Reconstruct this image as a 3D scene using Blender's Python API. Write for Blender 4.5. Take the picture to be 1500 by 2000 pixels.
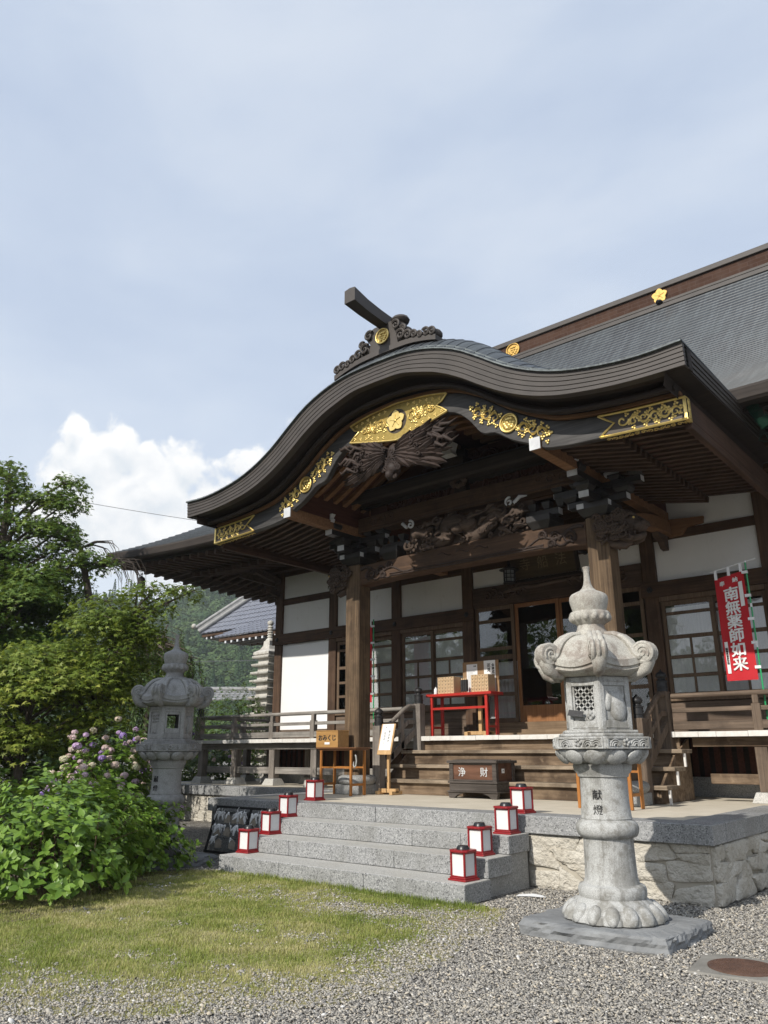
# Japanese temple front with karahafu porch, stone lanterns, granite steps, garden and hills.
import bpy, math, random
import numpy as np
from mathutils import Vector, Matrix, Euler

for o in list(bpy.data.objects):
    bpy.data.objects.remove(o, do_unlink=True)
SC = bpy.context.scene
COL = SC.collection
R_ = math.radians
rng = np.random.default_rng(7)
random.seed(7)

# ------------------------------------------------------------------ camera
EYE = Vector((0, 0, 1.55))
FWD = Vector((-0.6126040, 0.7325557, 0.2967801))
UP = Vector((0.1926102, -0.2258039, 0.9549418))
RGT = Vector((0.7665622, 0.6421641, -0.0027693))
cd = bpy.data.cameras.new("camera")
cam = bpy.data.objects.new("camera", cd)
COL.objects.link(cam)
cd.sensor_fit = 'VERTICAL'
cd.sensor_height = 24.0
cd.lens = 24.0 * 1506.2 / 2000.0
cd.clip_start = 0.1
cd.clip_end = 3000
m = Matrix((RGT, UP, -FWD)).transposed().to_4x4()
m.translation = EYE
cam.matrix_world = m
SC.camera = cam

# ------------------------------------------------------------------ light
SUN = Vector((-0.05, -1.0, 0.715)).normalized()      # towards the sun
SUN_EL = math.asin(SUN.z)
SUN_AZ = math.atan2(SUN.x, SUN.y)
sl = bpy.data.lights.new("sun", 'SUN')
sl.energy = 4.3
sl.angle = R_(0.55)
sl.color = (1.0, 0.95, 0.87)
so = bpy.data.objects.new("sun", sl)
COL.objects.link(so)
so.rotation_euler = (-SUN).to_track_quat('-Z', 'Y').to_euler()
so.location = (0, -20, 30)

SC.view_settings.view_transform = 'Standard'
SC.view_settings.look = 'None'
SC.view_settings.exposure = 0.14
SC.view_settings.gamma = 1.0
SC.cycles.use_denoising = True
SC.cycles.max_bounces = 8
SC.cycles.transparent_max_bounces = 12
SC.cycles.sample_clamp_indirect = 6.0
SC.cycles.caustics_reflective = False
SC.cycles.caustics_refractive = False


# ------------------------------------------------------------------ node helpers
class NT:
    def __init__(s, tree):
        s.t = tree
        s.n = tree.nodes
        s.l = tree.links

    def new(s, typ, **kw):
        n = s.n.new(typ)
        for k, v in kw.items():
            setattr(n, k, v)
        return n

    def put(s, sock, v):
        if hasattr(v, 'is_linked') or hasattr(v, 'links'):
            s.l.new(v, sock)
        elif v is not None:
            sock.default_value = v

    def math(s, op, a, b=None, c=None, clamp=False):
        n = s.new('ShaderNodeMath', operation=op)
        n.use_clamp = clamp
        s.put(n.inputs[0], a)
        if b is not None: s.put(n.inputs[1], b)
        if c is not None: s.put(n.inputs[2], c)
        return n.outputs[0]

    def vmath(s, op, a, b=None):
        n = s.new('ShaderNodeVectorMath', operation=op)
        s.put(n.inputs[0], a)
        if b is not None: s.put(n.inputs[1], b)
        return n.outputs['Value'] if op in ('DISTANCE', 'DOT_PRODUCT', 'LENGTH') else n.outputs[0]

    def noise(s, vec, scale, detail=4, rough=.55, out=0, dist=0.0):
        n = s.new('ShaderNodeTexNoise')
        s.put(n.inputs['Vector'], vec)
        n.inputs['Scale'].default_value = scale
        n.inputs['Detail'].default_value = detail
        n.inputs['Roughness'].default_value = rough
        n.inputs['Distortion'].default_value = dist
        return n.outputs[out]

    def ramp(s, fac, stops, interp='LINEAR'):
        n = s.new('ShaderNodeValToRGB')
        n.color_ramp.interpolation = interp
        e = n.color_ramp.elements
        while len(e) < len(stops): e.new(0.5)
        for el, (p, c) in zip(e, stops):
            el.position = p
            if isinstance(c, (int, float)): c = (c, c, c)
            el.color = (c[0], c[1], c[2], 1)
        s.put(n.inputs[0], fac)
        return n.outputs[0]

    def mix(s, fac, a, b, blend='MIX'):
        n = s.new('ShaderNodeMix', data_type='RGBA', blend_type=blend)
        s.put(n.inputs[0], fac)
        for sock, v in ((n.inputs[6], a), (n.inputs[7], b)):
            if isinstance(v, (tuple, list)): v = (v[0], v[1], v[2], 1)
            s.put(sock, v)
        return n.outputs[2]

    def smooth(s, x, a, b):
        n = s.new('ShaderNodeMapRange', interpolation_type='SMOOTHSTEP')
        s.put(n.inputs[0], x)
        n.inputs[1].default_value = a
        n.inputs[2].default_value = b
        return n.outputs[0]


# ------------------------------------------------------------------ world: hazy summer sky with cumulus
W = bpy.data.worlds.new("World")
SC.world = W
W.use_nodes = True
w = NT(W.node_tree)
for n in list(w.n): w.n.remove(n)
tc = w.new('ShaderNodeTexCoord')
D = tc.outputs['Generated']
sky = w.new('ShaderNodeTexSky', sky_type='NISHITA')
sky.sun_disc = False
sky.sun_elevation = SUN_EL
sky.sun_rotation = SUN_AZ
sky.air_density = 1.0
sky.dust_density = 1.6
sky.ozone_density = 1.0
sep = w.new('ShaderNodeSeparateXYZ'); w.l.new(D, sep.inputs[0])
# thin high cloud veil, stretched in broad soft bands
mp = w.new('ShaderNodeMapping'); w.l.new(D, mp.inputs[0])
mp.inputs['Rotation'].default_value = (0.25, 0.2, R_(-40)); mp.inputs['Scale'].default_value = (1.0, 1.6, 3.2)
veil = w.noise(mp.outputs[0], 1.35, 5, .5, dist=.4)
veil2 = w.noise(mp.outputs[0], 3.4, 6, .55, dist=.25)
vsum = w.math('ADD', w.math('MULTIPLY', veil, .72), w.math('MULTIPLY', veil2, .28))
veil_f = w.smooth(vsum, .26, .72)
veil_c = w.ramp(veil_f, [(0, (4.0, 4.7, 5.95)), (.5, (4.75, 5.4, 6.45)), (1, (5.7, 6.2, 6.95))])
base = w.mix(.80, sky.outputs[0], veil_c)
# paler towards the horizon
hz = w.smooth(sep.outputs[2], .62, .02)
base = w.mix(w.math('MULTIPLY', hz, .42), base, (6.5, 6.95, 7.4))


def pdir(x, y):
    v = FWD * 1506.2 + RGT * (x - 750) - UP * (y - 1000)
    return v.normalized()


blobs = [(175, 900, 92), (225, 868, 56), (125, 935, 56), (150, 850, 40), (365, 925, 66), (300, 960, 110), (420, 1000, 100),
         (505, 920, 66), (560, 960, 120), (200, 1010, 140), (95, 1010, 70), (330, 1060, 130), (455, 1060, 110)]
warp = w.new('ShaderNodeTexNoise'); w.l.new(D, warp.inputs['Vector'])
warp.inputs['Scale'].default_value = 16; warp.inputs['Detail'].default_value = 4
wv = w.vmath('SUBTRACT', warp.outputs['Color'], (.5, .5, .5))
sc_ = w.new('ShaderNodeVectorMath', operation='SCALE'); w.l.new(wv, sc_.inputs[0]); sc_.inputs[3].default_value = .045
DW = w.vmath('ADD', D, sc_.outputs[0])


def density(vec, lumps=True):
    acc = None
    for (x, y, r) in blobs:
        d = w.vmath('DISTANCE', vec, tuple(pdir(x, y)))
        k = w.math('SUBTRACT', 1.0, w.math('DIVIDE', d, r / 1560.0))
        acc = k if acc is None else w.math('SMOOTH_MAX', acc, k, .18)
    n1 = w.noise(vec, 26, 7, .58)
    v = w.new('ShaderNodeTexVoronoi', feature='SMOOTH_F1'); w.put(v.inputs['Vector'], vec)
    v.inputs['Scale'].default_value = 34; v.inputs['Smoothness'].default_value = .6
    a = w.math('ADD', acc, w.math('MULTIPLY', w.math('SUBTRACT', n1, .5), 1.15))
    return w.math('ADD', a, w.math('MULTIPLY', w.math('SUBTRACT', .42, v.outputs[0]), .42))


dn = density(DW)
off = w.vmath('ADD', DW, tuple(Vector((0.30, -0.15, 1.0)).normalized() * .014))
dn2 = density(off)
cov = w.smooth(dn, .02, .34)
low = w.smooth(sep.outputs[2], .06, .24)
cov = w.math('MULTIPLY', cov, w.smooth(sep.outputs[2], .03, .16))
light = w.math('ADD', .5, w.math('MULTIPLY', w.math('SUBTRACT', dn, dn2), 1.25), clamp=True)
up_l = w.math('ADD', w.math('MULTIPLY', light, .62), w.math('MULTIPLY', low, .42))
ccol = w.ramp(up_l, [(0, (4.5, 5.0, 5.6)), (.4, (5.5, 5.9, 6.3)), (.72, (6.6, 6.75, 6.9)), (1, (7.5, 7.5, 7.45))])
allc = w.mix(cov, base, ccol)
bg = w.new('ShaderNodeBackground'); bg.inputs[1].default_value = .132
w.l.new(allc, bg.inputs[0])
ow = w.new('ShaderNodeOutputWorld'); w.l.new(bg.outputs[0], ow.inputs[0])


# ------------------------------------------------------------------ materials
def newmat(name):
    mt = bpy.data.materials.new(name)
    mt.use_nodes = True
    t = NT(mt.node_tree)
    b = t.n['Principled BSDF']
    return mt, t, b


def coords(t, which='Object', scale=(1, 1, 1), rot=(0, 0, 0)):
    c = t.new('ShaderNodeTexCoord')
    mp = t.new('ShaderNodeMapping')
    t.l.new(c.outputs[which], mp.inputs[0])
    mp.inputs['Scale'].default_value = scale
    mp.inputs['Rotation'].default_value = rot
    return mp.outputs[0]


def bump(t, b, h, strength=.3, dist=.01):
    n = t.new('ShaderNodeBump')
    n.inputs['Strength'].default_value = strength
    n.inputs['Distance'].default_value = dist
    t.put(n.inputs['Height'], h)
    t.l.new(n.outputs[0], b.inputs['Normal'])


def simple(name, c1, c2=None, scale=8, rough=.6, metal=0, bump_s=0, detail=5, spec=.5, bscale=None, bdist=.01):
    mt, t, b = newmat(name)
    v = coords(t)
    if c2 is None: c2 = tuple(x * .8 for x in c1)
    nz = t.noise(v, scale, detail)
    t.l.new(t.ramp(nz, [(.3, c1), (.7, c2)]), b.inputs['Base Color'])
    b.inputs['Roughness'].default_value = rough
    b.inputs['Metallic'].default_value = metal
    b.inputs['Specular IOR Level'].default_value = spec
    if bump_s:
        bump(t, b, t.noise(v, bscale or scale * 4, 5), bump_s, bdist)
    return mt


def wood(name, dark, light, axis, rough=.75, fine=26, stain=.5, bump_s=.35, plank=None):
    """weathered timber with grain along the given axis ('x','y','z')"""
    mt, t, b = newmat(name)
    s = {'x': (.9, fine, fine), 'y': (fine, .9, fine), 'z': (fine, fine, .9)}[axis]
    v = coords(t, scale=s)
    g = t.noise(v, 1.0, 7, .62, dist=.6)
    vv = coords(t)
    big = t.noise(vv, 1.7, 5, .6)
    spots = t.noise(vv, 7.0, 6, .65)
    col = t.ramp(g, [(.28, dark), (.52, tuple((a + c) / 2 for a, c in zip(dark, light))), (.74, light)])
    col = t.mix(t.math('MULTIPLY', t.smooth(big, .42, .68), stain), col, tuple(d * .6 for d in dark))
    col = t.mix(t.math('MULTIPLY', t.smooth(spots, .55, .8), stain * .6), col, tuple(min(1, x * 1.35) for x in light))
    t.l.new(col, b.inputs['Base Color'])
    b.inputs['Roughness'].default_value = rough
    b.inputs['Specular IOR Level'].default_value = .3
    bump(t, b, g, bump_s, .006)
    return mt


def granite(name, lo, mid, hi, sc=150, rough=.6, stain=(.17, .17, .155), stain_f=.5):
    mt, t, b = newmat(name)
    v = coords(t)
    vo = t.new('ShaderNodeTexVoronoi'); t.put(vo.inputs['Vector'], v); vo.inputs['Scale'].default_value = sc * .55
    sepc = t.new('ShaderNodeSeparateColor'); t.l.new(vo.outputs['Color'], sepc.inputs[0])
    nz = t.noise(v, sc, 3, .6)
    f = t.math('ADD', t.math('MULTIPLY', sepc.outputs[0], .65), t.math('MULTIPLY', nz, .35))
    col = t.ramp(f, [(.16, lo), (.34, mid), (.62, mid), (.86, hi)])
    big = t.noise(v, 1.6, 5, .6)
    col = t.mix(t.math('MULTIPLY', t.smooth(big, .45, .7), stain_f), col, stain)
    t.l.new(col, b.inputs['Base Color'])
    b.inputs['Roughness'].default_value = rough
    b.inputs['Specular IOR Level'].default_value = .35
    bump(t, b, f, .18, .003)
    return mt


MAT = {}
MAT['post'] = wood('timber upright', (.048, .026, .015), (.135, .080, .048), 'z')
MAT['pillar'] = wood('pillar timber', (.042, .025, .014), (.205, .138, .080), 'z', fine=26, stain=.55)
MAT['beam'] = wood('timber beam', (.042, .023, .013), (.115, .067, .040), 'x')
MAT['beam_y'] = wood('timber beam deep', (.042, .022, .014), (.105, .058, .036), 'y')
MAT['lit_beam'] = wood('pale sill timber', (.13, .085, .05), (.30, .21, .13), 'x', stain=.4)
MAT['carved'] = wood('carved timber', (.040, .024, .016), (.120, .078, .054), 'x', stain=.6, rough=.7)
MAT['carved_dark'] = wood('dark carving', (.022, .014, .011), (.066, .045, .036), 'x', stain=.5, rough=.65)
MAT['carved_pale'] = wood('weathered carving', (.045, .031, .023), (.125, .088, .066), 'x', stain=.5, rough=.75)
MAT['barge'] = wood('blackened gable board', (.022, .020, .019), (.085, .080, .076), 'x', fine=18, stain=.35, rough=.5)
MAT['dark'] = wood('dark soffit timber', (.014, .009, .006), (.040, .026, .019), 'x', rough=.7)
MAT['black'] = simple('black bracket', (.016, .014, .013), (.030, .026, .024), rough=.45)
MAT['rafter'] = wood('rafter timber', (.045, .026, .017), (.12, .078, .055), 'x', stain=.4)
MAT['rafter_y'] = wood('rafter timber deep', (.048, .028, .019), (.12, .08, .058), 'y', stain=.4)
MAT['rib'] = wood('curved rib timber', (.15, .075, .035), (.30, .165, .085), 'x', stain=.3)
MAT['ceil'] = wood('red brown boards', (.055, .020, .012), (.11, .042, .027), 'y', stain=.3)
MAT['grey'] = wood('silvered timber', (.15, .135, .118), (.40, .37, .33), 'x', stain=.5, fine=30)
MAT['grey_z'] = wood('silvered timber upright', (.13, .112, .095), (.34, .30, .26), 'z', stain=.5, fine=30)
MAT['grey_y'] = wood('silvered timber deep', (.13, .115, .10), (.36, .33, .29), 'y', stain=.5, fine=30)
MAT['step'] = wood('weathered step timber', (.13, .095, .064), (.43, .345, .25), 'x', stain=.75, fine=14)
MAT['step_z'] = wood('weathered rail timber', (.11, .080, .055), (.30, .235, .17), 'z', stain=.5, fine=20)
MAT['riser'] = wood('stained riser timber', (.075, .045, .026), (.31, .225, .145), 'x', stain=.8, fine=11)
MAT['rail'] = wood('brown rail timber', (.070, .050, .036), (.225, .165, .118), 'x', stain=.5, fine=24)
MAT['rail_z'] = wood('brown rail upright', (.070, .050, .036), (.21, .155, .11), 'z', stain=.5, fine=24)
MAT['deckend'] = simple('whitened board ends', (.60, .57, .52), (.72, .70, .66), scale=12, rough=.8)
MAT['plaster2'] = simple('white board', (.80, .80, .79), (.84, .84, .83), scale=.8, rough=.85)
MAT['whiteend'] = simple('white painted timber end', (.48, .49, .50), (.60, .61, .62), scale=9, rough=.6)
MAT['frame'] = wood('window timber', (.085, .055, .034), (.205, .140, .092), 'z', stain=.35, fine=34)
MAT['door'] = wood('orange door timber', (.20, .085, .032), (.36, .175, .075), 'z', stain=.2, fine=30, rough=.5)
MAT['curtain'] = None
MAT['gold'] = simple('gilded metal', (.84, .66, .26), (.72, .53, .18), scale=14, rough=.40, metal=.85, bump_s=.15, bscale=70, bdist=.004)
MAT['goldflat'] = simple('gilded ground', (.40, .30, .10), (.28, .20, .06), scale=22, rough=.5, metal=1.0, bump_s=.2, bscale=120, bdist=.003)
MAT['goldcrest'] = simple('weathered gilt crest', (.62, .40, .10), (.52, .32, .07), scale=14, rough=.55, metal=.3)
MAT['golddark'] = simple('dark lacquer ground', (.035, .024, .014), (.05, .034, .018), rough=.5)
MAT['iron'] = simple('black iron', (.018, .018, .019), (.035, .034, .034), rough=.5, metal=.4, bump_s=.2)
MAT['red'] = simple('vermilion lacquer', (.46, .030, .020), (.38, .022, .016), rough=.38)
MAT['lampred'] = simple('dark red lamp paint', (.27, .012, .016), (.22, .009, .012), rough=.35)
MAT['lamppane'] = simple('white lamp pane', (.66, .66, .655), (.72, .72, .71), scale=30, rough=.5)
MAT['lampcap'] = simple('black lamp cap', (.012, .012, .013), (.02, .02, .021), rough=.35)
MAT['paper'] = simple('white paper', (.80, .80, .79), (.74, .74, .73), scale=5, rough=.85)
MAT['card'] = wood('brown board', (.27, .165, .085), (.34, .215, .115), 'x', stain=.1, fine=10, bump_s=.05)
MAT['drawer'] = simple('kraft box', (.50, .35, .20), (.56, .40, .24), scale=10, rough=.8)
MAT['lightwood'] = wood('pine', (.42, .25, .11), (.60, .40, .20), 'z', stain=.1, fine=20, rough=.6)
MAT['honey'] = wood('honey stained table', (.28, .105, .025), (.46, .20, .055), 'z', stain=.15, fine=22, rough=.4)
MAT['boxwood'] = wood('box timber', (.32, .17, .055), (.52, .30, .11), 'x', stain=.3, fine=12, rough=.5)
MAT['offer'] = wood('offertory timber', (.040, .032, .026), (.13, .11, .095), 'x', stain=.4)
MAT['offer_panel'] = wood('offertory panel', (.055, .024, .013), (.165, .080, .048), 'x', stain=.2, fine=9)
MAT['ink'] = simple('black ink', (.012, .012, .012), (.02, .02, .02), rough=.7)
MAT['letter_white'] = simple('white lettering', (.60, .62, .62), (.52, .54, .54), rough=.6)
MAT['cloth_white'] = simple('white cloth lettering', (.80, .78, .76), (.76, .74, .72), rough=.9)
MAT['green'] = simple('green plastic pole', (.03, .36, .13), (.02, .30, .10), rough=.3)
MAT['greennet'] = simple('green netting', (.006, .045, .024), (.004, .028, .016), rough=.6)
MAT['whiteplastic'] = simple('white plastic', (.80, .80, .80), (.76, .76, .76), rough=.4)
MAT['manhole'] = simple('rusty iron', (.075, .042, .030), (.125, .068, .046), scale=14, rough=.75, bump_s=.4, bscale=80)
MAT['concrete'] = simple('old concrete', (.17, .16, .14), (.26, .245, .215), scale=5, rough=.9, bump_s=.3, bscale=60)
MAT['floor'] = simple('cream mortar floor', (.52, .465, .365), (.62, .56, .455), scale=2.2, rough=.9, bump_s=.08, bscale=90)
MAT['granite'] = granite('speckled granite', (.07, .07, .074), (.27, .272, .27), (.46, .46, .45))
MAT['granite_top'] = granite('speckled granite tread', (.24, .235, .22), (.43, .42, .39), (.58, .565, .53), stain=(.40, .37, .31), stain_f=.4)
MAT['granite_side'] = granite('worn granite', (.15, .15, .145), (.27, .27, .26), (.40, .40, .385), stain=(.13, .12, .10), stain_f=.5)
MAT['stonewall'] = simple('pale wall stone', (.46, .42, .345), (.63, .595, .52), scale=3.3, rough=.95, bump_s=1.0, bscale=17, bdist=.06)
MAT['joint'] = simple('dark joint mortar', (.36, .33, .27), (.44, .40, .33), rough=.95)
MAT['rock'] = simple('blue grey slab rock', (.14, .145, .15), (.26, .265, .265), scale=3.5, rough=.8, bump_s=.5, bscale=18, bdist=.02)
MAT['tile'] = simple('grey glazed tile', (.13, .14, .17), (.19, .20, .235), scale=7, rough=.32, bump_s=.05)
MAT['tile_old'] = simple('old grey tile', (.20, .20, .20), (.30, .30, .29), scale=7, rough=.6)
MAT['bark'] = simple('bark', (.060, .045, .034), (.12, .095, .075), scale=9, rough=.9, bump_s=.6, bscale=24, bdist=.02)
MAT['stem'] = simple('woody stems', (.14, .10, .06), (.22, .16, .10), scale=9, rough=.9)
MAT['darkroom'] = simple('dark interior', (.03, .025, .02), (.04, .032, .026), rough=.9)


def stone_mat(name, base, pale, dark, stain_amt=.6):
    mt, t, b = newmat(name)
    v = coords(t)
    fine = t.noise(v, 110, 3, .6)
    big = t.math('ADD', t.math('MULTIPLY', t.noise(v, 3.2, 7, .66, dist=.3), .65), t.math('MULTIPLY', t.noise(v, 15, 6, .7), .35))
    drip = t.noise(coords(t, scale=(7, 7, 1.1)), 1.0, 6, .62, dist=.4)
    col = t.ramp(fine, [(.3, tuple(x * .78 for x in base)), (.7, pale)])
    geo = t.new('ShaderNodeNewGeometry')
    col = t.mix(t.math('MULTIPLY', t.smooth(big, .475, .585), stain_amt), col, dark)
    col = t.mix(t.math('MULTIPLY', t.smooth(drip, .50, .66), stain_amt * .8), col, tuple(x * .7 for x in dark))
    t.l.new(col, b.inputs['Base Color'])
    b.inputs['Roughness'].default_value = .88
    b.inputs['Specular IOR Level'].default_value = .25
    bump(t, b, t.math('ADD', fine, t.math('MULTIPLY', big, 1.5)), .35, .006)
    return mt


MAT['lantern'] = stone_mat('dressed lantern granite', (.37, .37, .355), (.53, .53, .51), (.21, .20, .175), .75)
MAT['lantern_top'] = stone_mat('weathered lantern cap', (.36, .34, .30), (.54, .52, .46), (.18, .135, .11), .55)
MAT['lantern_shaded'] = stone_mat('shade darkened lantern granite', (.24, .24, .235), (.36, .36, .35), (.15, .145, .135), .45)  # same lantern granite made darker: the left lantern's shade put into its colour
MAT['pagoda'] = stone_mat('pale pagoda stone', (.50, .48, .43), (.66, .64, .58), (.33, .29, .25), .6)


def plaster_mat():
    mt, t, b = newmat('white plaster')
    v = coords(t)
    n = t.noise(v, .8, 7, .6)
    sp = t.noise(v, 4.5, 6, .7)
    run = t.noise(coords(t, scale=(5, 5, .5)), 1.0, 6, .65)
    col = t.ramp(n, [(.3, (.72, .71, .675)), (.7, (.80, .795, .775))])
    col = t.mix(t.math('MULTIPLY', t.smooth(sp, .60, .76), .5), col, (.56, .54, .49))
    col = t.mix(t.math('MULTIPLY', t.smooth(run, .56, .74), .35), col, (.60, .58, .53))
    t.l.new(col, b.inputs['Base Color'])
    b.inputs['Roughness'].default_value = .9
    bump(t, b, t.noise(v, 40, 5), .08, .01)
    return mt


MAT['plaster'] = plaster_mat()


def copper(name, base, pat):
    mt, t, b = newmat(name)
    v = coords(t)
    n1 = t.noise(v, 1.3, 6, .65)
    n2 = t.noise(coords(t, scale=(14, .8, .8)), 1.0, 6, .65)
    n3 = t.noise(coords(t, scale=(2.6, 9, 9)), 1.0, 4, .6)
    col = t.mix(t.smooth(n1, .4, .7), base, pat)
    col = t.mix(t.math('MULTIPLY', t.smooth(n2, .42, .66), .6), col, tuple(min(1, x * 1.55) for x in pat))
    col = t.mix(t.math('MULTIPLY', t.smooth(n3, .5, .75), .5), col, tuple(x * .6 for x in base))
    t.l.new(col, b.inputs['Base Color'])
    b.inputs['Metallic'].default_value = .1
    t.put(b.inputs['Roughness'], t.math('ADD', .38, t.math('MULTIPLY', n1, .25)))
    return mt


MAT['copper'] = copper('weathered copper shingles', (.030, .034, .039), (.052, .060, .065))
MAT['copper_edge'] = copper('copper edge strip', (.055, .062, .064), (.11, .125, .122))


def fascia_mat():
    mt, t, b = newmat('layered bark brown eave')
    v = coords(t)
    n1 = t.noise(v, 2.5, 6, .6)
    fine = t.noise(v, 90, 3, .6)
    f = t.math('ADD', t.math('MULTIPLY', n1, .6), t.math('MULTIPLY', fine, .4))
    t.l.new(t.ramp(f, [(.3, (.030, .024, .020)), (.7, (.064, .053, .045))]), b.inputs['Base Color'])
    b.inputs['Roughness'].default_value = .6
    bump(t, b, fine, .15, .003)
    return mt


MAT['fascia'] = fascia_mat()
MAT['eave'] = wood('dark eave board', (.022, .017, .014), (.055, .044, .037), 'x', stain=.3)


def ridge_mat():
    mt, t, b = newmat('brown copper ridge cladding')
    v = coords(t)
    br = t.new('ShaderNodeTexBrick')
    t.put(br.inputs['Vector'], coords(t, rot=(R_(90), 0, 0)))
    br.inputs['Scale'].default_value = 1.0
    br.inputs['Brick Width'].default_value = .42
    br.inputs['Row Height'].default_value = .11
    br.inputs['Mortar Size'].default_value = .006
    br.inputs['Color1'].default_value = (.050, .025, .016, 1)
    br.inputs['Color2'].default_value = (.068, .036, .024, 1)
    br.inputs['Mortar'].default_value = (.085, .055, .044, 1)
    n = t.noise(coords(t, scale=(7, 1, 1)), 1.0, 6, .65)
    col = t.mix(t.math('MULTIPLY', t.smooth(n, .45, .75), .5), br.outputs[0], (.085, .058, .047))
    t.l.new(col, b.inputs['Base Color'])
    b.inputs['Roughness'].default_value = .8
    b.inputs['Specular IOR Level'].default_value = .15
    return mt


MAT['ridge'] = ridge_mat()


def glass_mat():
    mt, t, b = newmat('window glass')
    t.n.remove(b)
    out = t.n['Material Output']
    fr = t.new('ShaderNodeFresnel'); fr.inputs[0].default_value = 1.5
    tr = t.new('ShaderNodeBsdfTransparent'); tr.inputs[0].default_value = (.985, .99, .99, 1)
    gl = t.new('ShaderNodeBsdfGlossy'); gl.inputs['Roughness'].default_value = .015
    nz = t.noise(coords(t), 3.5, 2)
    bp = t.new('ShaderNodeBump'); bp.inputs['Strength'].default_value = .05; bp.inputs['Distance'].default_value = .02
    t.l.new(nz, bp.inputs['Height']); t.l.new(bp.outputs[0], gl.inputs['Normal'])
    mx = t.new('ShaderNodeMixShader')
    t.l.new(t.math('ADD', .03, t.math('MULTIPLY', fr.outputs[0], 1.0), clamp=True), mx.inputs[0])
    t.l.new(tr.outputs[0], mx.inputs[1]); t.l.new(gl.outputs[0], mx.inputs[2])
    t.l.new(mx.outputs[0], out.inputs[0])
    return mt


MAT['glass'] = glass_mat()


def curtain_mat():
    mt, t, b = newmat('white pleated curtain')
    v = coords(t, scale=(38, 1, .4))
    n = t.noise(v, 1.0, 3)
    t.l.new(t.ramp(n, [(.3, (.80, .81, .81)), (.7, (.90, .90, .89))]), b.inputs['Base Color'])
    b.inputs['Roughness'].default_value = .9
    bump(t, b, n, .5, .01)
    return mt


MAT['curtain'] = curtain_mat()


def attr(t, name):
    a = t.new('ShaderNodeAttribute'); a.attribute_name = name
    return a.outputs['Fac']


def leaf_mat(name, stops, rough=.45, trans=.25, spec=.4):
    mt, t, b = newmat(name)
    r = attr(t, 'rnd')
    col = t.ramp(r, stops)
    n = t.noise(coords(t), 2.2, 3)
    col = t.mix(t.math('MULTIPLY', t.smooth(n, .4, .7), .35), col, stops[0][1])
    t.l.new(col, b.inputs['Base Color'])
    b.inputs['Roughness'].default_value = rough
    b.inputs['Specular IOR Level'].default_value = spec
    out = t.n['Material Output']
    tl = t.new('ShaderNodeBsdfTranslucent')
    t.l.new(t.mix(.5, col, (.30, .34, .05)), tl.inputs[0])
    mx = t.new('ShaderNodeMixShader'); mx.inputs[0].default_value = trans
    t.l.new(b.outputs[0], mx.inputs[1]); t.l.new(tl.outputs[0], mx.inputs[2])
    t.l.new(mx.outputs[0], out.inputs[0])
    return mt


MAT['leaf_hyd'] = leaf_mat('hydrangea leaf', [(0, (.085, .170, .022)), (.5, (.160, .280, .040)), (1, (.28, .40, .075))], rough=.36)
MAT['leaf_maple'] = leaf_mat('maple leaf', [(0, (.048, .100, .018)), (.55, (.095, .165, .026)), (1, (.18, .25, .04))], rough=.55)
MAT['leaf_yellow'] = leaf_mat('yellow green maple leaf', [(0, (.085, .140, .020)), (.5, (.200, .265, .034)), (1, (.40, .41, .08))], rough=.55, trans=.3)
MAT['leaf_dark'] = leaf_mat('dark shrub leaf', [(0, (.035, .080, .018)), (.6, (.07, .135, .028)), (1, (.13, .20, .04))], rough=.5)
MAT['leaf_weep'] = leaf_mat('weeping cherry leaf', [(0, (.040, .085, .022)), (.6, (.075, .135, .035)), (1, (.12, .19, .05))], rough=.5)
MAT['leaf_hedge'] = leaf_mat('camellia leaf', [(0, (.035, .085, .012)), (.5, (.075, .150, .020)), (1, (.19, .25, .05))], rough=.32)
MAT['forest'] = leaf_mat('hill forest', [(0, (.028, .058, .028)), (.5, (.055, .098, .036)), (1, (.11, .16, .05))], rough=.8, trans=.1, spec=.2)
MAT['grass'] = leaf_mat('lawn grass', [(0, (.165, .220, .045)), (.42, (.30, .340, .085)), (.75, (.47, .44, .18)), (1, (.60, .53, .31))], rough=.6, trans=.3, spec=.25)
MAT['flower'] = leaf_mat('hydrangea petals', [(0, (.30, .20, .52)), (.3, (.58, .40, .60)), (.6, (.74, .56, .50)), (1, (.74, .72, .46))], rough=.7, trans=.2)


def gravel_ground():
    mt, t, b = newmat('gravel bed')
    v = coords(t)
    vo = t.new('ShaderNodeTexVoronoi'); t.put(vo.inputs['Vector'], v); vo.inputs['Scale'].default_value = 46
    sp = t.new('ShaderNodeSeparateColor'); t.l.new(vo.outputs['Color'], sp.inputs[0])
    col = t.ramp(sp.outputs[0], [(0, (.10, .095, .09)), (.35, (.20, .19, .175)), (.7, (.31, .295, .265)), (1, (.50, .47, .40))])
    edge = t.smooth(vo.outputs['Distance'], .75, .35)
    col = t.mix(edge, (.07, .062, .052), col)
    big = t.noise(v, .9, 6, .6)
    col = t.mix(t.math('MULTIPLY', t.smooth(big, .5, .72), .4), col, (.16, .135, .10))
    t.l.new(col, b.inputs['Base Color'])
    b.inputs['Roughness'].default_value = .9
    bump(t, b, t.math('SUBTRACT', 1.0, vo.outputs['Distance']), .7, .02)
    return mt


MAT['gravelbed'] = gravel_ground()


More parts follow.
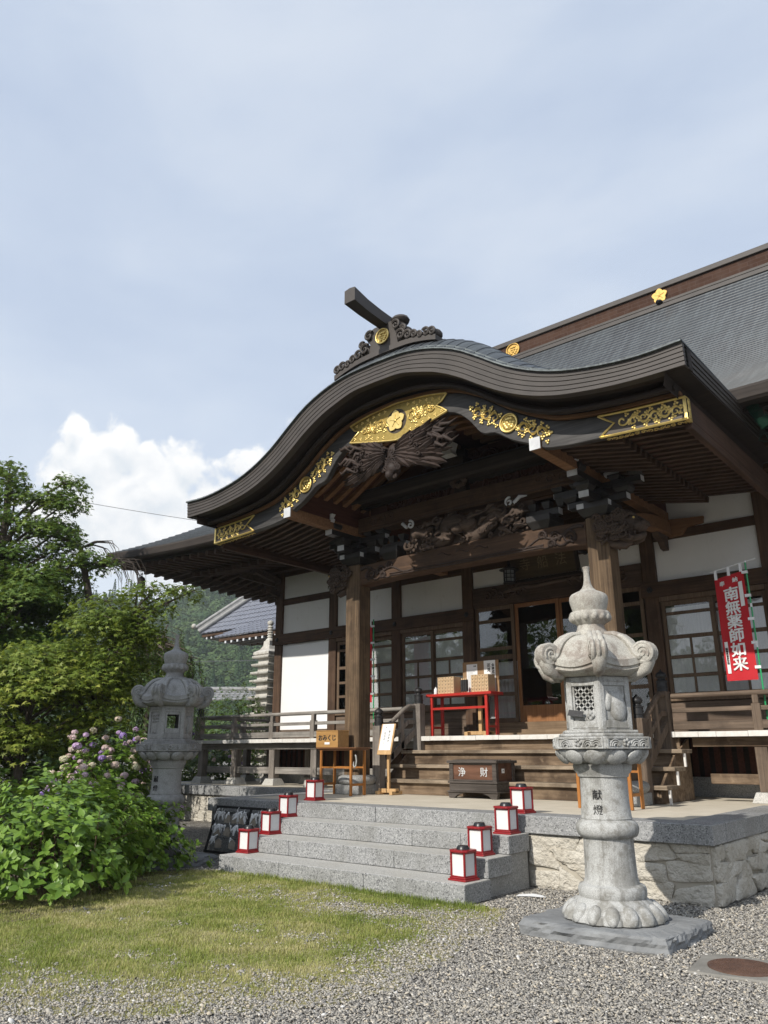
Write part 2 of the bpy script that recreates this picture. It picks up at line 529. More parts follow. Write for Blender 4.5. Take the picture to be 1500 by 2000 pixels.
def pebble_mat():
    mt, t, b = newmat('pebbles')
    r = attr(t, 'rnd')
    col = t.ramp(r, [(0, (.20, .19, .18)), (.3, (.315, .298, .268)), (.6, (.405, .38, .335)), (.82, (.48, .445, .375)), (.93, (.56, .48, .36)), (1, (.74, .73, .70))])
    n = t.noise(coords(t), 60, 3)
    col = t.mix(t.math('MULTIPLY', n, .35), col, (.14, .13, .12))
    t.l.new(col, b.inputs['Base Color'])
    b.inputs['Roughness'].default_value = .8
    b.inputs['Specular IOR Level'].default_value = .3
    return mt


MAT['pebble'] = pebble_mat()
MAT['soil'] = simple('garden soil', (.075, .055, .036), (.13, .10, .068), scale=6, rough=.95, bump_s=.6, bscale=30, bdist=.03)
MAT['turf'] = simple('thin turf', (.21, .20, .075), (.34, .30, .17), scale=5, rough=.95, bump_s=.5, bscale=60, bdist=.02)
MAT['hillsoil'] = simple('hill ground', (.03, .055, .02), (.045, .075, .025), scale=.05, rough=.95)
MAT['banner'] = simple('red banner cloth', (.50, .012, .020), (.44, .010, .017), scale=3, rough=.8)
MAT['cable'] = simple('cable', (.10, .10, .11), (.12, .12, .13), rough=.7)
MAT['plaque'] = wood('plaque timber', (.050, .034, .016), (.11, .078, .038), 'x', stain=.2)
MAT['plaque_text'] = simple('faded gold letters', (.20, .155, .085), (.16, .12, .065), rough=.6)


# ------------------------------------------------------------------ mesh helpers
class MB:
    def __init__(s):
        s.v = []; s.f = []

    def add(s, vs, fs):
        o = len(s.v)
        s.v.extend([tuple(p) for p in vs])
        s.f.extend([tuple(i + o for i in f) for f in fs])
        return s

    def box(s, x0, x1, y0, y1, z0, z1):
        if x0 > x1: x0, x1 = x1, x0
        if y0 > y1: y0, y1 = y1, y0
        if z0 > z1: z0, z1 = z1, z0
        v = [(x0, y0, z0), (x1, y0, z0), (x1, y1, z0), (x0, y1, z0), (x0, y0, z1), (x1, y0, z1), (x1, y1, z1), (x0, y1, z1)]
        return s.add(v, [(0, 3, 2, 1), (4, 5, 6, 7), (0, 1, 5, 4), (1, 2, 6, 5), (2, 3, 7, 6), (3, 0, 4, 7)])

    def frustum(s, cx, cy, z0, z1, a0, b0, a1, b1):
        v = [(cx - a0, cy - b0, z0), (cx + a0, cy - b0, z0), (cx + a0, cy + b0, z0), (cx - a0, cy + b0, z0),
             (cx - a1, cy - b1, z1), (cx + a1, cy - b1, z1), (cx + a1, cy + b1, z1), (cx - a1, cy + b1, z1)]
        return s.add(v, [(0, 3, 2, 1), (4, 5, 6, 7), (0, 1, 5, 4), (1, 2, 6, 5), (2, 3, 7, 6), (3, 0, 4, 7)])

    def bar(s, p, q, wd, ht, up=(0, 0, 1)):
        p = Vector(p); q = Vector(q); d = (q - p).normalized()
        u = Vector(up); sd = d.cross(u).normalized(); u = sd.cross(d).normalized()
        a = sd * wd / 2; b = u * ht / 2
        v = [p - a - b, p + a - b, p + a + b, p - a + b, q - a - b, q + a - b, q + a + b, q - a + b]
        return s.add(v, [(0, 1, 2, 3), (7, 6, 5, 4), (0, 4, 5, 1), (1, 5, 6, 2), (2, 6, 7, 3), (3, 7, 4, 0)])

    def tube(s, pts, r, n=8, sx=1.0):
        pts = [Vector(p) for p in pts]
        rs = r if isinstance(r, (list, tuple)) else [r] * len(pts)
        o = len(s.v)
        prev = None
        for i, p in enumerate(pts):
            d = (pts[min(i + 1, len(pts) - 1)] - pts[max(i - 1, 0)])
            if d.length < 1e-9: d = Vector((0, 0, 1))
            d.normalize()
            if prev is None:
                ref = Vector((0, 0, 1)) if abs(d.z) < .9 else Vector((1, 0, 0))
                a = d.cross(ref).normalized()
            else:
                a = (prev - d * prev.dot(d))
                a = a.normalized() if a.length > 1e-6 else d.cross(Vector((0, 0, 1))).normalized()
            prev = a
            b = d.cross(a)
            for k in range(n):
                t = 2 * math.pi * k / n
                s.v.append(tuple(p + a * math.cos(t) * rs[i] * sx + b * math.sin(t) * rs[i]))
        for i in range(len(pts) - 1):
            for k in range(n):
                k2 = (k + 1) % n
                s.f.append((o + i * n + k, o + i * n + k2, o + (i + 1) * n + k2, o + (i + 1) * n + k))
        s.f.append(tuple(o + k for k in reversed(range(n))))
        s.f.append(tuple(o + (len(pts) - 1) * n + k for k in range(n)))
        return s

    def lathe(s, prof, n=24, c=(0, 0), rot=0.0, fn=None):
        """prof: list of (radius, z); fn(theta, r, z) -> r"""
        o = len(s.v)
        for (r, z) in prof:
            for k in range(n):
                t = rot + 2 * math.pi * k / n
                rr = fn(t, r, z) if fn else r
                s.v.append((c[0] + rr * math.cos(t), c[1] + rr * math.sin(t), z))
        for i in range(len(prof) - 1):
            for k in range(n):
                k2 = (k + 1) % n
                s.f.append((o + i * n + k, o + i * n + k2, o + (i + 1) * n + k2, o + (i + 1) * n + k))
        s.f.append(tuple(o + k for k in reversed(range(n))))
        s.f.append(tuple(o + (len(prof) - 1) * n + k for k in range(n)))
        return s

    def prism(s, poly, d0, d1, plane='xz'):
        n = len(poly)

        def P(a, b, d):
            return (a, d, b) if plane == 'xz' else ((d, a, b) if plane == 'yz' else (a, b, d))
        v = [P(a, b, d0) for a, b in poly] + [P(a, b, d1) for a, b in poly]
        f = [tuple(range(n)), tuple(reversed(range(n, 2 * n)))]
        for i in range(n):
            j = (i + 1) % n
            f.append((j, i, n + i, n + j))
        return s.add(v, f)

    def loft(s, rows, closed=False):
        """rows: list of equal-length point lists -> quad sheet"""
        o = len(s.v); n = len(rows[0])
        for r in rows: s.v.extend([tuple(p) for p in r])
        for i in range(len(rows) - 1):
            for k in range(n if closed else n - 1):
                k2 = (k + 1) % n
                s.f.append((o + i * n + k, o + i * n + k2, o + (i + 1) * n + k2, o + (i + 1) * n + k))
        return s

    def band(s, A, B, y0, y1):
        """solid between two xz curves A (top) and B (bottom), from depth y0 to y1"""
        rows = [[(a[0], y0, a[1]) for a in A], [(b[0], y0, b[1]) for b in B], [(b[0], y1, b[1]) for b in B], [(a[0], y1, a[1]) for a in A]]
        o = len(s.v)
        n = len(A)
        for r in rows: s.v.extend(r)
        for i in range(4):
            j = (i + 1) % 4
            for k in range(n - 1):
                s.f.append((o + i * n + k, o + i * n + k + 1, o + j * n + k + 1, o + j * n + k))
        s.f.append((o, o + n, o + 2 * n, o + 3 * n))
        s.f.append((o + n - 1, o + 4 * n - 1, o + 3 * n - 1, o + 2 * n - 1))
        return s

    def ball(s, c, r, seg=10, rings=6, R=None):
        if not isinstance(r, (tuple, list)): r = (r, r, r)
        o = len(s.v)
        for i in range(rings + 1):
            ph = math.pi * i / rings
            for k in range(seg):
                t = 2 * math.pi * k / seg
                p = Vector((r[0] * math.sin(ph) * math.cos(t), r[1] * math.sin(ph) * math.sin(t), r[2] * math.cos(ph)))
                if R is not None: p = R @ p
                s.v.append((c[0] + p.x, c[1] + p.y, c[2] + p.z))
        for i in range(rings):
            for k in range(seg):
                k2 = (k + 1) % seg
                s.f.append((o + i * seg + k, o + (i + 1) * seg + k, o + (i + 1) * seg + k2, o + i * seg + k2))
        return s

    def xf(s, mat):
        s.v = [tuple(mat @ Vector(p)) for p in s.v]
        return s

    def merge(s, other):
        return s.add(other.v, other.f)

    def build(s, name, mat, parent=None, bevel=0, smooth=None, seg=1):
        me = bpy.data.meshes.new(name)
        me.from_pydata(s.v, [], s.f)
        me.validate()
        me.update()
        if smooth:
            me.polygons.foreach_set('use_smooth', [True] * len(me.polygons))
            me.set_sharp_from_angle(angle=R_(smooth))
        return link(name, me, mat, parent, bevel, seg)


def link(name, me, mat, parent=None, bevel=0, seg=1):
    o = bpy.data.objects.new(name, me)
    COL.objects.link(o)
    if mat is not None:
        me.materials.append(MAT[mat] if isinstance(mat, str) else mat)
    if parent is not None: adopt(o, parent)
    if bevel:
        b = o.modifiers.new('bevel', 'BEVEL')
        b.width = bevel; b.segments = seg; b.limit_method = 'ANGLE'; b.angle_limit = R_(40)
        b.harden_normals = False
    return o


def root_matrix(o):
    mtx = o.matrix_basis.copy()
    while o.parent is not None:
        mtx = o.parent.matrix_basis @ o.matrix_parent_inverse @ mtx
        o = o.parent
    return mtx


WORLDY = set()


def adopt(o, parent):
    """child written in world coordinates when its thing is in WORLDY, else in the thing's own space"""
    o.parent = parent
    top = parent
    while top.parent is not None: top = top.parent
    if parent.parent is None and parent.name in WORLDY:
        o.matrix_parent_inverse = Matrix.Translation(-Vector(parent.location))
    return o


def thing(name, label, cat, loc=(0, 0, 0), rotz=0, group=None, worldy=False):
    o = bpy.data.objects.new(name, None)
    COL.objects.link(o)
    o.empty_display_size = .2
    o.location = loc
    o.rotation_euler = (0, 0, rotz)
    o['label'] = label; o['category'] = cat
    if group: o['group'] = group
    if worldy: WORLDY.add(o.name)
    return o


def tag(o, label, cat, group=None):
    o['label'] = label; o['category'] = cat
    if group: o['group'] = group
    return o


def struct(o, kind='structure'):
    o['kind'] = kind
    return o


def dup(root, loc=None, rotz=None, label=None):
    r = root.copy(); COL.objects.link(r)
    if loc is not None: r.location = loc
    if rotz is not None: r.rotation_euler = (0, 0, rotz)
    if label: r['label'] = label
    for ch in list(root.children):
        c = ch.copy(); COL.objects.link(c); c.parent = r
        for g in list(ch.children):
            d = g.copy(); COL.objects.link(d); d.parent = c
    return r


def npmesh(name, V, F, mat, parent=None, rnd=None, smooth=False, sizes=None):
    """V (n,3), F (m,k) arrays"""
    me = bpy.data.meshes.new(name)
    V = np.asarray(V, np.float32); F = np.asarray(F, np.int32)
    m_, k = F.shape
    me.vertices.add(len(V)); me.vertices.foreach_set('co', V.ravel())
    me.loops.add(m_ * k); me.loops.foreach_set('vertex_index', F.ravel())
    me.polygons.add(m_)
    me.polygons.foreach_set('loop_start', np.arange(0, m_ * k, k, dtype=np.int32))
    me.polygons.foreach_set('loop_total', np.full(m_, k, np.int32))
    if smooth: me.polygons.foreach_set('use_smooth', np.ones(m_, bool))
    me.update(calc_edges=True)
    if rnd is not None:
        a = me.attributes.new('rnd', 'FLOAT', 'POINT')
        a.data.foreach_set('value', np.asarray(rnd, np.float32))
    return link(name, me, mat, parent)


def crv(pts, n=60, sym=None):
    """smooth curve through (x, y) control points (monotone cubic in x)"""
    xs = np.array([p[0] for p in pts], float); ys = np.array([p[1] for p in pts], float)
    h = np.diff(xs); dl = np.diff(ys) / h
    mm = np.zeros(len(xs)); mm[0] = dl[0]; mm[-1] = dl[-1]
    for i in range(1, len(xs) - 1):
        mm[i] = 0 if dl[i - 1] * dl[i] <= 0 and abs(dl[i - 1] - dl[i]) > .6 else (dl[i - 1] * h[i] + dl[i] * h[i - 1]) / (h[i - 1] + h[i])

    def f(x):
        x = np.clip(x, xs[0], xs[-1])
        i = np.clip(np.searchsorted(xs, x) - 1, 0, len(h) - 1)
        t = (x - xs[i]) / h[i]
        return ((2 * t**3 - 3 * t**2 + 1) * ys[i] + (t**3 - 2 * t**2 + t) * h[i] * mm[i]
                + (-2 * t**3 + 3 * t**2) * ys[i + 1] + (t**3 - t**2) * h[i] * mm[i + 1])
    return f


def text_obj(name, s, size, mat, parent, mtx, extrude=.002, bold=0.0, line=1.0, xs=1.0):
    cu = bpy.data.curves.new(name, 'FONT')
    cu.body = s; cu.size = size; cu.extrude = extrude; cu.offset = bold
    cu.align_x = 'CENTER'; cu.align_y = 'CENTER'
    cu.space_line = line
    cu.resolution_u = 3
    t = bpy.data.objects.new(name, cu)
    COL.objects.link(t)
    dg = bpy.context.evaluated_depsgraph_get()
    me = bpy.data.meshes.new_from_object(t.evaluated_get(dg))
    bpy.data.objects.remove(t, do_unlink=True)
    bpy.data.curves.remove(cu)
    me.transform(mtx @ Matrix.Diagonal((xs, 1, 1, 1)))
    me.name = name
    me.materials.clear()
    return link(name, me, mat, parent)


def plane_mtx(o, xdir, ydir):
    x = Vector(xdir).normalized(); y = Vector(ydir).normalized(); z = x.cross(y)
    mt = Matrix((x, y, z)).transposed().to_4x4(); mt.translation = Vector(o)
    return mt


def spiral(c, r0, turns, u, v, n=26, start=0.0, grow=1.0, sgn=1):
    """points of a flat spiral from centre outwards in plane (u,v)"""
    c = Vector(c); u = Vector(u); v = Vector(v)
    out = []
    for i in range(n):
        t = i / (n - 1)
        a = start + sgn * turns * 2 * math.pi * t
        r = r0 * (.12 + .88 * t**grow)
        out.append(c + u * r * math.cos(a) + v * r * math.sin(a))
    return out


# ------------------------------------------------------------------ ground
def in_poly(px, py, poly):
    res = np.zeros(len(px), bool)
    n = len(poly)
    for i in range(n):
        x1, y1 = poly[i]; x2, y2 = poly[(i + 1) % n]
        c = ((y1 > py) != (y2 > py)) & (px < (x2 - x1) * (py - y1) / (y2 - y1 + 1e-12) + x1)
        res ^= c
    return res


def vnoise(x, y, seed=0):
    """smooth value noise 0..1"""
    r = np.random.default_rng(seed).random((64, 64))
    xi = np.floor(x).astype(int); yi = np.floor(y).astype(int)
    fx = x - xi; fy = y - yi
    fx = fx * fx * (3 - 2 * fx); fy = fy * fy * (3 - 2 * fy)
    g = lambda a, b: r[a % 64, b % 64]
    return (g(xi, yi) * (1 - fx) * (1 - fy) + g(xi + 1, yi) * fx * (1 - fy) + g(xi, yi + 1) * (1 - fx) * fy + g(xi + 1, yi + 1) * fx * fy)


def fbm(x, y, seed=0, o=4):
    s = 0; a = .5; t = 0
    for k in range(o):
        s = s + a * vnoise(x * 2**k + 17 * k, y * 2**k + 9 * k, seed + k); t += a; a *= .55
    return s / t


struct(MB().add([(-520, -120, 0), (160, -120, 0), (160, 520, 0), (-520, 520, 0)], [(0, 1, 2, 3)]).build('ground', 'gravelbed'))
LAWN = [(-9.6, 6.9), (-9.1, 7.34), (-7, 7.37), (-5.05, 7.37), (-4.68, 7.6), (-4.25, 6.5), (-4.0, 5.6), (-3.8, 4.6), (-3.95, 4.0), (-4.3, 3.55),
        (-4.6, 3.15), (-5.3, 2.7), (-7.0, 1.8), (-9.5, 1.2), (-11, 2.5), (-11, 5.5)]
pts = []
for i in range(len(LAWN)):
    a = Vector(LAWN[i]); b = Vector(LAWN[(i + 1) % len(LAWN)])
    for k in range(8):
        p = a.lerp(b, k / 8)
        w_ = 0.0 if p.y > 7.2 else .14
        q = float(fbm(np.array([p.x * 2.3]), np.array([p.y * 2.3]), 5)[0]) - .5
        pts.append((p.x + q * w_ * 2, p.y + q * w_ * 2, .004))
struct(MB().add(pts, [tuple(range(len(pts)))]).build('lawn', 'turf'))
SOIL = [(-9.3, 6.85), (-8.6, 5.5), (-8.0, 4.4), (-7.9, 3.4), (-9, 1.5), (-14, -2), (-30, -2), (-34, 12), (-26, 24), (-18.2, 22), (-18.0, 12.2), (-13.4, 9.6), (-12.4, 8.6), (-11.4, 6.9), (-10.2, 6.5)]
struct(MB().add([(x, y, .008) for x, y in SOIL], [tuple(range(len(SOIL)))]).build('garden_soil', 'soil'))


def lawn_density(x, y):
    """0..1 how much turf there is at a ground point"""
    ins = in_poly(x, y, LAWN).astype(float)
    # soft inner margin
    e = np.full(len(x), 9.0)
    for i in range(len(LAWN)):
        a = np.array(LAWN[i]); b = np.array(LAWN[(i + 1) % len(LAWN)])
        d = b - a; t = np.clip(((x - a[0]) * d[0] + (y - a[1]) * d[1]) / (d @ d), 0, 1)
        e = np.minimum(e, np.hypot(x - a[0] - t * d[0], y - a[1] - t * d[1]) + (5 if min(a[1], b[1]) > 7.2 or max(a[0], b[0]) < -8.9 else 0))
    n = fbm(x * 1.5, y * 1.5, 3)
    n2 = fbm(x * 4.2, y * 4.2, 11)
    # bare patch in front of the steps
    bare = np.exp(-(((x + 6.0) / 1.7)**2 + ((y - 6.6) / .50)**2))
    d = np.clip(e / .95, 0, 1) * .95 + (n - .5) * 1.25 + (n2 - .5) * .8 - bare * .85
    d = np.where(e > 4, .80 + (n - .5) * .9 + (n2 - .5) * .5 - bare * .85, d)
    return np.clip(d, 0, 1) * ins


def cam_visible(x, y, z=0, margin=.06):
    rx, ry, rz = x - EYE.x, y - EYE.y, z - EYE.z
    wz = rx * FWD.x + ry * FWD.y + rz * FWD.z
    a = (rx * RGT.x + ry * RGT.y + rz * RGT.z) / np.maximum(wz, .01) * 1506.2 / 750
    b = (rx * UP.x + ry * UP.y + rz * UP.z) / np.maximum(wz, .01) * 1506.2 / 1000
    return (wz > .3) & (abs(a) < 1 + margin * 4) & (b > -1 - margin * 4) & (b < 1)


def make_grass():
    N = 330000
    x = rng.uniform(-10.6, -3.9, N); y = rng.uniform(1.6, 7.42, N)
    ok = cam_visible(x, y) & (rng.random(N) < lawn_density(x, y)**1.1 * 1.2)
    # tufts along the step foot and the step corner
    nt = 2600
    tx = rng.uniform(-9.1, -4.75, nt); ty = 7.36 - np.abs(rng.normal(0, .07, nt))
    keep = fbm(tx * 2.1, ty * 0 + 3, 21) > .47
    tx, ty = tx[keep], ty[keep]
    x = np.concatenate([x[ok], tx]); y = np.concatenate([y[ok], ty])
    tall = np.concatenate([np.zeros(ok.sum()), np.ones(len(tx))])
    n = len(x)
    h = rng.uniform(.012, .040, n) * (.25 + 1.6 * fbm(x * 4.5, y * 4.5, 31)**1.3) + tall * rng.uniform(.01, .05, n)
    a = rng.uniform(0, 2 * math.pi, n); lean = rng.uniform(.1, .9, n) * h
    wd = rng.uniform(.0016, .0032, n) + tall * .0008
    dx, dy = np.cos(a), np.sin(a)
    bx, by = -dy * wd, dx * wd
    z0 = np.full(n, .003)
    V = np.stack([np.stack([x - bx, y - by, z0], 1), np.stack([x + bx, y + by, z0], 1),
                  np.stack([x + bx * .7 + dx * lean * .35, y + by * .7 + dy * lean * .35, z0 + h * .6], 1),
                  np.stack([x - bx * .7 + dx * lean * .35, y - by * .7 + dy * lean * .35, z0 + h * .6], 1),
                  np.stack([x + dx * lean, y + dy * lean, z0 + h], 1)], 1).reshape(-1, 3)
    base = np.arange(n)[:, None] * 5
    # quads: blade body, and a degenerate-free tip made of a narrow quad
    F1 = base + np.array([[0, 1, 2, 3]])
    tip = V.reshape(-1, 5, 3)
    F2 = base + np.array([[3, 2, 4]])
    me_r = np.clip((fbm(x * .9, y * .9, 41) - .5) * 1.3 + (fbm(x * 3.7, y * 3.7, 43) - .5) * .9 + .50 + rng.normal(0, .17, n), 0, 1)
    me_r = np.clip(me_r - tall * .25, 0, 1)
    # triangles only
    T = np.concatenate([base + np.array([[0, 1, 2]]), base + np.array([[0, 2, 3]]), F2])
    o = npmesh('grass', V, T, 'grass', rnd=np.repeat(me_r, 5))
    o['kind'] = 'stuff'; o['label'] = 'short patchy yellow green grass growing before the granite steps'
    return o


make_grass()

OCT_V = np.array([[1, 0, 0], [-1, 0, 0], [0, 1, 0], [0, -1, 0], [0, 0, 1], [0, 0, -1],
                  [.62, .62, .55], [-.62, .62, .5], [.62, -.62, .5], [-.62, -.62, .55]], float)
OCT_F = np.array([[0, 6, 8], [6, 4, 8], [6, 2, 7], [6, 7, 4], [7, 1, 9], [7, 9, 4], [9, 3, 8], [9, 8, 4], [0, 2, 6], [2, 1, 7], [1, 3, 9], [3, 0, 8]])


def make_pebbles():
    N = 380000
    # denser close to the camera
    r = 2.2 + 9.8 * rng.random(N)**1.35
    th = rng.uniform(R_(-8), R_(72), N)
    x = -np.sin(th) * r; y = np.cos(th) * r
    ok = cam_visible(x, y)
    ok &= ~((x > -9.2) & (x < -5.0) & (y > 7.4)) & ~((x > -11.4) & (x < -2.9) & (y > 8.9)) & (y < 11.9)
    ok &= ~((x > -4.0) & (x < -2.75) & (y > 6.55) & (y < 7.7)) & ~((x + 2.12)**2 + (y - 6.62)**2 < .11)
    ok &= ~(in_poly(x, y, SOIL) & (rng.random(N) < .93))
    ok &= rng.random(N) > lawn_density(x, y) * 1.25
    x, y, r = x[ok], y[ok], r[ok]
    n = len(x)
    s = (.0036 + .0050 * rng.random(n)**2 + (rng.random(n) < .04) * .005) * (1 + .05 * r)
    J = OCT_V[None] * (1 + rng.normal(0, .14, (n, 10, 1))) * s[:, None, None] * np.stack([rng.uniform(.8, 1.5, n), rng.uniform(.7, 1.1, n), rng.uniform(.45, .85, n)], 1)[:, None, :]
    a = rng.uniform(0, 2 * math.pi, n); c, q = np.cos(a), np.sin(a)
    X = J[:, :, 0] * c[:, None] - J[:, :, 1] * q[:, None]; Y = J[:, :, 0] * q[:, None] + J[:, :, 1] * c[:, None]
    tilt = rng.normal(0, .4, n)[:, None]
    Z = J[:, :, 2] + X * tilt
    V = np.stack([X + x[:, None], Y + y[:, None], Z + (s * .45 + .004 + rng.random(n) * .007)[:, None]], 2).reshape(-1, 3)
    F = (np.arange(n)[:, None, None] * 10 + OCT_F[None]).reshape(-1, 3)
    o = npmesh('gravel', V, F, 'pebble', rnd=np.repeat(rng.random(n), 10))
    o['kind'] = 'stuff'; o['label'] = 'loose grey and cream gravel stones over the temple yard'


make_pebbles()

# ------------------------------------------------------------------ stone platform and steps
PZ = .805


def stones(x0, x1, z0, z1, seed, rows=3):
    """irregular fitted stones in a rectangle -> list of polygons (u, v)"""
    r = random.Random(seed)
    zs = [z0]
    for i in range(rows): zs.append(z0 + (z1 - z0) * (i + 1) / rows)
    polys = []
    prev = None
    for i in range(rows):
        u = x0
        a0 = 0
        while u < x1 - .02:
            wd = r.uniform(.30, .66)
            if u + wd > x1 - .22: wd = x1 - u
            k = r.uniform(-.14, .14) if u + wd < x1 - .01 else 0
            j = lambda: r.uniform(-.06, .06)
            zb0, zb1 = zs[i] + (j() if i else 0), zs[i] + (j() if i else 0)
            zt0, zt1 = zs[i + 1] + (j() if i < rows - 1 else 0), zs[i + 1] + (j() if i < rows - 1 else 0)
            p = [(u + a0, zb0), (u + wd + k * -.6, zb1), (u + wd + k, zt1), (u - a0, zt0)]
            if r.random() < .16:   # split stone
                zm = (zb0 + zt0) / 2 + r.uniform(-.05, .05); zn = (zb1 + zt1) / 2 + r.uniform(-.06, .06)
                um = u + wd + k * .2
                polys.append([p[0], p[1], (um, zn), (u, zm)]); polys.append([(u, zm), (um, zn), p[2], p[3]])
            else:
                polys.append(p)
            a0 = -k
            u += wd
    return polys


def stone_face(polys, mk, seed, proud=.022, gap=.004):
    """each stone as a pillowed block; mk(u, v, d) -> world point, d outward"""
    r = random.Random(seed)
    mb = MB()
    for p in polys:
        cu = sum(a for a, b in p) / len(p); cv = sum(b for a, b in p) / len(p)

        def ins(q, d):
            l = math.hypot(q[0] - cu, q[1] - cv) + 1e-6
            k = max(.2, 1 - d / l)
            return (cu + (q[0] - cu) * k, cv + (q[1] - cv) * k)
        ring = []
        for i in range(len(p)):
            a, b = p[i], p[(i + 1) % len(p)]
            for t in (0.08, .36, .64, .92):
                jx = r.uniform(-.012, .012) if .2 < t < .8 else 0
                ring.append((a[0] + (b[0] - a[0]) * t + jx, a[1] + (b[1] - a[1]) * t + jx))
        d = proud * r.uniform(.7, 1.5)
        tilt = (r.uniform(-.05, .05), r.uniform(-.06, .06))
        rows = []
        for (io, h) in ((gap * .6, -.02), (gap, d * .55), (gap + .010, d * .92), (gap + .04, d * 1.05), (gap + .13, d * 1.08)):
            row = []
            for q in ring:
                e = ins(q, io)
                row.append(mk(e[0], e[1], h + (tilt[0] * (e[0] - cu) + tilt[1] * (e[1] - cv) + r.uniform(-.004, .006)) * (h > 0)))
            rows.append(row)
        mb.loft(rows, closed=True)
        o = len(mb.v) - len(ring)
        mb.f.append(tuple(range(o, o + len(ring))))
    return mb


plat = thing('stone_platform', 'cream floored granite edged platform on pale rubble stone walls under the temple', 'platform', (-7.1, 9, 0), worldy=True)
# core
core = MB().box(-11.30, -3.01, 8.93, 24, 0.0, .60)
core.box(-18.3, -11.30, 12.1, 24, 0, .60)
core.box(-3.01, 2.5, 12.1, 24, 0, .60)
core.build('core', 'joint', plat)
fl = MB().box(-10.9, -3.4, 9.3, 24, .60, PZ - .004)
fl.box(-17.9, -10.9, 12.45, 24, .60, PZ - .004)
fl.box(-3.4, 2.0, 12.45, 24, .60, PZ - .004)
fl.build('floor', 'floor', plat)
cp = MB()
for a, b in ((-11.35, -9.62), (-9.612, -7.58), (-7.572, -5.55), (-5.542, -4.45), (-4.442, -2.95)):
    cp.box(a, b, 8.85, 9.3, .60, PZ)
for a, b in ((9.304, 10.6), (10.608, 12.0)):
    cp.box(-3.40, -2.95, a, b, .60, PZ)
    cp.box(-11.35, -10.9, a, b, .60, PZ)
for a, b in ((-18.35, -16.4), (-16.392, -14.3), (-14.292, -12.6), (-12.592, -10.905)):
    cp.box(a, b, 12.004, 12.45, .60, PZ)
for a, b in ((-3.40, -1.4), (-1.392, .6), (.608, 2.55)):
    cp.box(a, b, 12.004, 12.45, .60, PZ)
for a, b in ((12.454, 16), (16.008, 20), (20.008, 24)):
    cp.box(-18.35, -17.9, a, b, .60, PZ)
    cp.box(2.0, 2.55, a, b, .60, PZ)
cp.build('coping', 'granite', plat, bevel=.008)
stone_face(stones(-5.18, -3.02, 0, .595, 3), lambda u, v, d: (u, 8.93 - d, v), 1).build('rubble_wall', 'stonewall', plat, smooth=50)
MB().box(-11.29, -10.3, 8.90, 8.93, 0, .598).box(-10.296, -9.0, 8.90, 8.93, 0, .598).build('side_slab', 'granite', plat, bevel=.004)
stone_face(stones(8.94, 12.05, 0, .595, 5), lambda u, v, d: (-3.01 + d, u, v), 3, proud=.05).build('rubble_wall', 'stonewall', plat, smooth=50)
stone_face(stones(8.94, 12.05, 0, .595, 6), lambda u, v, d: (-11.30 - d, u, v), 4).build('rubble_wall', 'stonewall', plat, smooth=50)
stone_face(stones(-18.3, -11.4, 0, .595, 7), lambda u, v, d: (u, 12.1 - d, v), 5).build('rubble_wall', 'stonewall', plat, smooth=50)
stone_face(stones(-2.95, 2.5, 0, .595, 8), lambda u, v, d: (u, 12.1 - d, v), 6).build('rubble_wall', 'stonewall', plat, smooth=50)

stp = thing('granite_steps', 'broad flight of speckled grey granite steps up to the temple platform', 'steps', (-7.1, 8, 0), worldy=True)
ys = [7.38, 7.88, 8.37, 8.85]
for i in range(3):
    z1 = .2 * (i + 1) + .002
    s_ = MB()
    xr = (-5.08, -5.10, -5.12)[i]
    cuts = (-9.15, -7.95 + .7 * i, -6.5 + .35 * i, xr) if i != 1 else (-9.15, -8.3, -6.45, xr)
    for a, b in zip(cuts, cuts[1:]):
        s_.box(a, b - .004, ys[i], ys[i + 1] + (.02 if i < 2 else -.006), z1 - .2 + (.003 if i else 0), z1)
    s_.build('step', 'granite', stp, bevel=.007)
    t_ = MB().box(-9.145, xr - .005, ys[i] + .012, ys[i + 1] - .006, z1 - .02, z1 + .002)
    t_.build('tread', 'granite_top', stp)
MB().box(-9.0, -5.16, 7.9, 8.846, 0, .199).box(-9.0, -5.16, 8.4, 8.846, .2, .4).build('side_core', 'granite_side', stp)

# ------------------------------------------------------------------ temple hall
hall = thing('temple_hall', 'dark timber temple hall with white plaster panels and a curved gold trimmed gable porch', 'temple', (-7.46, 14.35, PZ), worldy=True)
WY = 14.35
DZ = 1.835
POSTS = [(-15.86, -15.60), (-13.83, -13.57), (-11.74, -11.47), (-9.68, -9.41), (-5.51, -5.24), (-3.38, -3.11), (-1.31, -1.04), (.70, .96)]
for a, b in POSTS:
    MB().box(a, b, WY - .05, WY + .2, PZ, 6.62).build('wall_post', 'post', hall, bevel=.008)
# rear and side walls of the hall (plain white panels between posts)
for x0, x1 in ((-15.80, -15.72), (.80, .88)):
    for y0, y1 in ((14.55, 16.4), (16.6, 18.4), (18.6, 20.4), (20.6, 22.5)):
        MB().box(x0, x1, y0, y1, 1.95, 6.4).build('plaster_panel', 'plaster', hall)
        MB().box(x0 - .06, x1 + .06, y1 + .01, y1 + .19, PZ, 6.6).build('wall_post', 'post', hall)
MB().box(-15.8, .88, 22.5, 22.6, 1.9, 6.5).build('rear_wall', 'plaster', hall)
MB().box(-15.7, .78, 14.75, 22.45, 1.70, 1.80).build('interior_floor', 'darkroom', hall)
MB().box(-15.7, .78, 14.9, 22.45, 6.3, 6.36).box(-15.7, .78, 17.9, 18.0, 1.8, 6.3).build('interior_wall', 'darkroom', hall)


def beam(x0, x1, z0, z1, y0=WY - .07, y1=WY + .1, mat='beam', name='wall_beam'):
    return MB().box(x0, x1, y0, y1, z0, z1).build(name, mat, hall, bevel=.007)


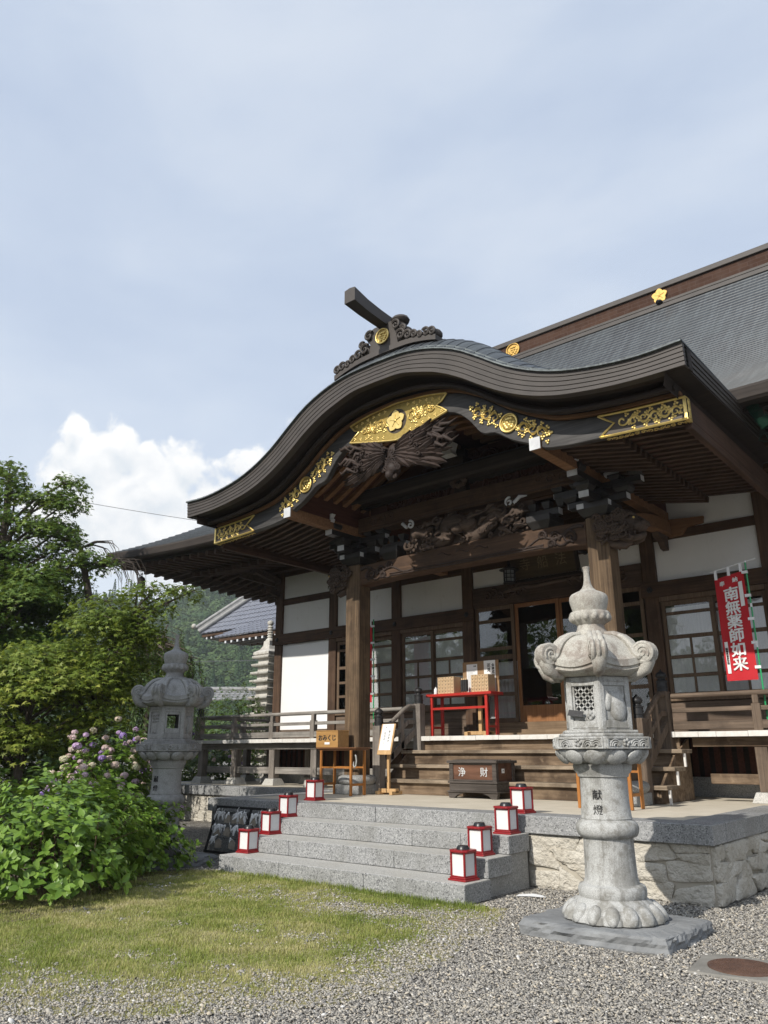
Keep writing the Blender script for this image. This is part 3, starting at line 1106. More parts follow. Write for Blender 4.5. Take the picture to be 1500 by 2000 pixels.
# long head beam (nageshi), left and right of the door bay
beam(-15.92, -9.36, 4.315, 4.60, WY - .09, WY - .053)
beam(-5.55, 1.02, 4.315, 4.60, WY - .09, WY - .053)
beam(-15.86, .96, 6.19, 6.42, WY - .045, WY + .15)
for a, b in zip(POSTS, POSTS[1:]):
    x0, x1 = a[1], b[0]
    if a == POSTS[3]: continue
    left = a == POSTS[0] or b == POSTS[-1]
    MB().box(x0, x1, WY + .02, WY + .06, 4.58, 5.39).build('plaster_panel', 'plaster', hall)
    beam(x0 + .001, x1 - .001, 5.39, 5.565, WY - .02, WY + .1)
    MB().box(x0, x1, WY + .02, WY + .06, 5.56, 6.20).build('plaster_panel', 'plaster', hall)
    MB().box(x0, x1, WY + .03, WY + .07, 6.42, 6.9).build('plaster_panel', 'plaster', hall)
# studs beside the panels of bay two
# door bay
beam(-9.40, -5.52, 5.40, 5.60, WY - .03, WY + .1)
for x0, x1 in ((-9.40, -8.62), (-6.3, -5.52)):
    MB().box(x0, x1, WY + .02, WY + .06, 5.02, 5.40).build('plaster_panel', 'plaster', hall)
MB().box(-8.62, -6.3, WY + .02, WY + .06, 5.02, 5.40).build('plaster_panel', 'plaster', hall)
MB().box(-9.40, -5.52, WY + .0, WY + .05, 5.60, 6.9).build('upper_board', 'beam', hall)
lint = MB().box(-9.405, -5.515, WY - .03, WY + .1, 4.58, 5.02)
lint.build('carved_lintel', 'carved', hall, bevel=.006)
for cx, sg in ((-9.0, 1), (-8.2, -1), (-6.7, 1), (-5.9, -1)):
    sc = MB()
    for k in range(3):
        pp = spiral((cx + k * .16 * sg, WY - .035, 4.80 + .05 * math.sin(k * 2)), .11, 1.3, (sg, 0, 0), (0, 0, 1), 18)
        sc.tube(pp, [.018 + .012 * i / 17 for i in range(18)], 6)
    sc.build('lintel_carving', 'carved', hall, smooth=60)
beam(-9.40, -5.52, 1.84, 2.12, WY - .04, WY + .12, 'lit_beam', 'door_sill')
MB().box(-9.40, -5.52, WY - .30, WY - .045, 1.838, 1.97).build('door_step', 'lit_beam', hall, bevel=.008)


def leaf(x0, x1, z0, z1, y, kind, mat='frame'):
    """one sliding lattice leaf: frame + glass + curtain"""
    f = MB()
    st = .075
    f.box(x0, x0 + st, y, y + .04, z0, z1); f.box(x1 - st, x1, y, y + .04, z0, z1)
    f.box(x0 + st, x1 - st, y, y + .04, z1 - .085, z1)
    f.box(x0 + st, x1 - st, y, y + .04, z0, z0 + .09)
    H = z1 - z0
    a, b = x0 + st, x1 - st
    if kind == 'lattice':
        zz = [.845, .885, .60, .645, .395, .43, .20, .235]
        for lo, hi in ((.852, .885), (.600, .640), (.395, .43), (.205, .24)):
            f.box(a, b, y + .004, y + .036, z0 + H * lo, z0 + H * hi)
        f.box((a + b) / 2 - .02, (a + b) / 2 + .02, y + .006, y + .034, z0 + .09, z0 + H * .600)
    elif kind == 'tall':
        for lo, hi in ((.855, .885), (.610, .64), (.53, .57), (.36, .39), (.22, .25)):
            f.box(a, b, y + .004, y + .036, z0 + H * lo, z0 + H * hi)
    elif kind == 'door':
        f.box(a, b, y + .006, y + .034, z0 + .09, z0 + .33)
    o = f.build('window' if kind != 'door' else 'door', mat, hall, bevel=.004)
    zb = z0 + (.34 if kind == 'door' else .05)
    MB().box(a - .02, b + .02, y + .017, y + .022, zb, z1 - .05).build('pane', 'glass', o)
    if kind == 'lattice':
        n = 40
        MB().loft([[(a - .02 + (b - a + .04) * i / n, y + .030 + .003 * math.sin(i * 1.7), z) for i in range(n + 1)] for z in (z0 + .05, z1 - .12)]).build('curtain', 'curtain', o, smooth=80)
    return o


def curtain(x0, x1, z0, z1, y):
    rows = []
    n = int((x1 - x0) / .02)
    for z in (z0, (z0 + z1) / 2, z1):
        rows.append([(x0 + (x1 - x0) * i / n, y + .012 * math.sin(i * 1.35) + .008 * math.sin(i * .37 + z), z) for i in range(n + 1)])
    MB().loft(rows).build('curtain', 'curtain', hall, smooth=80)


def window_bay(x0, x1, leaves=2, cur=True):
    beam(x0 + .002, x1 - .002, 4.22, 4.315, WY - .05, WY + .1, 'frame', 'window_head')
    beam(x0 + .002, x1 - .002, 2.40, 2.46, WY - .05, WY + .12, 'frame', 'window_sill')
    mid = (x0 + x1) / 2
    leaf(x0 + .01, mid + .03, 2.462, 4.218, WY + .0, 'lattice')
    leaf(mid - .03, x1 - .01, 2.462, 4.218, WY + .045, 'lattice')
    wn = MB()
    zz = [1.86, 2.03, 2.21, 2.398]
    for a, b in zip(zz, zz[1:]): wn.box(x0 + .002, x1 - .002, WY + .0, WY + .05, a, b - .006)
    wn.build('wainscot', 'frame_x', hall, bevel=.004)


MAT['frame_x'] = wood('wainscot timber', (.075, .050, .034), (.20, .145, .105), 'x', stain=.4, fine=22)
for i in (1, 2, 4, 5):
    window_bay(POSTS[i][1], POSTS[i + 1][0])
for i in (0, 6):
    x0, x1 = POSTS[i][1], POSTS[i + 1][0]
    MB().box(x0, x1, WY + .02, WY + .06, 2.10, 4.315).build('white_door_panel', 'plaster2', hall)
    beam(x0 + .001, x1 - .001, 1.85, 2.10, WY - .02, WY + .1, 'frame_x', 'door_sill')
# door bay leaves
leaf(-9.37, -8.40, 2.122, 4.575, WY + .0, 'tall')
leaf(-6.52, -5.55, 2.122, 4.575, WY + .0, 'tall')
leaf(-8.40, -7.36, 2.122, 4.575, WY + .05, 'door', 'door')
leaf(-7.40, -6.46, 2.122, 4.575, WY + .10, 'door', 'door')
curtain(-9.3, -8.5, 2.15, 3.4, WY + .3)
# round iron nail covers
for a, b in POSTS:
    cx = (a + b) / 2
    nm = MB()
    for k in range(6):
        an = k * math.pi / 3
        nm.ball((cx + .035 * math.cos(an), WY - .098, 4.455 + .035 * math.sin(an)), (.026, .02, .026), 8, 4)
    nm.ball((cx, WY - .103, 4.455), (.03, .025, .03), 8, 4)
    nm.build('nail_cover', 'iron', hall, smooth=60)

# ------------------------------------------------------------------ veranda
dk = MB()
for x0, x1 in ((-17.08, -9.74), (-9.736, -4.72), (-4.716, 2.2)):
    dk.box(x0, x1, 12.84, WY - .06, DZ - .07, DZ)
dk.box(-17.08, -15.95, WY - .056, 22.6, DZ - .07, DZ)
dk.build('veranda_deck', 'grey_y', hall)
ends = MB()
x = -17.09
r_ = random.Random(3)
while x < 2.2:
    wd = r_.uniform(.26, .60)
    ends.box(x, min(x + wd, 2.2) - .004, 12.745, 12.838, DZ - .078 - r_.uniform(0, .004), DZ + r_.uniform(0, .005))
    x += wd
ends.build('board_ends', 'deckend', hall, bevel=.003)
for x0, x1 in ((-17.0, -10.05), (-4.45, 2.2)):
    MB().box(x0, x1, 12.93, 13.08, DZ - .225, DZ - .08).build('deck_beam', 'grey' if x0 < -10 else 'riser', hall, bevel=.006)
    MB().box(x0 + .2, x1, 12.99, 13.06, 1.06, 1.21).build('tie_rail', 'grey' if x0 < -10 else 'riser', hall, bevel=.006)
MB().box(-16.95, -16.85, 13.1, 22, 1.06, 1.2).build('tie_rail', 'grey_y', hall)
MB().box(-15.9, 2.2, 14.2, 14.28, PZ, 1.12).build('foundation', 'granite_side', hall)
sk = MB()
xx = -15.6
while xx < .6:
    sk.box(xx, xx + .10, 14.31, 14.34, 1.12, DZ - .08); xx += .19
sk.build('floor_skirt', 'ceil', hall)
MB().box(-15.7, .7, 14.345, 14.40, .81, 1.80).build('skirt_board', 'dark', hall)
for y in np.arange(14.8, 22.4, 1.9):
    MB().box(-15.83, -15.7, y - .1, y + .1, PZ, DZ).build('floor_post', 'post', hall)
FOOTX = [-17.02, -15.70, -14.32, -12.93, -11.5, -3.45, -1.9, -.3, 1.3]
for i, x in enumerate(FOOTX):
    f = MB().box(x - .09, x + .09, 12.95, 13.13, PZ + .15, DZ - .08).build('veranda_post', 'grey_z' if x < -10 else 'rail_z', hall, bevel=.006)
    MB().frustum(x, 13.04, PZ - .002, PZ + .15, .20, .20, .14, .14).build('stone_foot', 'granite_top', f, bevel=.006)
for y in (14.5, 16, 17.5, 19):
    f = MB().box(-17.10, -16.94, y - .08, y + .08, PZ + .15, DZ - .08).build('veranda_post', 'grey_z', hall, bevel=.006)
    MB().frustum(-17.02, y, PZ - .002, PZ + .15, .20, .20, .14, .14).build('stone_foot', 'granite_top', f, bevel=.006)
for x in (-15.6, -14.2, -12.8):
    f = MB().box(x - .08, x + .08, 14.0, 14.16, PZ + .15, DZ - .08).build('veranda_post', 'grey_z', hall, bevel=.006)
    MB().frustum(x, 14.08, PZ - .002, PZ + .15, .18, .18, .13, .13).build('stone_foot', 'granite_top', f)


def giboshi(mb, cx, cy, z, s=1.0):
    mb.lathe([(.085 * s, z), (.085 * s, z + .05 * s), (.093 * s, z + .055 * s), (.093 * s, z + .07 * s), (.085 * s, z + .075 * s), (.083 * s, z + .15 * s), (.092 * s, z + .155 * s),
              (.092 * s, z + .17 * s), (.075 * s, z + .175 * s), (.06 * s, z + .19 * s), (.058 * s, z + .205 * s), (.085 * s, z + .235 * s), (.088 * s, z + .265 * s),
              (.065 * s, z + .30 * s), (.022 * s, z + .325 * s), (.004, z + .36 * s)], 16, (cx, cy))


def newel(x, y, z0, z1, mat, part=hall):
    p = MB().box(x - .09, x + .09, y - .09, y + .09, z0, z1).build('newel_post', mat, part, bevel=.01)
    g = MB(); giboshi(g, x, y, z1 - .002)
    g.build('finial', 'iron', p, smooth=40)
    return p


def rail_run(p0, p1, posts, matx, gm):
    """veranda railing along x between two points"""
    x0, y, x1 = p0[0], p0[1], p1[0]
    rail = MB().tube([(x0, y, DZ + .56), (x1, y, DZ + .56)], .042, 10)
    rail.build('handrail', matx, hall, smooth=50)
    MB().box(x0, x1, y - .03, y + .03, DZ + .30, DZ + .37).build('mid_rail', matx, hall, bevel=.006)
    MB().box(x0, x1, y - .055, y + .055, DZ + .035, DZ + .16).build('base_rail', matx, hall, bevel=.006)
    for px in posts:
        MB().box(px - .065, px + .065, y - .062, y + .062, DZ, DZ + .40).box(px - .045, px + .045, y - .045, y + .045, DZ + .40, DZ + .53).build('baluster', gm, hall, bevel=.006)


rail_run((-16.95, 12.86), (-9.9, 12.86), (-15.62, -14.22, -12.85, -11.4), 'grey', 'grey_z')
rail_run((-4.68, 12.86), (2.0, 12.86), (-3.40, -1.7, 0.0), 'rail', 'rail_z')
newel(-17.0, 12.86, DZ, DZ + .60, 'grey_z')
newel(-9.80, 12.80, DZ - .3, DZ + .64, 'grey_z')
newel(-4.79, 12.80, DZ - .3, DZ + .64, 'rail_z')
# railing back along the left side of the veranda
MB().tube([(-17.0, 12.95, DZ + .56), (-17.0, 22, DZ + .56)], .042, 8).build('handrail', 'grey_y', hall, smooth=50)
MB().box(-17.03, -16.97, 12.95, 22, DZ + .30, DZ + .37).build('mid_rail', 'grey_y', hall)
MB().box(-17.05, -16.95, 12.95, 22, DZ + .035, DZ + .16).build('base_rail', 'grey_y', hall)
for y in (14.3, 15.8, 17.3):
    MB().box(-17.06, -16.94, y - .06, y + .06, DZ, DZ + .5).build('baluster', 'grey_z', hall)

# wooden stairs
SX0, SX1 = -10.02, -4.47
TR = [(11.72, 1.062), (12.10, 1.318), (12.48, 1.575)]
for k, (y, z) in enumerate(TR):
    MB().box(SX0, SX1, y, y + .46, z - .062, z).build('stair_tread', 'step', hall, bevel=.008)
    zb = (PZ + .001) if k == 0 else TR[k - 1][1] + .001
    MB().box(SX0 + .12, SX1 - .16, y + .075, y + .115, zb, z - .063).build('stair_riser', 'riser', hall)
MB().box(SX0 + .12, SX1 - .16, 12.86, 12.92, 1.576, DZ - .079).build('stair_riser', 'riser', hall)
for x in (SX0 + .10, SX1 - .15):
    sd = MB().prism([(11.80, PZ), (13.2, PZ), (13.2, 1.74), (12.58, 1.50), (12.56, 1.51), (12.20, 1.25), (12.18, 1.255), (11.82, .99)], x - .02, x + .02, 'yz')
    sd.build('stringer', 'riser', hall)
# pale edge boards at the stair end
for (y, z) in TR:
    MB().box(SX1 - .02, SX1 + .012, y + .09, y + .13, max(PZ, z - .26), z - .063).build('stair_edge', 'deckend', hall)
for x, mt in ((-9.86, 'grey_z'), (-4.76, 'rail_z')):
    newel(x, 11.62, PZ, 2.02, mt)
    a0, a1 = (x, 11.70, 1.93), (x, 12.52, 2.42)
    MB().tube([(x, 11.66, 1.86), (x, 11.72, 1.92), (x, 12.1, 2.16), (x, 12.42, 2.36), (x, 12.56, 2.42), (x, 12.75, 2.42)], .045, 10).build('stair_handrail', mt, hall, smooth=50)
    MB().bar((x, 11.70, 1.62), (x, 12.50, 2.12), .07, .085).bar((x, 12.48, 2.115), (x, 12.74, 2.125), .07, .085).build('stair_mid_rail', mt, hall, bevel=.006)
    MB().bar((x, 11.70, 1.27), (x, 12.74, 1.96), .08, .13).build('stair_base_rail', mt, hall, bevel=.006)
    for y, z in ((11.98, 1.48), (12.3, 1.68)):
        MB().box(x - .04, x + .04, y - .05, y + .05, z - .08, z + .58).build('stair_baluster', mt, hall, bevel=.005)

# ------------------------------------------------------------------ main roof
XL, XR, YE, YR, YB = -19.15, 4.23, 11.0, 18.5, 26.0
ZE = 6.53


def zf(t): return .48 * t + .0512 * t * t


def upturn(a, b):
    k = max(0, 1 - max(a, b) / 5.5)
    return .27 * k * k


GX = 3.5


def slope_sheet(side):
    """stepped shingle courses"""
    mb = MB()
    step = .125
    tmax = (YR - YE - .2) if side in 'fb' else GX
    n = int(tmax / step)
    for k in range(n):
        t0, t1 = k * step, (k + 1) * step + .02
        for which in (0, 1):
            pass
        ins0 = min(t0, GX); ins1 = min(t1, GX)
        cols = 40
        rows = []
        for t, ins, lift in ((t0, ins0, -.004), (t0, ins0, .030), (t1, ins1, .004)):
            row = []
            for i in range(cols + 1):
                u = i / cols
                # denser near the corners
                u = .5 - .5 * math.cos(math.pi * u) if True else u
                if side in 'fb':
                    x = XL + ins + (XR - XL - 2 * ins) * u
                    d = min(x - XL, XR - x)
                    z = ZE + zf(t) + upturn(t, d) * (1 - t / 9) + lift
                    row.append((x, YE + t if side == 'f' else YB - t, z))
                else:
                    y = YE + ins + (YB - YE - 2 * ins) * u
                    d = min(y - YE, YB - y)
                    z = ZE + zf(t) + upturn(t, d) * (1 - t / 9) + lift
                    row.append((XL + t if side == 'l' else XR - t, y, z))
            if side in 'bl': row.reverse()
            rows.append(row)
        mb.loft(rows)
    return mb


roof = slope_sheet('f').build('roof', 'copper', hall)
slope_sheet('l').build('side_slope', 'copper', roof)
slope_sheet('r').build('side_slope', 'copper', roof)
slope_sheet('b').build('rear_slope', 'copper', roof)
# underside and eave boards
und = MB()


def eave_ring(d, dz):
    pts = []
    N = 40
    A = [(XL + d, YE + d), (XR - d, YE + d), (XR - d, YB - d), (XL + d, YB - d)]
    for i in range(4):
        p, q = A[i], A[(i + 1) % 4]
        for k in range(N):
            u = k / N; u = .5 - .5 * math.cos(math.pi * u)
            x = p[0] + (q[0] - p[0]) * u; y = p[1] + (q[1] - p[1]) * u
            a = min(x - XL, XR - x); b = min(y - YE, YB - y)
            lo, hi = sorted((a, b))
            pts.append((x, y, ZE + upturn(d, hi) * max(.1, 1 - d / 3.5) + dz))
    return pts


MB().loft([eave_ring(0, .018), eave_ring(-.015, -.02), eave_ring(.0, -.17), eave_ring(.04, -.21), eave_ring(.30, -.19), eave_ring(.32, -.01)], closed=True).build('eave_edge', 'eave', roof)
MB().loft([eave_ring(.30, -.17), eave_ring(.30, -.25), eave_ring(.42, -.25), eave_ring(.42, -.15)], closed=True).build('eave_board', 'eave', roof)
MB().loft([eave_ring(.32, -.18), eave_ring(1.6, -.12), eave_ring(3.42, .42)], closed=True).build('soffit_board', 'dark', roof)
MB().loft([eave_ring(1.62, -.16), eave_ring(1.62, -.36), eave_ring(1.76, -.36), eave_ring(1.76, -.12)], closed=True).build('purlin', 'beam', roof)
MB().loft([eave_ring(3.0, -.02), eave_ring(3.0, -.26), eave_ring(3.22, -.26), eave_ring(3.22, .1)], closed=True).build('wall_purlin', 'beam', roof)


def rafter_at(u, along, tier, side='l'):
    """one eave rafter; u is the position along the eave"""
    if along == 'x':      # left eave, running in x
        a = min(u - YE, YB - u)
        e = upturn(0, a)
        if tier == 0: p, q = (XL + .33, u, ZE - .32 + e), (XL + 1.75, u, ZE - .22 + e * .6)
        else: p, q = (XL + 1.42, u, ZE - .43 + e * .65), (XL + 3.4, u, ZE - .02 + e * .1)
    else:
        a = min(u - XL, XR - u)
        e = upturn(0, a)
        if tier == 0: p, q = (u, YE + .33, ZE - .32 + e), (u, YE + 1.75, ZE - .22 + e * .6)
        else: p, q = (u, YE + 1.42, ZE - .43 + e * .65), (u, YE + 3.4, ZE - .02 + e * .1)
    return MB().bar(p, q, .085, .115)


for k in range(24):
    u = YE + 1.0 + k * .33
    rafter_at(u, 'x', 0).build('eave_rafter', 'rafter', roof)
    if k > 2: rafter_at(u, 'x', 1).build('eave_rafter', 'rafter', roof)
for k in range(18):
    u = XL + 1.0 + k * .33
    rafter_at(u, 'y', 0).build('eave_rafter', 'rafter_y', roof)
    if k > 2: rafter_at(u, 'y', 1).build('eave_rafter', 'rafter_y', roof)
for k in range(10):
    u = XR - 6.6 + k * .36
    rafter_at(u, 'y', 0).build('eave_rafter', 'rafter_y', roof)
# hip corner beam
MB().bar((XL + .28, YE + .28, ZE - .30 + .25), (XL + 3.6, YE + 3.6, ZE - .05), .20, .24).build('hip_beam', 'beam', roof, bevel=.01)
# bracket arms at the left corner post
br = MB()
br.bar((-15.73, 14.25, 6.05), (-15.73, 13.35, 6.25), .14, .16).bar((-15.73, 14.25, 5.70), (-15.73, 13.75, 5.80), .12, .14)
br.bar((-15.8, 14.3, 6.1), (-16.6, 14.3, 6.25), .14, .16).bar((-15.8, 14.2, 6.0), (-16.5, 13.5, 6.25), .13, .16)
for c in ((-15.73, 13.28, 6.2), (-15.73, 13.70, 5.76), (-16.66, 14.3, 6.25)):
    br.tube(spiral(c, .11, 1.2, (0, 1, 0), (0, 0, 1), 14), .028, 6)
br.build('corner_bracket', 'carved_pale', hall, smooth=40)

# ridge
rx0, rx1 = XL + GX - .25, XR - GX + .25
zr = ZE + zf(YR - YE - .25)
rid = MB().box(rx0, rx1, YR - .34, YR + .34, zr - .25, zr + .40).build('ridge', 'ridge', hall)
MB().box(rx0 - .1, rx1 + .1, YR - .40, YR + .40, zr + .402, zr + .52).box(rx0 - .1, rx1 + .1, YR - .36, YR + .36, zr + .522, zr + .58).build('ridge_cap', 'fascia', rid, bevel=.012)
MB().box(rx0 - .02, rx1 + .02, YR - .42, YR + .42, zr - .06, zr + .02).box(rx0 - .02, rx1 + .02, YR - .48, YR + .48, zr - .22, zr - .10).build('ridge_base', 'fascia', rid, bevel=.01)


def bellflower(c, r, mat='gold', parent=None, name='crest', d=.05):
    """five petalled crest facing -y"""
    mb = MB()
    out = []
    for k in range(60):
        a = 2 * math.pi * k / 60
        ph = ((a - math.pi / 2) / (2 * math.pi / 5)) % 1.0
        rr = r * (.70 + .30 * (1 - abs(ph if ph < .5 else 1 - ph) * 2)**.8)
        out.append((c[0] + rr * math.cos(a), c[2] + rr * math.sin(a)))
    mb.prism(out, c[1], c[1] - d)
    for k in range(5):
        a = math.pi / 2 + 2 * math.pi * k / 5
        mb.tube([(c[0] + .12 * r * math.cos(a), c[1] - d - .004, c[2] + .12 * r * math.sin(a)), (c[0] + .62 * r * math.cos(a), c[1] - d - .004, c[2] + .62 * r * math.sin(a))], r * .035, 5)
    mb.ball((c[0], c[1] - d, c[2]), (r * .16, r * .1, r * .16), 10, 5)
    return mb.build(name, mat, parent, smooth=40)


def round_crest(c, r, parent, name='crest', mat='gold', d=.05):
    """ring with three leaf clusters, facing -y"""
    mb = MB()
    ring = [(c[0] + r * math.cos(2 * math.pi * k / 32), c[1] - d * .6, c[2] + r * math.sin(2 * math.pi * k / 32)) for k in range(33)]
    mb.tube(ring, r * .10, 8)
    for k in range(3):
        a = math.pi / 2 + 2 * math.pi * k / 3
        for da, rr in ((0, .50), (.5, .55), (-.5, .55)):
            q = (c[0] + r * rr * math.cos(a + da), c[1] - d * .5, c[2] + r * rr * math.sin(a + da))
            mb.ball(q, (r * .19, d * .35, r * .19), 8, 5)
        mb.ball((c[0] + r * .22 * math.cos(a + 1.05), c[1] - d * .5, c[2] + r * .22 * math.sin(a + 1.05)), (r * .15, d * .3, r * .15), 8, 5)
    mb.prism([(c[0] + r * .96 * math.cos(2 * math.pi * k / 24), c[2] + r * .96 * math.sin(2 * math.pi * k / 24)) for k in range(24)], c[1] + .01, c[1] - d * .25)
    o = mb.build(name, mat, parent, smooth=50)
    return o


bellflower((-5.74, YR - .35, zr + .21), .21, 'goldcrest', parent=rid)
round_crest((-10.16, YR - .35, zr + .21), .21, rid, 'crest', 'goldcrest')
round_crest((-1.35, YR - .35, zr + .21), .21, rid, 'crest', 'goldcrest')
MB().ball((-5.74, YR - .48, zr - .03), (.09, .11, .06), 12, 6).box(-5.77, -5.71, YR - .42, YR - .33, zr - .02, zr + .05).build('ridge_lamp', 'iron', rid, smooth=50)
# gable walls under the upper roof (left and right ends)
for s_, x in ((-1, XL + GX - .02), (1, XR - GX + .02)):
    g = MB()
    ysl = [YE + GX + (YR - YE - GX) * i / 12 for i in range(13)]
    poly = [(y, ZE + zf(min(y - YE, YB - y)) - .03) for y in ysl] + [(2 * YR - y, ZE + zf(y - YE) - .03) for y in reversed(ysl[:-1])]
    g.prism(poly, x, x + s_ * -.15, 'yz')
    g.build('gable_wall', 'dark', roof)

# ------------------------------------------------------------------ porch
CX = -7.55
PX = [-10.15, -4.95]
for px in PX:
    p = MB().box(px - .18, px + .18, 11.15, 11.51, 1.10, 5.12).build('pillar', 'pillar', hall, bevel=.022)
    b = MB().box(px - .29, px + .29, 11.04, 11.62, PZ - .002, PZ + .17)
    b.build('plinth', 'granite_side', p, bevel=.012)
    MB().lathe([(.30, PZ + .168), (.345, PZ + .20), (.36, PZ + .25), (.345, PZ + .30), (.30, PZ + .325), (.27, PZ + .335)], 28, (px, 11.33)).build('plinth_ring', 'granite_side', p, smooth=50)


def arch_beam(x0, x1, zt0, zb0, rise, y0, y1, mat, name, rb=None):
    n = 24
    rb = rise if rb is None else rb
    A = [(x0 + (x1 - x0) * i / n, zt0 + rise * (1 - (2 * i / n - 1)**2)) for i in range(n + 1)]
    B = [(x0 + (x1 - x0) * i / n, zb0 + rb * (1 - (2 * i / n - 1)**4)) for i in range(n + 1)]
    return MB().band(A, B, y0, y1).build(name, mat, hall, bevel=.015)


rb1 = arch_beam(PX[0] + .18, PX[1] - .18, 5.07, 4.68, .06, 11.17, 11.49, 'beam', 'rainbow_beam', .06)
# mouldings and scroll relief along the beam face
sc = MB()
n = 30
for dz in (.035, .075):
    sc.tube([(PX[0] + .95 + (PX[1] - PX[0] - 1.9) * i / n, 11.165, 4.735 + dz) for i in range(n + 1)], .014, 6)
for sg, cx in ((1, PX[0] + .18), (-1, PX[1] - .18)):
    sc.tube([(cx + sg * (.04 + .09 * i), 11.165, 4.99 - .012 * i + .05 * math.sin(i * .9)) for i in range(16)], [.034 - .0016 * i for i in range(16)], 7)
    for k, (dx, dz, r) in enumerate(((.30, 4.86, .12), (.56, 4.90, .10), (.78, 4.97, .08), (.62, 4.80, .07))):
        sc.tube(spiral((cx + sg * dx, 11.16, dz), r, 1.6, (sg, 0, 0), (0, 0, 1), 26), [.010 + .020 * i / 25 for i in range(26)], 6)
    sc.tube([(cx + sg * (.22 + .06 * i), 11.163, 4.77 + .03 * math.sin(i * 1.3)) for i in range(14)], [.03 - .0018 * i for i in range(14)], 6)
for k in range(3):
    sc.tube([(CX - .5 + .4 * k + .03 * i, 11.165, 4.98 + .03 * math.sin(i * .6)) for i in range(10)], .010, 5)
sc.build('beam_scroll', 'carved_dark', rb1, smooth=60)
arch_beam(PX[0] + .10, PX[1] - .10, 6.06, 5.76, .05, 11.19, 11.47, 'beam', 'upper_beam', .0)
s2 = MB()
for sg, cx in ((1, PX[0] + .30), (-1, PX[1] - .30)):
    for k, (dx, dz, r) in enumerate(((.22, 5.92, .11), (.46, 5.94, .09), (.68, 5.97, .07))):
        s2.tube(spiral((cx + sg * dx, 11.185, dz), r, 1.5, (sg, 0, 0), (0, 0, 1), 24), [.006 + .010 * i / 23 for i in range(24)], 5)
s2.tube([(PX[0] + .5 + (PX[1] - PX[0] - 1.0) * i / 20, 11.185, 5.80) for i in range(21)], .012, 5)
s2.build('beam_scroll', 'carved', hall, smooth=60)
# tie beams from the pillars back to the hall, and the visible brace on the right
for px in PX:
    t_ = MB()
    ys_ = [11.5 + (WY - 11.55) * i / 14 for i in range(15)]
    A = [(y, 5.12 + .58 * math.sin(math.pi * .55 * i / 14)) for i, y in enumerate(ys_)]
    Bq = [(y, 4.86 + .58 * math.sin(math.pi * .55 * i / 14)) for i, y in enumerate(ys_)]
    t_.prism(A + list(reversed(Bq)), px - .11, px + .11, 'yz')
    t_.build('tie_beam', 'rib', hall, bevel=.01)


def beast(cx, sg, name):
    """carved curly maned beast head projecting sideways from a pillar head (sg: outward direction)"""
    r = random.Random(5 + int(sg))
    mb = MB()
    X = lambda d: cx + sg * d
    y = 11.30
    mb.ball((X(.10), y, 4.90), (.22, .19, .19), 14, 9)                     # neck
    mb.ball((X(.34), y, 4.92), (.22, .20, .17), 14, 9)                     # skull
    mb.ball((X(.52), y, 4.86), (.12, .16, .10), 12, 8)                     # snout
    mb.ball((X(.62), y - .05, 4.89), (.05, .06, .05), 10, 6).ball((X(.62), y + .05, 4.89), (.05, .06, .05), 10, 6)
    mb.tube([(X(.20), y - .10, 4.74), (X(.38), y - .10, 4.66), (X(.52), y - .06, 4.68), (X(.58), y, 4.72), (X(.52), y + .06, 4.68), (X(.38), y + .10, 4.66)], [.06, .055, .05, .04, .05, .055], 8)
    mb.tube([(X(-.05), y - .05, 4.76), (X(.12), y - .06, 4.64), (X(.30), y - .05, 4.58), (X(.40), y - .04, 4.62)], [.10, .09, .06, .02], 8)
    for q in (-1, 1):
        mb.ball((X(.47), y + q * .14, 4.97), (.05, .045, .045), 10, 6)
        mb.tube([(X(.36), y + q * .15, 5.03), (X(.46), y + q * .17, 5.05), (X(.56), y + q * .14, 4.99)], [.02, .035, .012], 7)
        for (d, z) in ((.56, 4.79), (.48, 4.77), (.40, 4.77)):
            mb.tube([(X(d), y + q * .12, z), (X(d + .01), y + q * .13, z - .07)], [.018, .003], 5)
    for k in range(70):                 # curls of the mane
        d = r.uniform(-.10, .42); z = r.uniform(4.66, 5.10)
        rr = math.sqrt(max(.0, 1 - ((d - .15) / .36)**2) * max(0, 1 - ((z - 4.89) / .26)**2))
        q = -1 if r.random() < .8 else 1
        c = (X(d), y + q * (.14 + .09 * rr), z)
        mb.tube(spiral(c, r.uniform(.035, .075), r.uniform(1.1, 1.6), (r.choice((-1, 1)), 0, 0), (0, .15, 1), 15, start=r.uniform(0, 6)), [.008 + .016 * i / 14 for i in range(15)], 6)
    for k in range(12):
        d = r.uniform(-.1, .3)
        mb.tube([(X(d), y + r.uniform(-.15, .1), 5.08), (X(d + .08), y + r.uniform(-.15, .1), 5.13), (X(d + .16), y + r.uniform(-.15, .1), 5.08)], [.03, .035, .01], 6)
    o = mb.build(name, 'carved_pale', hall, smooth=60)
    e = MB()
    for q in (-1, 1): e.ball((X(.505), y + q * .165, 4.975), (.020, .020, .020), 8, 5)
    e.build('eye', 'gold', o, smooth=60)


beast(PX[0] - .12, -1, 'beast_head')
beast(PX[1] + .12, 1, 'beast_head')

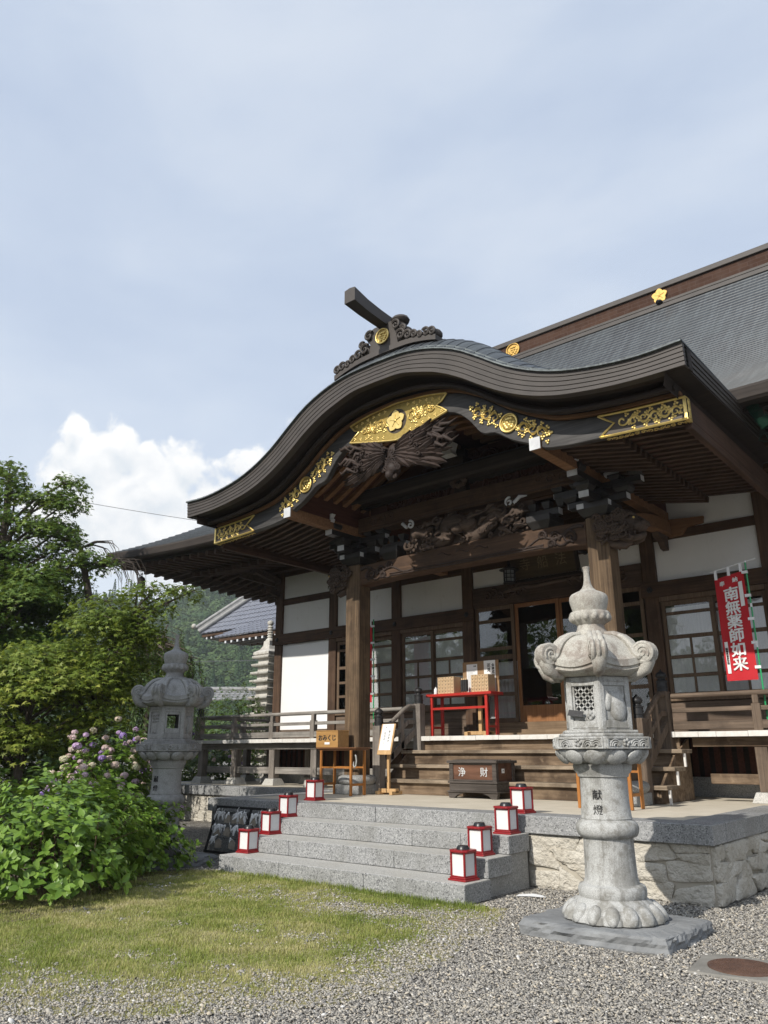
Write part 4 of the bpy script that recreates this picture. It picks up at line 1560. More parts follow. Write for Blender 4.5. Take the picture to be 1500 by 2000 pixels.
# brackets over the pillars
for px in PX:
    sg = 1 if px < CX else -1
    bl = MB()
    bl.frustum(px, 11.33, 5.12, 5.24, .20, .20, .27, .27).box(px - .27, px + .27, 11.06, 11.60, 5.24, 5.34)
    bl.box(px - .50, px + .50, 11.25, 11.41, 5.345, 5.45).box(px - .09, px + .09, 10.80, 11.9, 5.345, 5.46)
    for dx in (-.44, 0, .44, ):
        bl.frustum(px + dx, 11.33, 5.455, 5.52, .09, .10, .13, .13).box(px + dx - .13, px + dx + .13, 11.20, 11.46, 5.52, 5.58)
    bl.frustum(px, 10.86, 5.465, 5.53, .09, .09, .13, .13).box(px - .13, px + .13, 10.73, 10.99, 5.53, 5.60)
    bl.box(px - .75, px + .75, 11.26, 11.40, 5.585, 5.68).box(px - .09, px + .09, 10.45, 11.9, 5.60, 5.71)
    bl.frustum(px, 10.60, 5.715, 5.77, .09, .09, .12, .12).box(px - .12, px + .12, 10.48, 10.72, 5.77, 5.83)
    for dx in (-.66, -.33, .33, .66):
        bl.frustum(px + dx, 11.33, 5.685, 5.73, .07, .10, .10, .12).box(px + dx - .10, px + dx + .10, 11.20, 11.46, 5.73, 5.765)
    # second cluster inward on the beam
    ix = px + sg * .98
    bl.frustum(ix, 11.33, 5.09, 5.21, .15, .18, .22, .25).box(ix - .22, ix + .22, 11.08, 11.58, 5.21, 5.32).box(ix - .3, ix + .3, 11.25, 11.4, 5.325, 5.44)
    b_ = bl.build('bracket_set', 'black', hall, bevel=.006)
    wes = [(px - .085, px + .085, 10.792, 10.799, 5.35, 5.455), (px - .085, px + .085, 10.442, 10.449, 5.605, 5.705),
           (ix + .302, ix + .309, 11.26, 11.39, 5.33, 5.435), (px + .271, px + .277, 11.07, 11.17, 5.25, 5.335), (px - .26, px - .14, 11.052, 11.059, 5.25, 5.335)]
    for s in (-1, 1):
        wes.append((px + s * .501, px + s * .508, 11.26, 11.40, 5.35, 5.445))
        wes.append((px + s * .751, px + s * .758, 11.27, 11.39, 5.59, 5.675))
    for q in wes: MB().box(*q).build('white_end', 'whiteend', b_)
    # white carved noses
    nz = MB()
    for (dy, z, rr) in ((10.50, 5.90, .10),):
        nz.prism([(px - .10, 5.84), (px + .10, 5.84), (px + .12, 5.90), (px + .08, 5.93), (px + .13, 6.0), (px - .13, 6.0), (px - .08, 5.93), (px - .12, 5.90)], dy - .10, dy)
    nz.build('white_nose', 'whiteend', b_); nz = MB()
    so_ = -sg
    nz.tube([(px + so_ * .16, 11.3, 5.80), (px + so_ * .36, 11.3, 5.86), (px + so_ * .52, 11.3, 5.98), (px + so_ * .60, 11.3, 5.96)], [.05, .06, .05, .015], 7)
    nz.tube(spiral((px + so_ * .22, 11.25, 5.95), .09, 1.2, (1, 0, 0), (0, 0, 1), 16), .022, 6)
    nz.build('white_nose', 'whiteend', b_, smooth=50); nz = MB()
    cx_ = px + sg * 1.52
    nz.tube(spiral((cx_, 11.1, 5.66), .085, 1.3, (sg, 0, 0), (0, 0, 1), 18), .020, 6)
    nz.tube([(cx_ - sg * .09, 11.1, 5.62), (cx_ - sg * .2, 11.12, 5.72), (cx_ - sg * .3, 11.2, 5.74)], [.03, .035, .01], 6)
    nz.build('white_nose', 'whiteend', b_, smooth=50)
    for dx in (.40, .66, .92):
        MB().frustum(px + sg * dx + sg * .25, 11.33, 5.46, 5.58, .05, .05, .08, .08).build('strut', 'black', hall)


def dragon():
    """long coiling dragon carving between the brackets"""
    r = random.Random(11)
    mb = MB()
    y = 11.24
    pts = []
    n = 80
    for i in range(n):
        t = i / (n - 1)
        pts.append((-8.62 + 2.45 * t + .08 * math.sin(t * 30), y - .04 * math.cos(t * 17), 5.37 + .17 * math.sin(t * 17.5 + 1.0) * (.5 + .5 * math.sin(math.pi * t)) + .02))
    rad = [(.05 + .10 * math.sin(math.pi * min(1, .12 + .9 * i / n))) for i in range(n)]
    mb.tube(pts, rad, 10)
    for i in range(2, n - 2, 2):      # back fins
        p = pts[i]
        mb.tube([(p[0], p[1] - .03, p[2] + rad[i] * .8), (p[0] - .03, p[1] - .05, p[2] + rad[i] + .06)], [.03, .004], 5)
    # head in the middle right
    hx = -7.35
    mb.ball((hx, y - .10, 5.44), (.19, .14, .13), 12, 8)
    mb.ball((hx - .20, y - .14, 5.38), (.14, .11, .08), 12, 6)
    for q in (-1, 1):
        mb.tube([(hx + .05, y - .12 + q * .08, 5.52), (hx + .22, y - .16, 5.60 + q * .03), (hx + .40, y - .14, 5.60)], [.03, .022, .006], 6)
        mb.ball((hx - .08, y - .14 + q * .08, 5.50), (.035, .035, .035), 8, 5)
    for k in range(46):                # flames, clouds and claws
        x = r.uniform(-8.75, -6.15); z = r.uniform(5.16, 5.64)
        mb.tube(spiral((x, y - .05 - r.random() * .08, z), r.uniform(.05, .12), r.uniform(.8, 1.5), (r.choice((-1, 1)), 0, 0), (0, .2, 1), 14, start=r.uniform(0, 6)),
                [.012 + .022 * i / 13 for i in range(14)], 6)
    for k in range(26):
        x = r.uniform(-8.75, -6.15); z = r.uniform(5.16, 5.62); a = r.uniform(-.6, .6)
        l = r.uniform(.14, .32)
        mb.tube([(x, y - .06, z), (x + l * .5 * math.cos(a), y - .12, z + l * .5 * math.sin(a) + .03), (x + l * math.cos(a), y - .08, z + l * math.sin(a))], [.035, .045, .008], 6)
    mb.box(-8.80, -6.12, 11.30, 11.38, 5.12, 5.68)
    mb.build('dragon_carving', 'carved_pale', hall, smooth=60)


dragon()
# deep carved panel (waves and clouds) under the arch, and its centre strut
pn = MB().box(PX[0] + .3, PX[1] - .3, 11.36, 11.40, 6.06, 6.95)
r = random.Random(4)
for k in range(60):
    x = r.uniform(-9.3, -5.8); z = r.uniform(6.15, 6.9 - .12 * abs(x - CX)**1.3)
    pn.tube(spiral((x, 11.34, z), r.uniform(.09, .22), r.uniform(1, 1.8), (r.choice((-1, 1)), 0, 0), (0, 0, 1), 22, start=r.uniform(0, 6)), [.010 + .026 * i / 21 for i in range(22)], 6)
MAT['ceil_carved'] = wood('red brown carving', (.045, .018, .012), (.095, .042, .028), 'x', stain=.4)
pn.build('wave_panel', 'ceil_carved', hall, smooth=60)
st_ = MB().box(CX - .13, CX + .13, 11.2, 11.36, 6.10, 6.95).frustum(CX, 11.24, 6.50, 6.62, .16, .18, .24, .26).box(CX - .24, CX + .24, 10.98, 11.50, 6.62, 6.72)
st_.build('centre_strut', 'dark', hall, bevel=.01)
MB().prism([(CX - .12, 6.72), (CX + .12, 6.72), (CX + .09, 6.80), (CX + .14, 6.95), (CX - .14, 6.95), (CX - .09, 6.80)], 10.80, 10.98).build('white_nose', 'whiteend', hall)
fm = MB()
for k in range(8):
    a = k * math.pi / 4
    fm.ball((CX + .13 * math.cos(a), 11.17, 6.30 + .08 * math.sin(a)), (.07, .05, .055), 8, 5)
fm.build('strut_flower', 'carved_pale', hall, smooth=60)

# ------------------------------------------------------------------ karahafu roof
ZT = crv([(0, 7.74), (.7, 7.705), (1.25, 7.57), (1.65, 7.40), (2.05, 7.14), (2.45, 6.86), (2.8, 6.67), (3.2, 6.51), (3.8, 6.375), (4.4, 6.315), (4.97, 6.335)])
ZBo = crv([(0, 7.42), (.55, 7.395), (.9, 7.30), (1.24, 7.18), (1.67, 6.95), (2.04, 6.70), (2.4, 6.48), (2.76, 6.31), (3.2, 6.17), (3.6, 6.10), (4.05, 6.05), (4.90, 6.03), (4.97, 6.03)])
BT = crv([(0, 7.22), (1.0, 7.10), (1.3, 7.01), (1.7, 6.80), (2.16, 6.47), (2.6, 6.21), (2.95, 6.06), (3.3, 5.99), (3.7, 5.945), (4.73, 5.89)])
BB = crv([(0, 6.64), (.55, 6.73), (.95, 6.77), (1.28, 6.65), (1.48, 6.46), (1.64, 6.25), (1.91, 6.16), (2.19, 5.97), (2.5, 5.82), (2.7, 5.71), (2.95, 5.665), (3.57, 5.625), (4.73, 5.575)])
YF = 8.79
HW = 4.96


def bulge(ax, y):
    """rounded front of the roof surface above the fascia"""
    b = .50 * max(0.0, 1 - (ax / 4.3)**2)
    t = min(1, max(0, (y - YF) / .95))
    return b * (1 - (1 - t)**2.2)


def ysamples():
    return [YF - .03, YF + .0, YF + .05, YF + .12, YF + .22, YF + .36, YF + .55, YF + .8, YF + 1.2, YF + 2, YF + 3, YF + 4, YF + 5.2]


pr = MB()
ed = [HW * i / 28 for i in range(-28, 29)]
for i in range(56):
    a, b = ed[i], ed[i + 1]
    rows = []
    hi_first = (a + b) > 0       # courses overlap from the ridge down
    for x, lift in ((a, .016 if not hi_first else .002), ((a + b) / 2, .010), (b, .002 if not hi_first else .016), (b, -.004)):
        rows.append([(CX + x, y, float(ZT(abs(x))) + .022 + bulge(abs(x), y) + lift) for y in ysamples()])
    pr.loft(rows)
porch = pr.build('porch_roof', 'copper', hall)
MB().loft([[(CX + x, YF - .035, float(ZT(abs(x))) + .030) for x in ed], [(CX + x, YF - .045, float(ZT(abs(x))) + .002) for x in ed], [(CX + x, YF + .02, float(ZT(abs(x))) - .006) for x in ed],
           [(CX + x, YF + .06, float(ZT(abs(x))) + .052 + bulge(abs(x), YF + .05)) for x in ed]], closed=False).build('edge_strip', 'copper_edge', porch)
fx = [HW * i / 60 for i in range(-60, 61)]
NL = 5
for k in range(NL):
    f0, f1 = k / NL, (k + 1) / NL
    A = [(CX + x, float(ZT(abs(x))) * (1 - f0) + float(ZBo(abs(x))) * f0 - .003) for x in fx]
    B = [(CX + x, float(ZT(abs(x))) * (1 - f1) + float(ZBo(abs(x))) * f1 + .003) for x in fx]
    set_ = .005 * k
    MB().band(A, B, YF + set_, YF + .16).build('fascia_layer', 'fascia', porch, bevel=.003)
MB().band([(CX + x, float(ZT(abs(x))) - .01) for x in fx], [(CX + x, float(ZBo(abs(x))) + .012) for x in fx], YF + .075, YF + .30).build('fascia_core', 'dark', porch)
# side eaves of the porch roof
for s in (-1, 1):
    for k in range(NL):
        z0, z1 = 6.335 - .305 * k / NL, 6.335 - .305 * (k + 1) / NL
        xo = CX + s * (HW - .012 * k)
        MB().bar((xo - s * .08, YF + .162, (z0 + z1) / 2), (xo - s * .08, 12.2, (z0 + z1) / 2 + .06), .16, abs(z0 - z1) - .007).build('fascia_layer', 'fascia', porch)
    so_ = MB()
    so_.loft([[(CX + s * (HW - .02), y, 6.03 + .018 * (y - YF)) for y in (YF + .05, 10.5, 13.2)], [(CX + s * 4.70, y, 6.02 + .018 * (y - YF)) for y in (YF + .05, 10.5, 13.2)],
              [(CX + s * 4.66, y, 5.86) for y in (YF + .05, 10.5, 13.2)]])
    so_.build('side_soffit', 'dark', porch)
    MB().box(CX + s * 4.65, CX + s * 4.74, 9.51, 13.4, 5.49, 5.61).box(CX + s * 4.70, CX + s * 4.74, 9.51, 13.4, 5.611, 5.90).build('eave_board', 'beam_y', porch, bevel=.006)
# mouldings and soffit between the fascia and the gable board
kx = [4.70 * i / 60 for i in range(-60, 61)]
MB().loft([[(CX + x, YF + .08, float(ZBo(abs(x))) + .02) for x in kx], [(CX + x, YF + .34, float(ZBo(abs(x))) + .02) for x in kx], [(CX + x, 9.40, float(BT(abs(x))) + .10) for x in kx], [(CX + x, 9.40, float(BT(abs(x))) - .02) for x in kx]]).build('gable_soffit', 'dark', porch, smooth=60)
for (y, dz, rr, mt) in ((YF + .36, -.04, .045, 'dark'), (9.20, -.0, .05, 'dark')):
    f = (y - YF) / (9.38 - YF)
    pts_ = [(CX + x, y, (float(ZBo(abs(x))) * (1 - f) + (float(BT(abs(x))) + .05) * f) + dz) for x in kx]
    MB().tube(pts_, rr, 8).build('gable_moulding', mt, porch, smooth=60)
MB().band([(CX + x, float(BT(abs(x))) + .07) for x in kx], [(CX + x, float(BT(abs(x))) + .012) for x in kx], 9.33, 9.42).build('gable_moulding', 'rib', porch, bevel=.006)
bx = sorted(set([4.73 * i / 80 for i in range(-80, 81)] + [1.64, -1.64, 1.62, -1.62]))
barge = MB().band([(CX + x, float(BT(abs(x)))) for x in bx], [(CX + x, float(BB(abs(x)))) for x in bx], 9.38, 9.50).build('gable_board', 'barge', hall, bevel=.012)

# inner boarding that follows the arch, and curved ribs
ix_ = [2.7 * i / 30 for i in range(-30, 31)]


def inz(ax): return float(ZBo(ax)) - .30 * (1 - ax / 6)


MB().loft([[(CX + x, y, inz(abs(x)) + .11) for x in [4.66 * i / 60 for i in range(-60, 61)]] for y in (9.48, 11, 13.0)]).build('arch_ceiling', 'ceil', porch, smooth=60)
for k in range(12):
    y = 9.68 + k * .27
    for s in (-1, 1):
        xs_ = [s * (.25 + 2.45 * i / 20) for i in range(21)]
        A = [(CX + x, inz(abs(x)) + .10) for x in xs_]; B = [(CX + x, inz(abs(x)) - .0) for x in xs_]
        MB().band(A, B, y, y + .10).build('curved_rib', 'rib', porch)
# white ended longitudinal beams
for s in (-1, 1):
    x = CX + s * 2.59
    bb = MB().box(x - .085, x + .085, 9.34, 11.2, 5.70, 5.88)
    bb.box(x - .085, x + .085, 11.2, 14.3, 5.72, 5.90)
    o = bb.build('porch_purlin', 'rib', porch, bevel=.006)
    MB().box(x - .087, x + .087, 9.32, 9.338, 5.698, 5.882).build('white_end', 'whiteend', o)
    MB().box(x - .06, x + .06, 9.52, 14.3, 5.881, 6.5).build('purlin_board', 'ceil', porch)
# porch rafters in two tiers
for s in (-1, 1):
    for k in range(20):
        y = 9.62 + k * .195
        MB().bar((CX + s * 2.67, y, 5.90), (CX + s * 3.72, y, 5.70), .075, .095).build('porch_rafter', 'rafter', porch)
        MB().bar((CX + s * 3.40, y, 5.845), (CX + s * 4.645, y, 5.71), .075, .09).build('porch_rafter', 'rafter', porch)
    MB().box(CX + s * 3.60, CX + s * 3.70, 9.52, 13.4, 5.765, 5.815).build('rafter_tie', 'dark', porch)
    MB().loft([[(CX + s * 2.62, y, 5.965) for y in (9.5, 13.4)], [(CX + s * 3.7, y, 5.79) for y in (9.5, 13.4)], [(CX + s * 4.68, y, 5.77) for y in (9.5, 13.4)]]).build('rafter_boarding', 'ceil', porch)
# stepped corbel boards where the porch eave meets the hall
for s in (-1, 1):
    if s < 0: continue
    MB().prism([(WY - 1.3, 5.60), (WY - .06, 5.60), (WY - .06, 5.16), (WY - .2, 5.18), (WY - .3, 5.30), (WY - .5, 5.36), (WY - .6, 5.46), (WY - 1.0, 5.50)], CX + s * 2.62, CX + s * 2.5, 'yz').build('corbel', 'carved', hall, bevel=.006)
    MB().prism([(CX + s * 2.65, 5.62), (CX + s * 2.65, 5.40), (CX + s * 2.9, 5.42), (CX + s * 3.0, 5.55), (CX + s * 3.3, 5.58), (CX + s * 3.32, 5.70), (CX + s * 2.65, 5.75)][::1], WY - .10, WY - .03).build('corbel', 'rib', hall)

# ------------------------------------------------------------------ gilded fittings on the gable board
GY = 9.38


def bp(x, v):
    """point on the gable board: x from centre, v 0 bottom .. 1 top"""
    a = abs(x)
    return (CX + x, GY, float(BB(a)) * (1 - v) + float(BT(a)) * v)


def vine(parts, x0, x1, z_of, amp, nl, seed, mb, lead=.011, lr=.030, yy=GY):
    """running scroll with leaves; z_of(x) gives the centre height"""
    r = random.Random(seed)
    n = 60
    pts_ = []
    for i in range(n):
        t = i / (n - 1)
        x = x0 + (x1 - x0) * t
        pts_.append((CX + x, yy - .012, z_of(x) + amp * .55 * math.sin(t * math.pi * nl)))
    mb.tube(pts_, lead, 6)
    for k in range(nl):
        t = (k + .5) / nl
        x = x0 + (x1 - x0) * t
        up = 1 if math.sin(t * math.pi * nl) > 0 else -1
        sgn = 1 if x1 > x0 else -1
        c = (CX + x, yy - .013, z_of(x) - up * amp * .10)
        mb.tube(spiral(c, amp * .62, 1.25, (sgn, 0, 0), (0, 0, 1), 20, start=math.pi / 2 * up, sgn=-up), [lead * (.7 + .5 * i / 19) for i in range(20)], 6)
        for q in range(5):
            a = r.uniform(0, 6.28)
            rr = amp * r.uniform(.55, .95)
            lx, lz = x + rr * math.cos(a) * .9, z_of(x) + rr * math.sin(a) * .85
            trefoil(mb, (CX + lx, yy - .012, lz), lr * r.uniform(.75, 1.15), r.uniform(0, 6.28))


def trefoil(mb, c, s, rot):
    for k in range(3):
        a = rot + 2 * math.pi * k / 3
        mb.ball((c[0] + s * .62 * math.cos(a), c[1], c[2] + s * .62 * math.sin(a)), (s * .55, .010, s * .55), 7, 4)


# centre plate
xs_ = [-1.05 + 2.10 * i / 40 for i in range(41)]


def plate_bot(x): return 6.555 + (abs(x) / 1.05)**1.15 * .22


def plate_top(x): return 7.225 - (abs(x) / 1.05)**2 * .135


A = [(CX + x, plate_top(x)) for x in xs_]; B = [(CX + x, plate_bot(x)) for x in xs_]
cpl = MB()
notch = [(1.03, plate_top(1.03)), (.80, 6.96), (1.05, plate_bot(1.05))]
poly = [(CX + x, plate_top(x)) for x in xs_] + [(CX + .84, 6.93)] + [(CX + x, plate_bot(x)) for x in reversed(xs_)] + [(CX - .84, 6.93)]
cpl.prism(poly, GY - .004, GY - .016)
plate = cpl.build('gold_plate', 'goldflat', barge)
rl = MB()
for cc in (A, B): rl.tube([(a, GY - .022, b) for a, b in cc], .020, 7)
for s in (-1, 1):
    rl.tube([(CX + s * 1.05, GY - .022, plate_top(1.05)), (CX + s * .95, GY - .022, 6.98), (CX + s * .84, GY - .022, 6.93), (CX + s * .95, GY - .022, 6.86), (CX + s * 1.05, GY - .022, plate_bot(1.05))], .017, 7)
    rl.tube(spiral((CX + s * .72, GY - .022, 6.93), .085, .95, (1, 0, 0), (0, 0, 1), 20), .014, 6)
    vine(None, s * .26, s * .70, lambda x: (plate_top(x) + plate_bot(x)) / 2, .19, 3, 3 + s, rl, .014, .040, GY - .008)
    for k in range(6):
        x = s * (.25 + .13 * k)
        trefoil(rl, (CX + x, GY - .018, plate_top(x) - .075), .030, k)
        trefoil(rl, (CX + x + s * .04, GY - .018, plate_bot(x) + .075), .030, k + 1)
rl.build('plate_relief', 'gold', plate, smooth=60)
MB().prism([(CX + .22 * math.cos(2 * math.pi * k / 30), 6.90 + .22 * math.sin(2 * math.pi * k / 30)) for k in range(30)], GY - .0165, GY - .0175).build('crest_ground', 'golddark', plate)
bellflower((CX, GY - .018, 6.90), .195, parent=plate, name='flower_crest', d=.03)


# medallions with scrolls
def medallion(s):
    mid = lambda x: float(BB(abs(x))) * .46 + float(BT(abs(x))) * .54
    c = s * 2.16
    md = MB()
    o = round_crest((CX + c, GY - .004, mid(c)), .145, barge, 'medallion', 'gold', .03)
    v_ = MB()
    for d in (-1, 1):
        x0, x1 = c + d * .17, c + d * .60
        vine(None, x0, x1, mid, .15, 3, 9 + d + s, v_, .012, .036)
        for k in range(7):
            x = c + d * (.22 + .065 * k)
            trefoil(v_, (CX + x, GY - .012, mid(x) + (.14 if k % 2 else -.14)), .034, k * .8)
        trefoil(v_, (CX + c + d * .66, GY - .012, mid(c + d * .66)), .045, 0)
    v_.build('gold_vine', 'gold', o, smooth=60)
    MB().ball((CX + c, GY - .012, mid(c)), (.12, .012, .12), 20, 6).build('medallion_ground', 'goldflat', o, smooth=60)


medallion(-1); medallion(1)


def end_plate(s):
    """boxed fitting over the tip of the gable board"""
    x0, x1 = 3.56, 4.745
    lo = lambda x: float(BB(min(x, 4.72))) - .012
    hi = lambda x: float(BT(min(x, 4.72))) - .004
    n = 12
    xs = [x0 + .02 + (x1 - x0 - .02) * i / n for i in range(n + 1)]
    g = MB()
    poly = [(CX + s * x, hi(x)) for x in xs] + [(CX + s * x, lo(x)) for x in reversed(xs)] + [(CX + s * (x0 + .22), (lo(x0) + hi(x0)) / 2)]
    g.prism(poly, GY - .003, GY - .012)
    e = g.build('gold_end', 'golddark', barge)
    f = MB()
    f.tube([(CX + s * x, GY - .018, hi(x) - .012) for x in xs], .019, 6)
    f.tube([(CX + s * x, GY - .018, lo(x) + .012) for x in xs], .019, 6)
    f.box(CX + s * (x1 - .035), CX + s * (x1 + .006), GY - .030, GY + .13, lo(x1), lo(x1) + .025)
    f.box(CX + s * (x1 - .035), CX + s * (x1 + .004), GY - .030, GY - .004, lo(x1) + .026, hi(x1))
    f.box(CX + s * (x1 + .001), CX + s * (x1 + .008), GY + .0, GY + .13, hi(x1) - .02, hi(x1))
    f.box(CX + s * (x1 + .001), CX + s * (x1 + .008), GY + .115, GY + .13, lo(x1), hi(x1))
    m0 = (lo(x0) + hi(x0)) / 2
    f.tube([(CX + s * x0, GY - .018, hi(x0) - .012), (CX + s * (x0 + .12), GY - .018, m0 + .07), (CX + s * (x0 + .22), GY - .018, m0), (CX + s * (x0 + .12), GY - .018, m0 - .07), (CX + s * x0, GY - .018, lo(x0) + .012)], .017, 6)
    f.tube(spiral((CX + s * (x0 + .34), GY - .018, m0), .085, 1.0, (1, 0, 0), (0, 0, 1), 22), .014, 6)
    vine(None, s * (x0 + .42), s * (x1 - .07), lambda x: (lo(abs(x)) + hi(abs(x))) / 2, .115, 5, 20 + s, f, .0125, .031)
    for k in range(9):
        x = x0 + .40 + k * .082
        trefoil(f, (CX + s * x, GY - .014, (lo(x) + .06) if k % 2 else (hi(x) - .06)), .033, k)
    f.build('end_relief', 'gold', e, smooth=50)
    u = MB()     # pierced underside wrap
    for k in range(14):
        x = x0 + .1 + k * .08
        u.tube(spiral((CX + s * x, GY + .06, lo(x) - .004), .045, 1.1, (1, 0, 0), (0, 1, 0), 12, start=k), .008, 5)
        u.tube(spiral((CX + s * (x1 + .006), GY + .06, lo(x1) + .05 + .018 * k), .035, .9, (0, 1, 0), (0, 0, 1), 10, start=k), .007, 5)
    u.build('wrap_relief', 'gold', e, smooth=50)


end_plate(-1); end_plate(1)


# ------------------------------------------------------------------ phoenix carving hung under the centre plate
def phoenix():
    r = random.Random(8)
    mb = MB()
    y = 9.36
    # body and head hanging at the centre
    mb.ball((CX - .02, y - .03, 6.28), (.13, .12, .20), 14, 9)
    mb.ball((CX - .02, y - .06, 6.02), (.13, .12, .14), 14, 8)
    mb.ball((CX - .04, y - .12, 5.90), (.08, .10, .09), 10, 6)
    for k in range(40):
        a = r.uniform(0, 6.28); rr = r.uniform(.03, .2)
        mb.tube(spiral((CX - .03 + rr * math.cos(a), y - .13, 6.06 + rr * math.sin(a) * 1.3), r.uniform(.03, .07), 1.3, (1, 0, 0), (0, 0, 1), 14, start=a), [.012 + .014 * i / 13 for i in range(14)], 6)
    def feather(root, ang, L, wd, yy, s, curl):
        """flat ribbed blade pointing outwards (s) at an angle, with a lifted midrib and notched edge"""
        n = 9
        ca, sa = math.cos(ang), math.sin(ang)
        lo, mi, hi = [], [], []
        for i in range(n):
            u = i / (n - 1)
            w_ = wd * (math.sin(math.pi * min(1, .12 + .80 * u)) ** .7) * (1 if i < n - 1 else .05) * (1.0 + (.16 if i % 2 else -.10))
            du, dv = L * u, curl * L * u * u
            cx_, cz_ = du * ca - dv * sa, du * sa + dv * ca
            y_ = yy - .05 * math.sin(u * 3.14) + .02 * u
            P = lambda v, d: (CX + root[0] + s * (cx_ - v * sa), y_ - d, root[1] + cz_ + v * ca)
            lo.append(P(-w_, -.012)); mi.append(P(0, .028)); hi.append(P(w_, -.012))
        back = [(p[0], p[1] + .035, p[2]) for p in mi]
        mb.loft([lo, mi, hi, back, lo])

    for s in (-1, 1):
        for row, (cnt, L0, a0, a1, wd, dy) in enumerate(((11, 1.12, .20, -.30, .060, .0), (10, .86, .24, -.36, .058, .05), (9, .62, .30, -.46, .054, .10), (7, .40, .4, -.7, .048, .14))):
            for k in range(cnt):
                t = k / (cnt - 1)
                L = L0 * (1 - .28 * abs(t - .35)) * r.uniform(.90, 1.08)
                feather((s * (.10 + .05 * t), 6.36 - .20 * t), a0 + (a1 - a0) * t + r.uniform(-.03, .03), L, wd * r.uniform(.85, 1.15), y - .02 - dy - .006 * k, s, .18 - .22 * t + r.uniform(-.05, .05))
        # flame plumes beyond and between the feathers
        for k in range(9):
            x = s * r.uniform(.55, .95); z = 6.40 + r.uniform(-.28, .16)
            L = r.uniform(.25, .42); w_ = r.uniform(-.08, .12)
            mb.tube([(CX + x, y - .05, z), (CX + x + s * L * .35, y - .13, z + .07 + w_ * .4), (CX + x + s * L * .7, y - .10, z - .01 + w_), (CX + x + s * L, y - .05, z + .08 + w_)], [.02, .04, .03, .003], 7)
        for k in range(12):
            x = s * r.uniform(.10, .75); z = 6.32 + r.uniform(-.24, .14)
            mb.tube(spiral((CX + x, y - .19, z), r.uniform(.025, .06), 1.3, (s, 0, 0), (0, 0, 1), 14, start=r.uniform(0, 6)), [.008 + .013 * i / 13 for i in range(14)], 6)
        for k in range(4):      # tail lobes hanging below
            feather((s * (.10 + .07 * k), 6.14), -.55 + .16 * k, .62, .055, y - .10 - .01 * k, s, .45)
    mb.build('phoenix_carving', 'carved_dark', hall, smooth=60)


phoenix()

# ------------------------------------------------------------------ ridge ornament and projecting beam
rf = lambda ax: float(ZT(ax)) + .03 + bulge(ax, 9.12)
OY0, OY1 = 9.02, 9.22
orn = MB()
orn.prism([(CX - .34, rf(.34) - .05), (CX + .34, rf(.34) - .05), (CX + .29, 8.30), (CX + .36, 8.42), (CX + .34, 8.56), (CX + .20, 8.60), (CX - .20, 8.60), (CX - .34, 8.56), (CX - .36, 8.42), (CX - .29, 8.30)], OY0, OY1)
A = [(CX + x, rf(abs(x)) + .055) for x in [-1.12 + 2.24 * i / 30 for i in range(31)]]
B = [(CX + x, rf(abs(x)) - .04) for x in [-1.12 + 2.24 * i / 30 for i in range(31)]]
orn.band(A, B, OY0 - .03, OY1 + .05)
for s in (-1, 1):
    for (dx, dz, rr) in ((.40, .20, .13), (.30, .42, .12), (.55, .15, .11), (.68, .13, .09), (.80, .10, .075), (.93, .13, .10), (1.05, .13, .095), (.46, .30, .08)):
        c = (CX + s * dx, OY0 - .01, rf(dx) + dz - .02)
        orn.ball((c[0], OY0 + .10, c[2]), (rr, .13, rr * .9), 12, 7)
        orn.tube(spiral((c[0], OY0 - .035, c[2]), rr * .8, 1.4, (s, 0, 0), (0, 0, 1), 18), [.014 + .014 * i / 17 for i in range(18)], 6)
orn.ball((CX + .3, 9.12, 8.60), (.17, .16, .09), 12, 6).ball((CX - .3, 9.12, 8.50), (.14, .14, .09), 12, 6)
orn_o = orn.build('ridge_ornament', 'fascia', hall, smooth=40)
round_crest((CX, OY0 - .004, 8.36), .135, orn_o)
MB().ball((CX, OY0 - .004, 8.36), (.12, .012, .12), 20, 6).build('crest_ground', 'golddark', orn_o, smooth=60)
tb = MB()
rows = []
for (y, zb, zt, hw) in ((8.16, 8.63, 8.87, .115), (8.5, 8.585, 8.80, .105), (8.85, 8.565, 8.765, .10), (9.25, 8.55, 8.75, .095), (9.6, 8.53, 8.74, .095)):
    rows.append([(CX - hw, y, zb), (CX + hw, y, zb), (CX + hw * 1.0, y, zt), (CX, y, zt + .02), (CX - hw * 1.0, y, zt)])
tb.loft(rows, closed=True)
tb.f.append((0, 1, 2, 3, 4)); tb.f.append((24, 23, 22, 21, 20))
tb.build('ridge_beam', 'fascia', orn_o)
MB().box(CX - .24, CX + .24, 9.2, 14.5, 8.05, 8.42).box(CX - .30, CX + .30, 9.2, 14.5, 8.42, 8.50).build('porch_ridge', 'fascia', porch, bevel=.01)


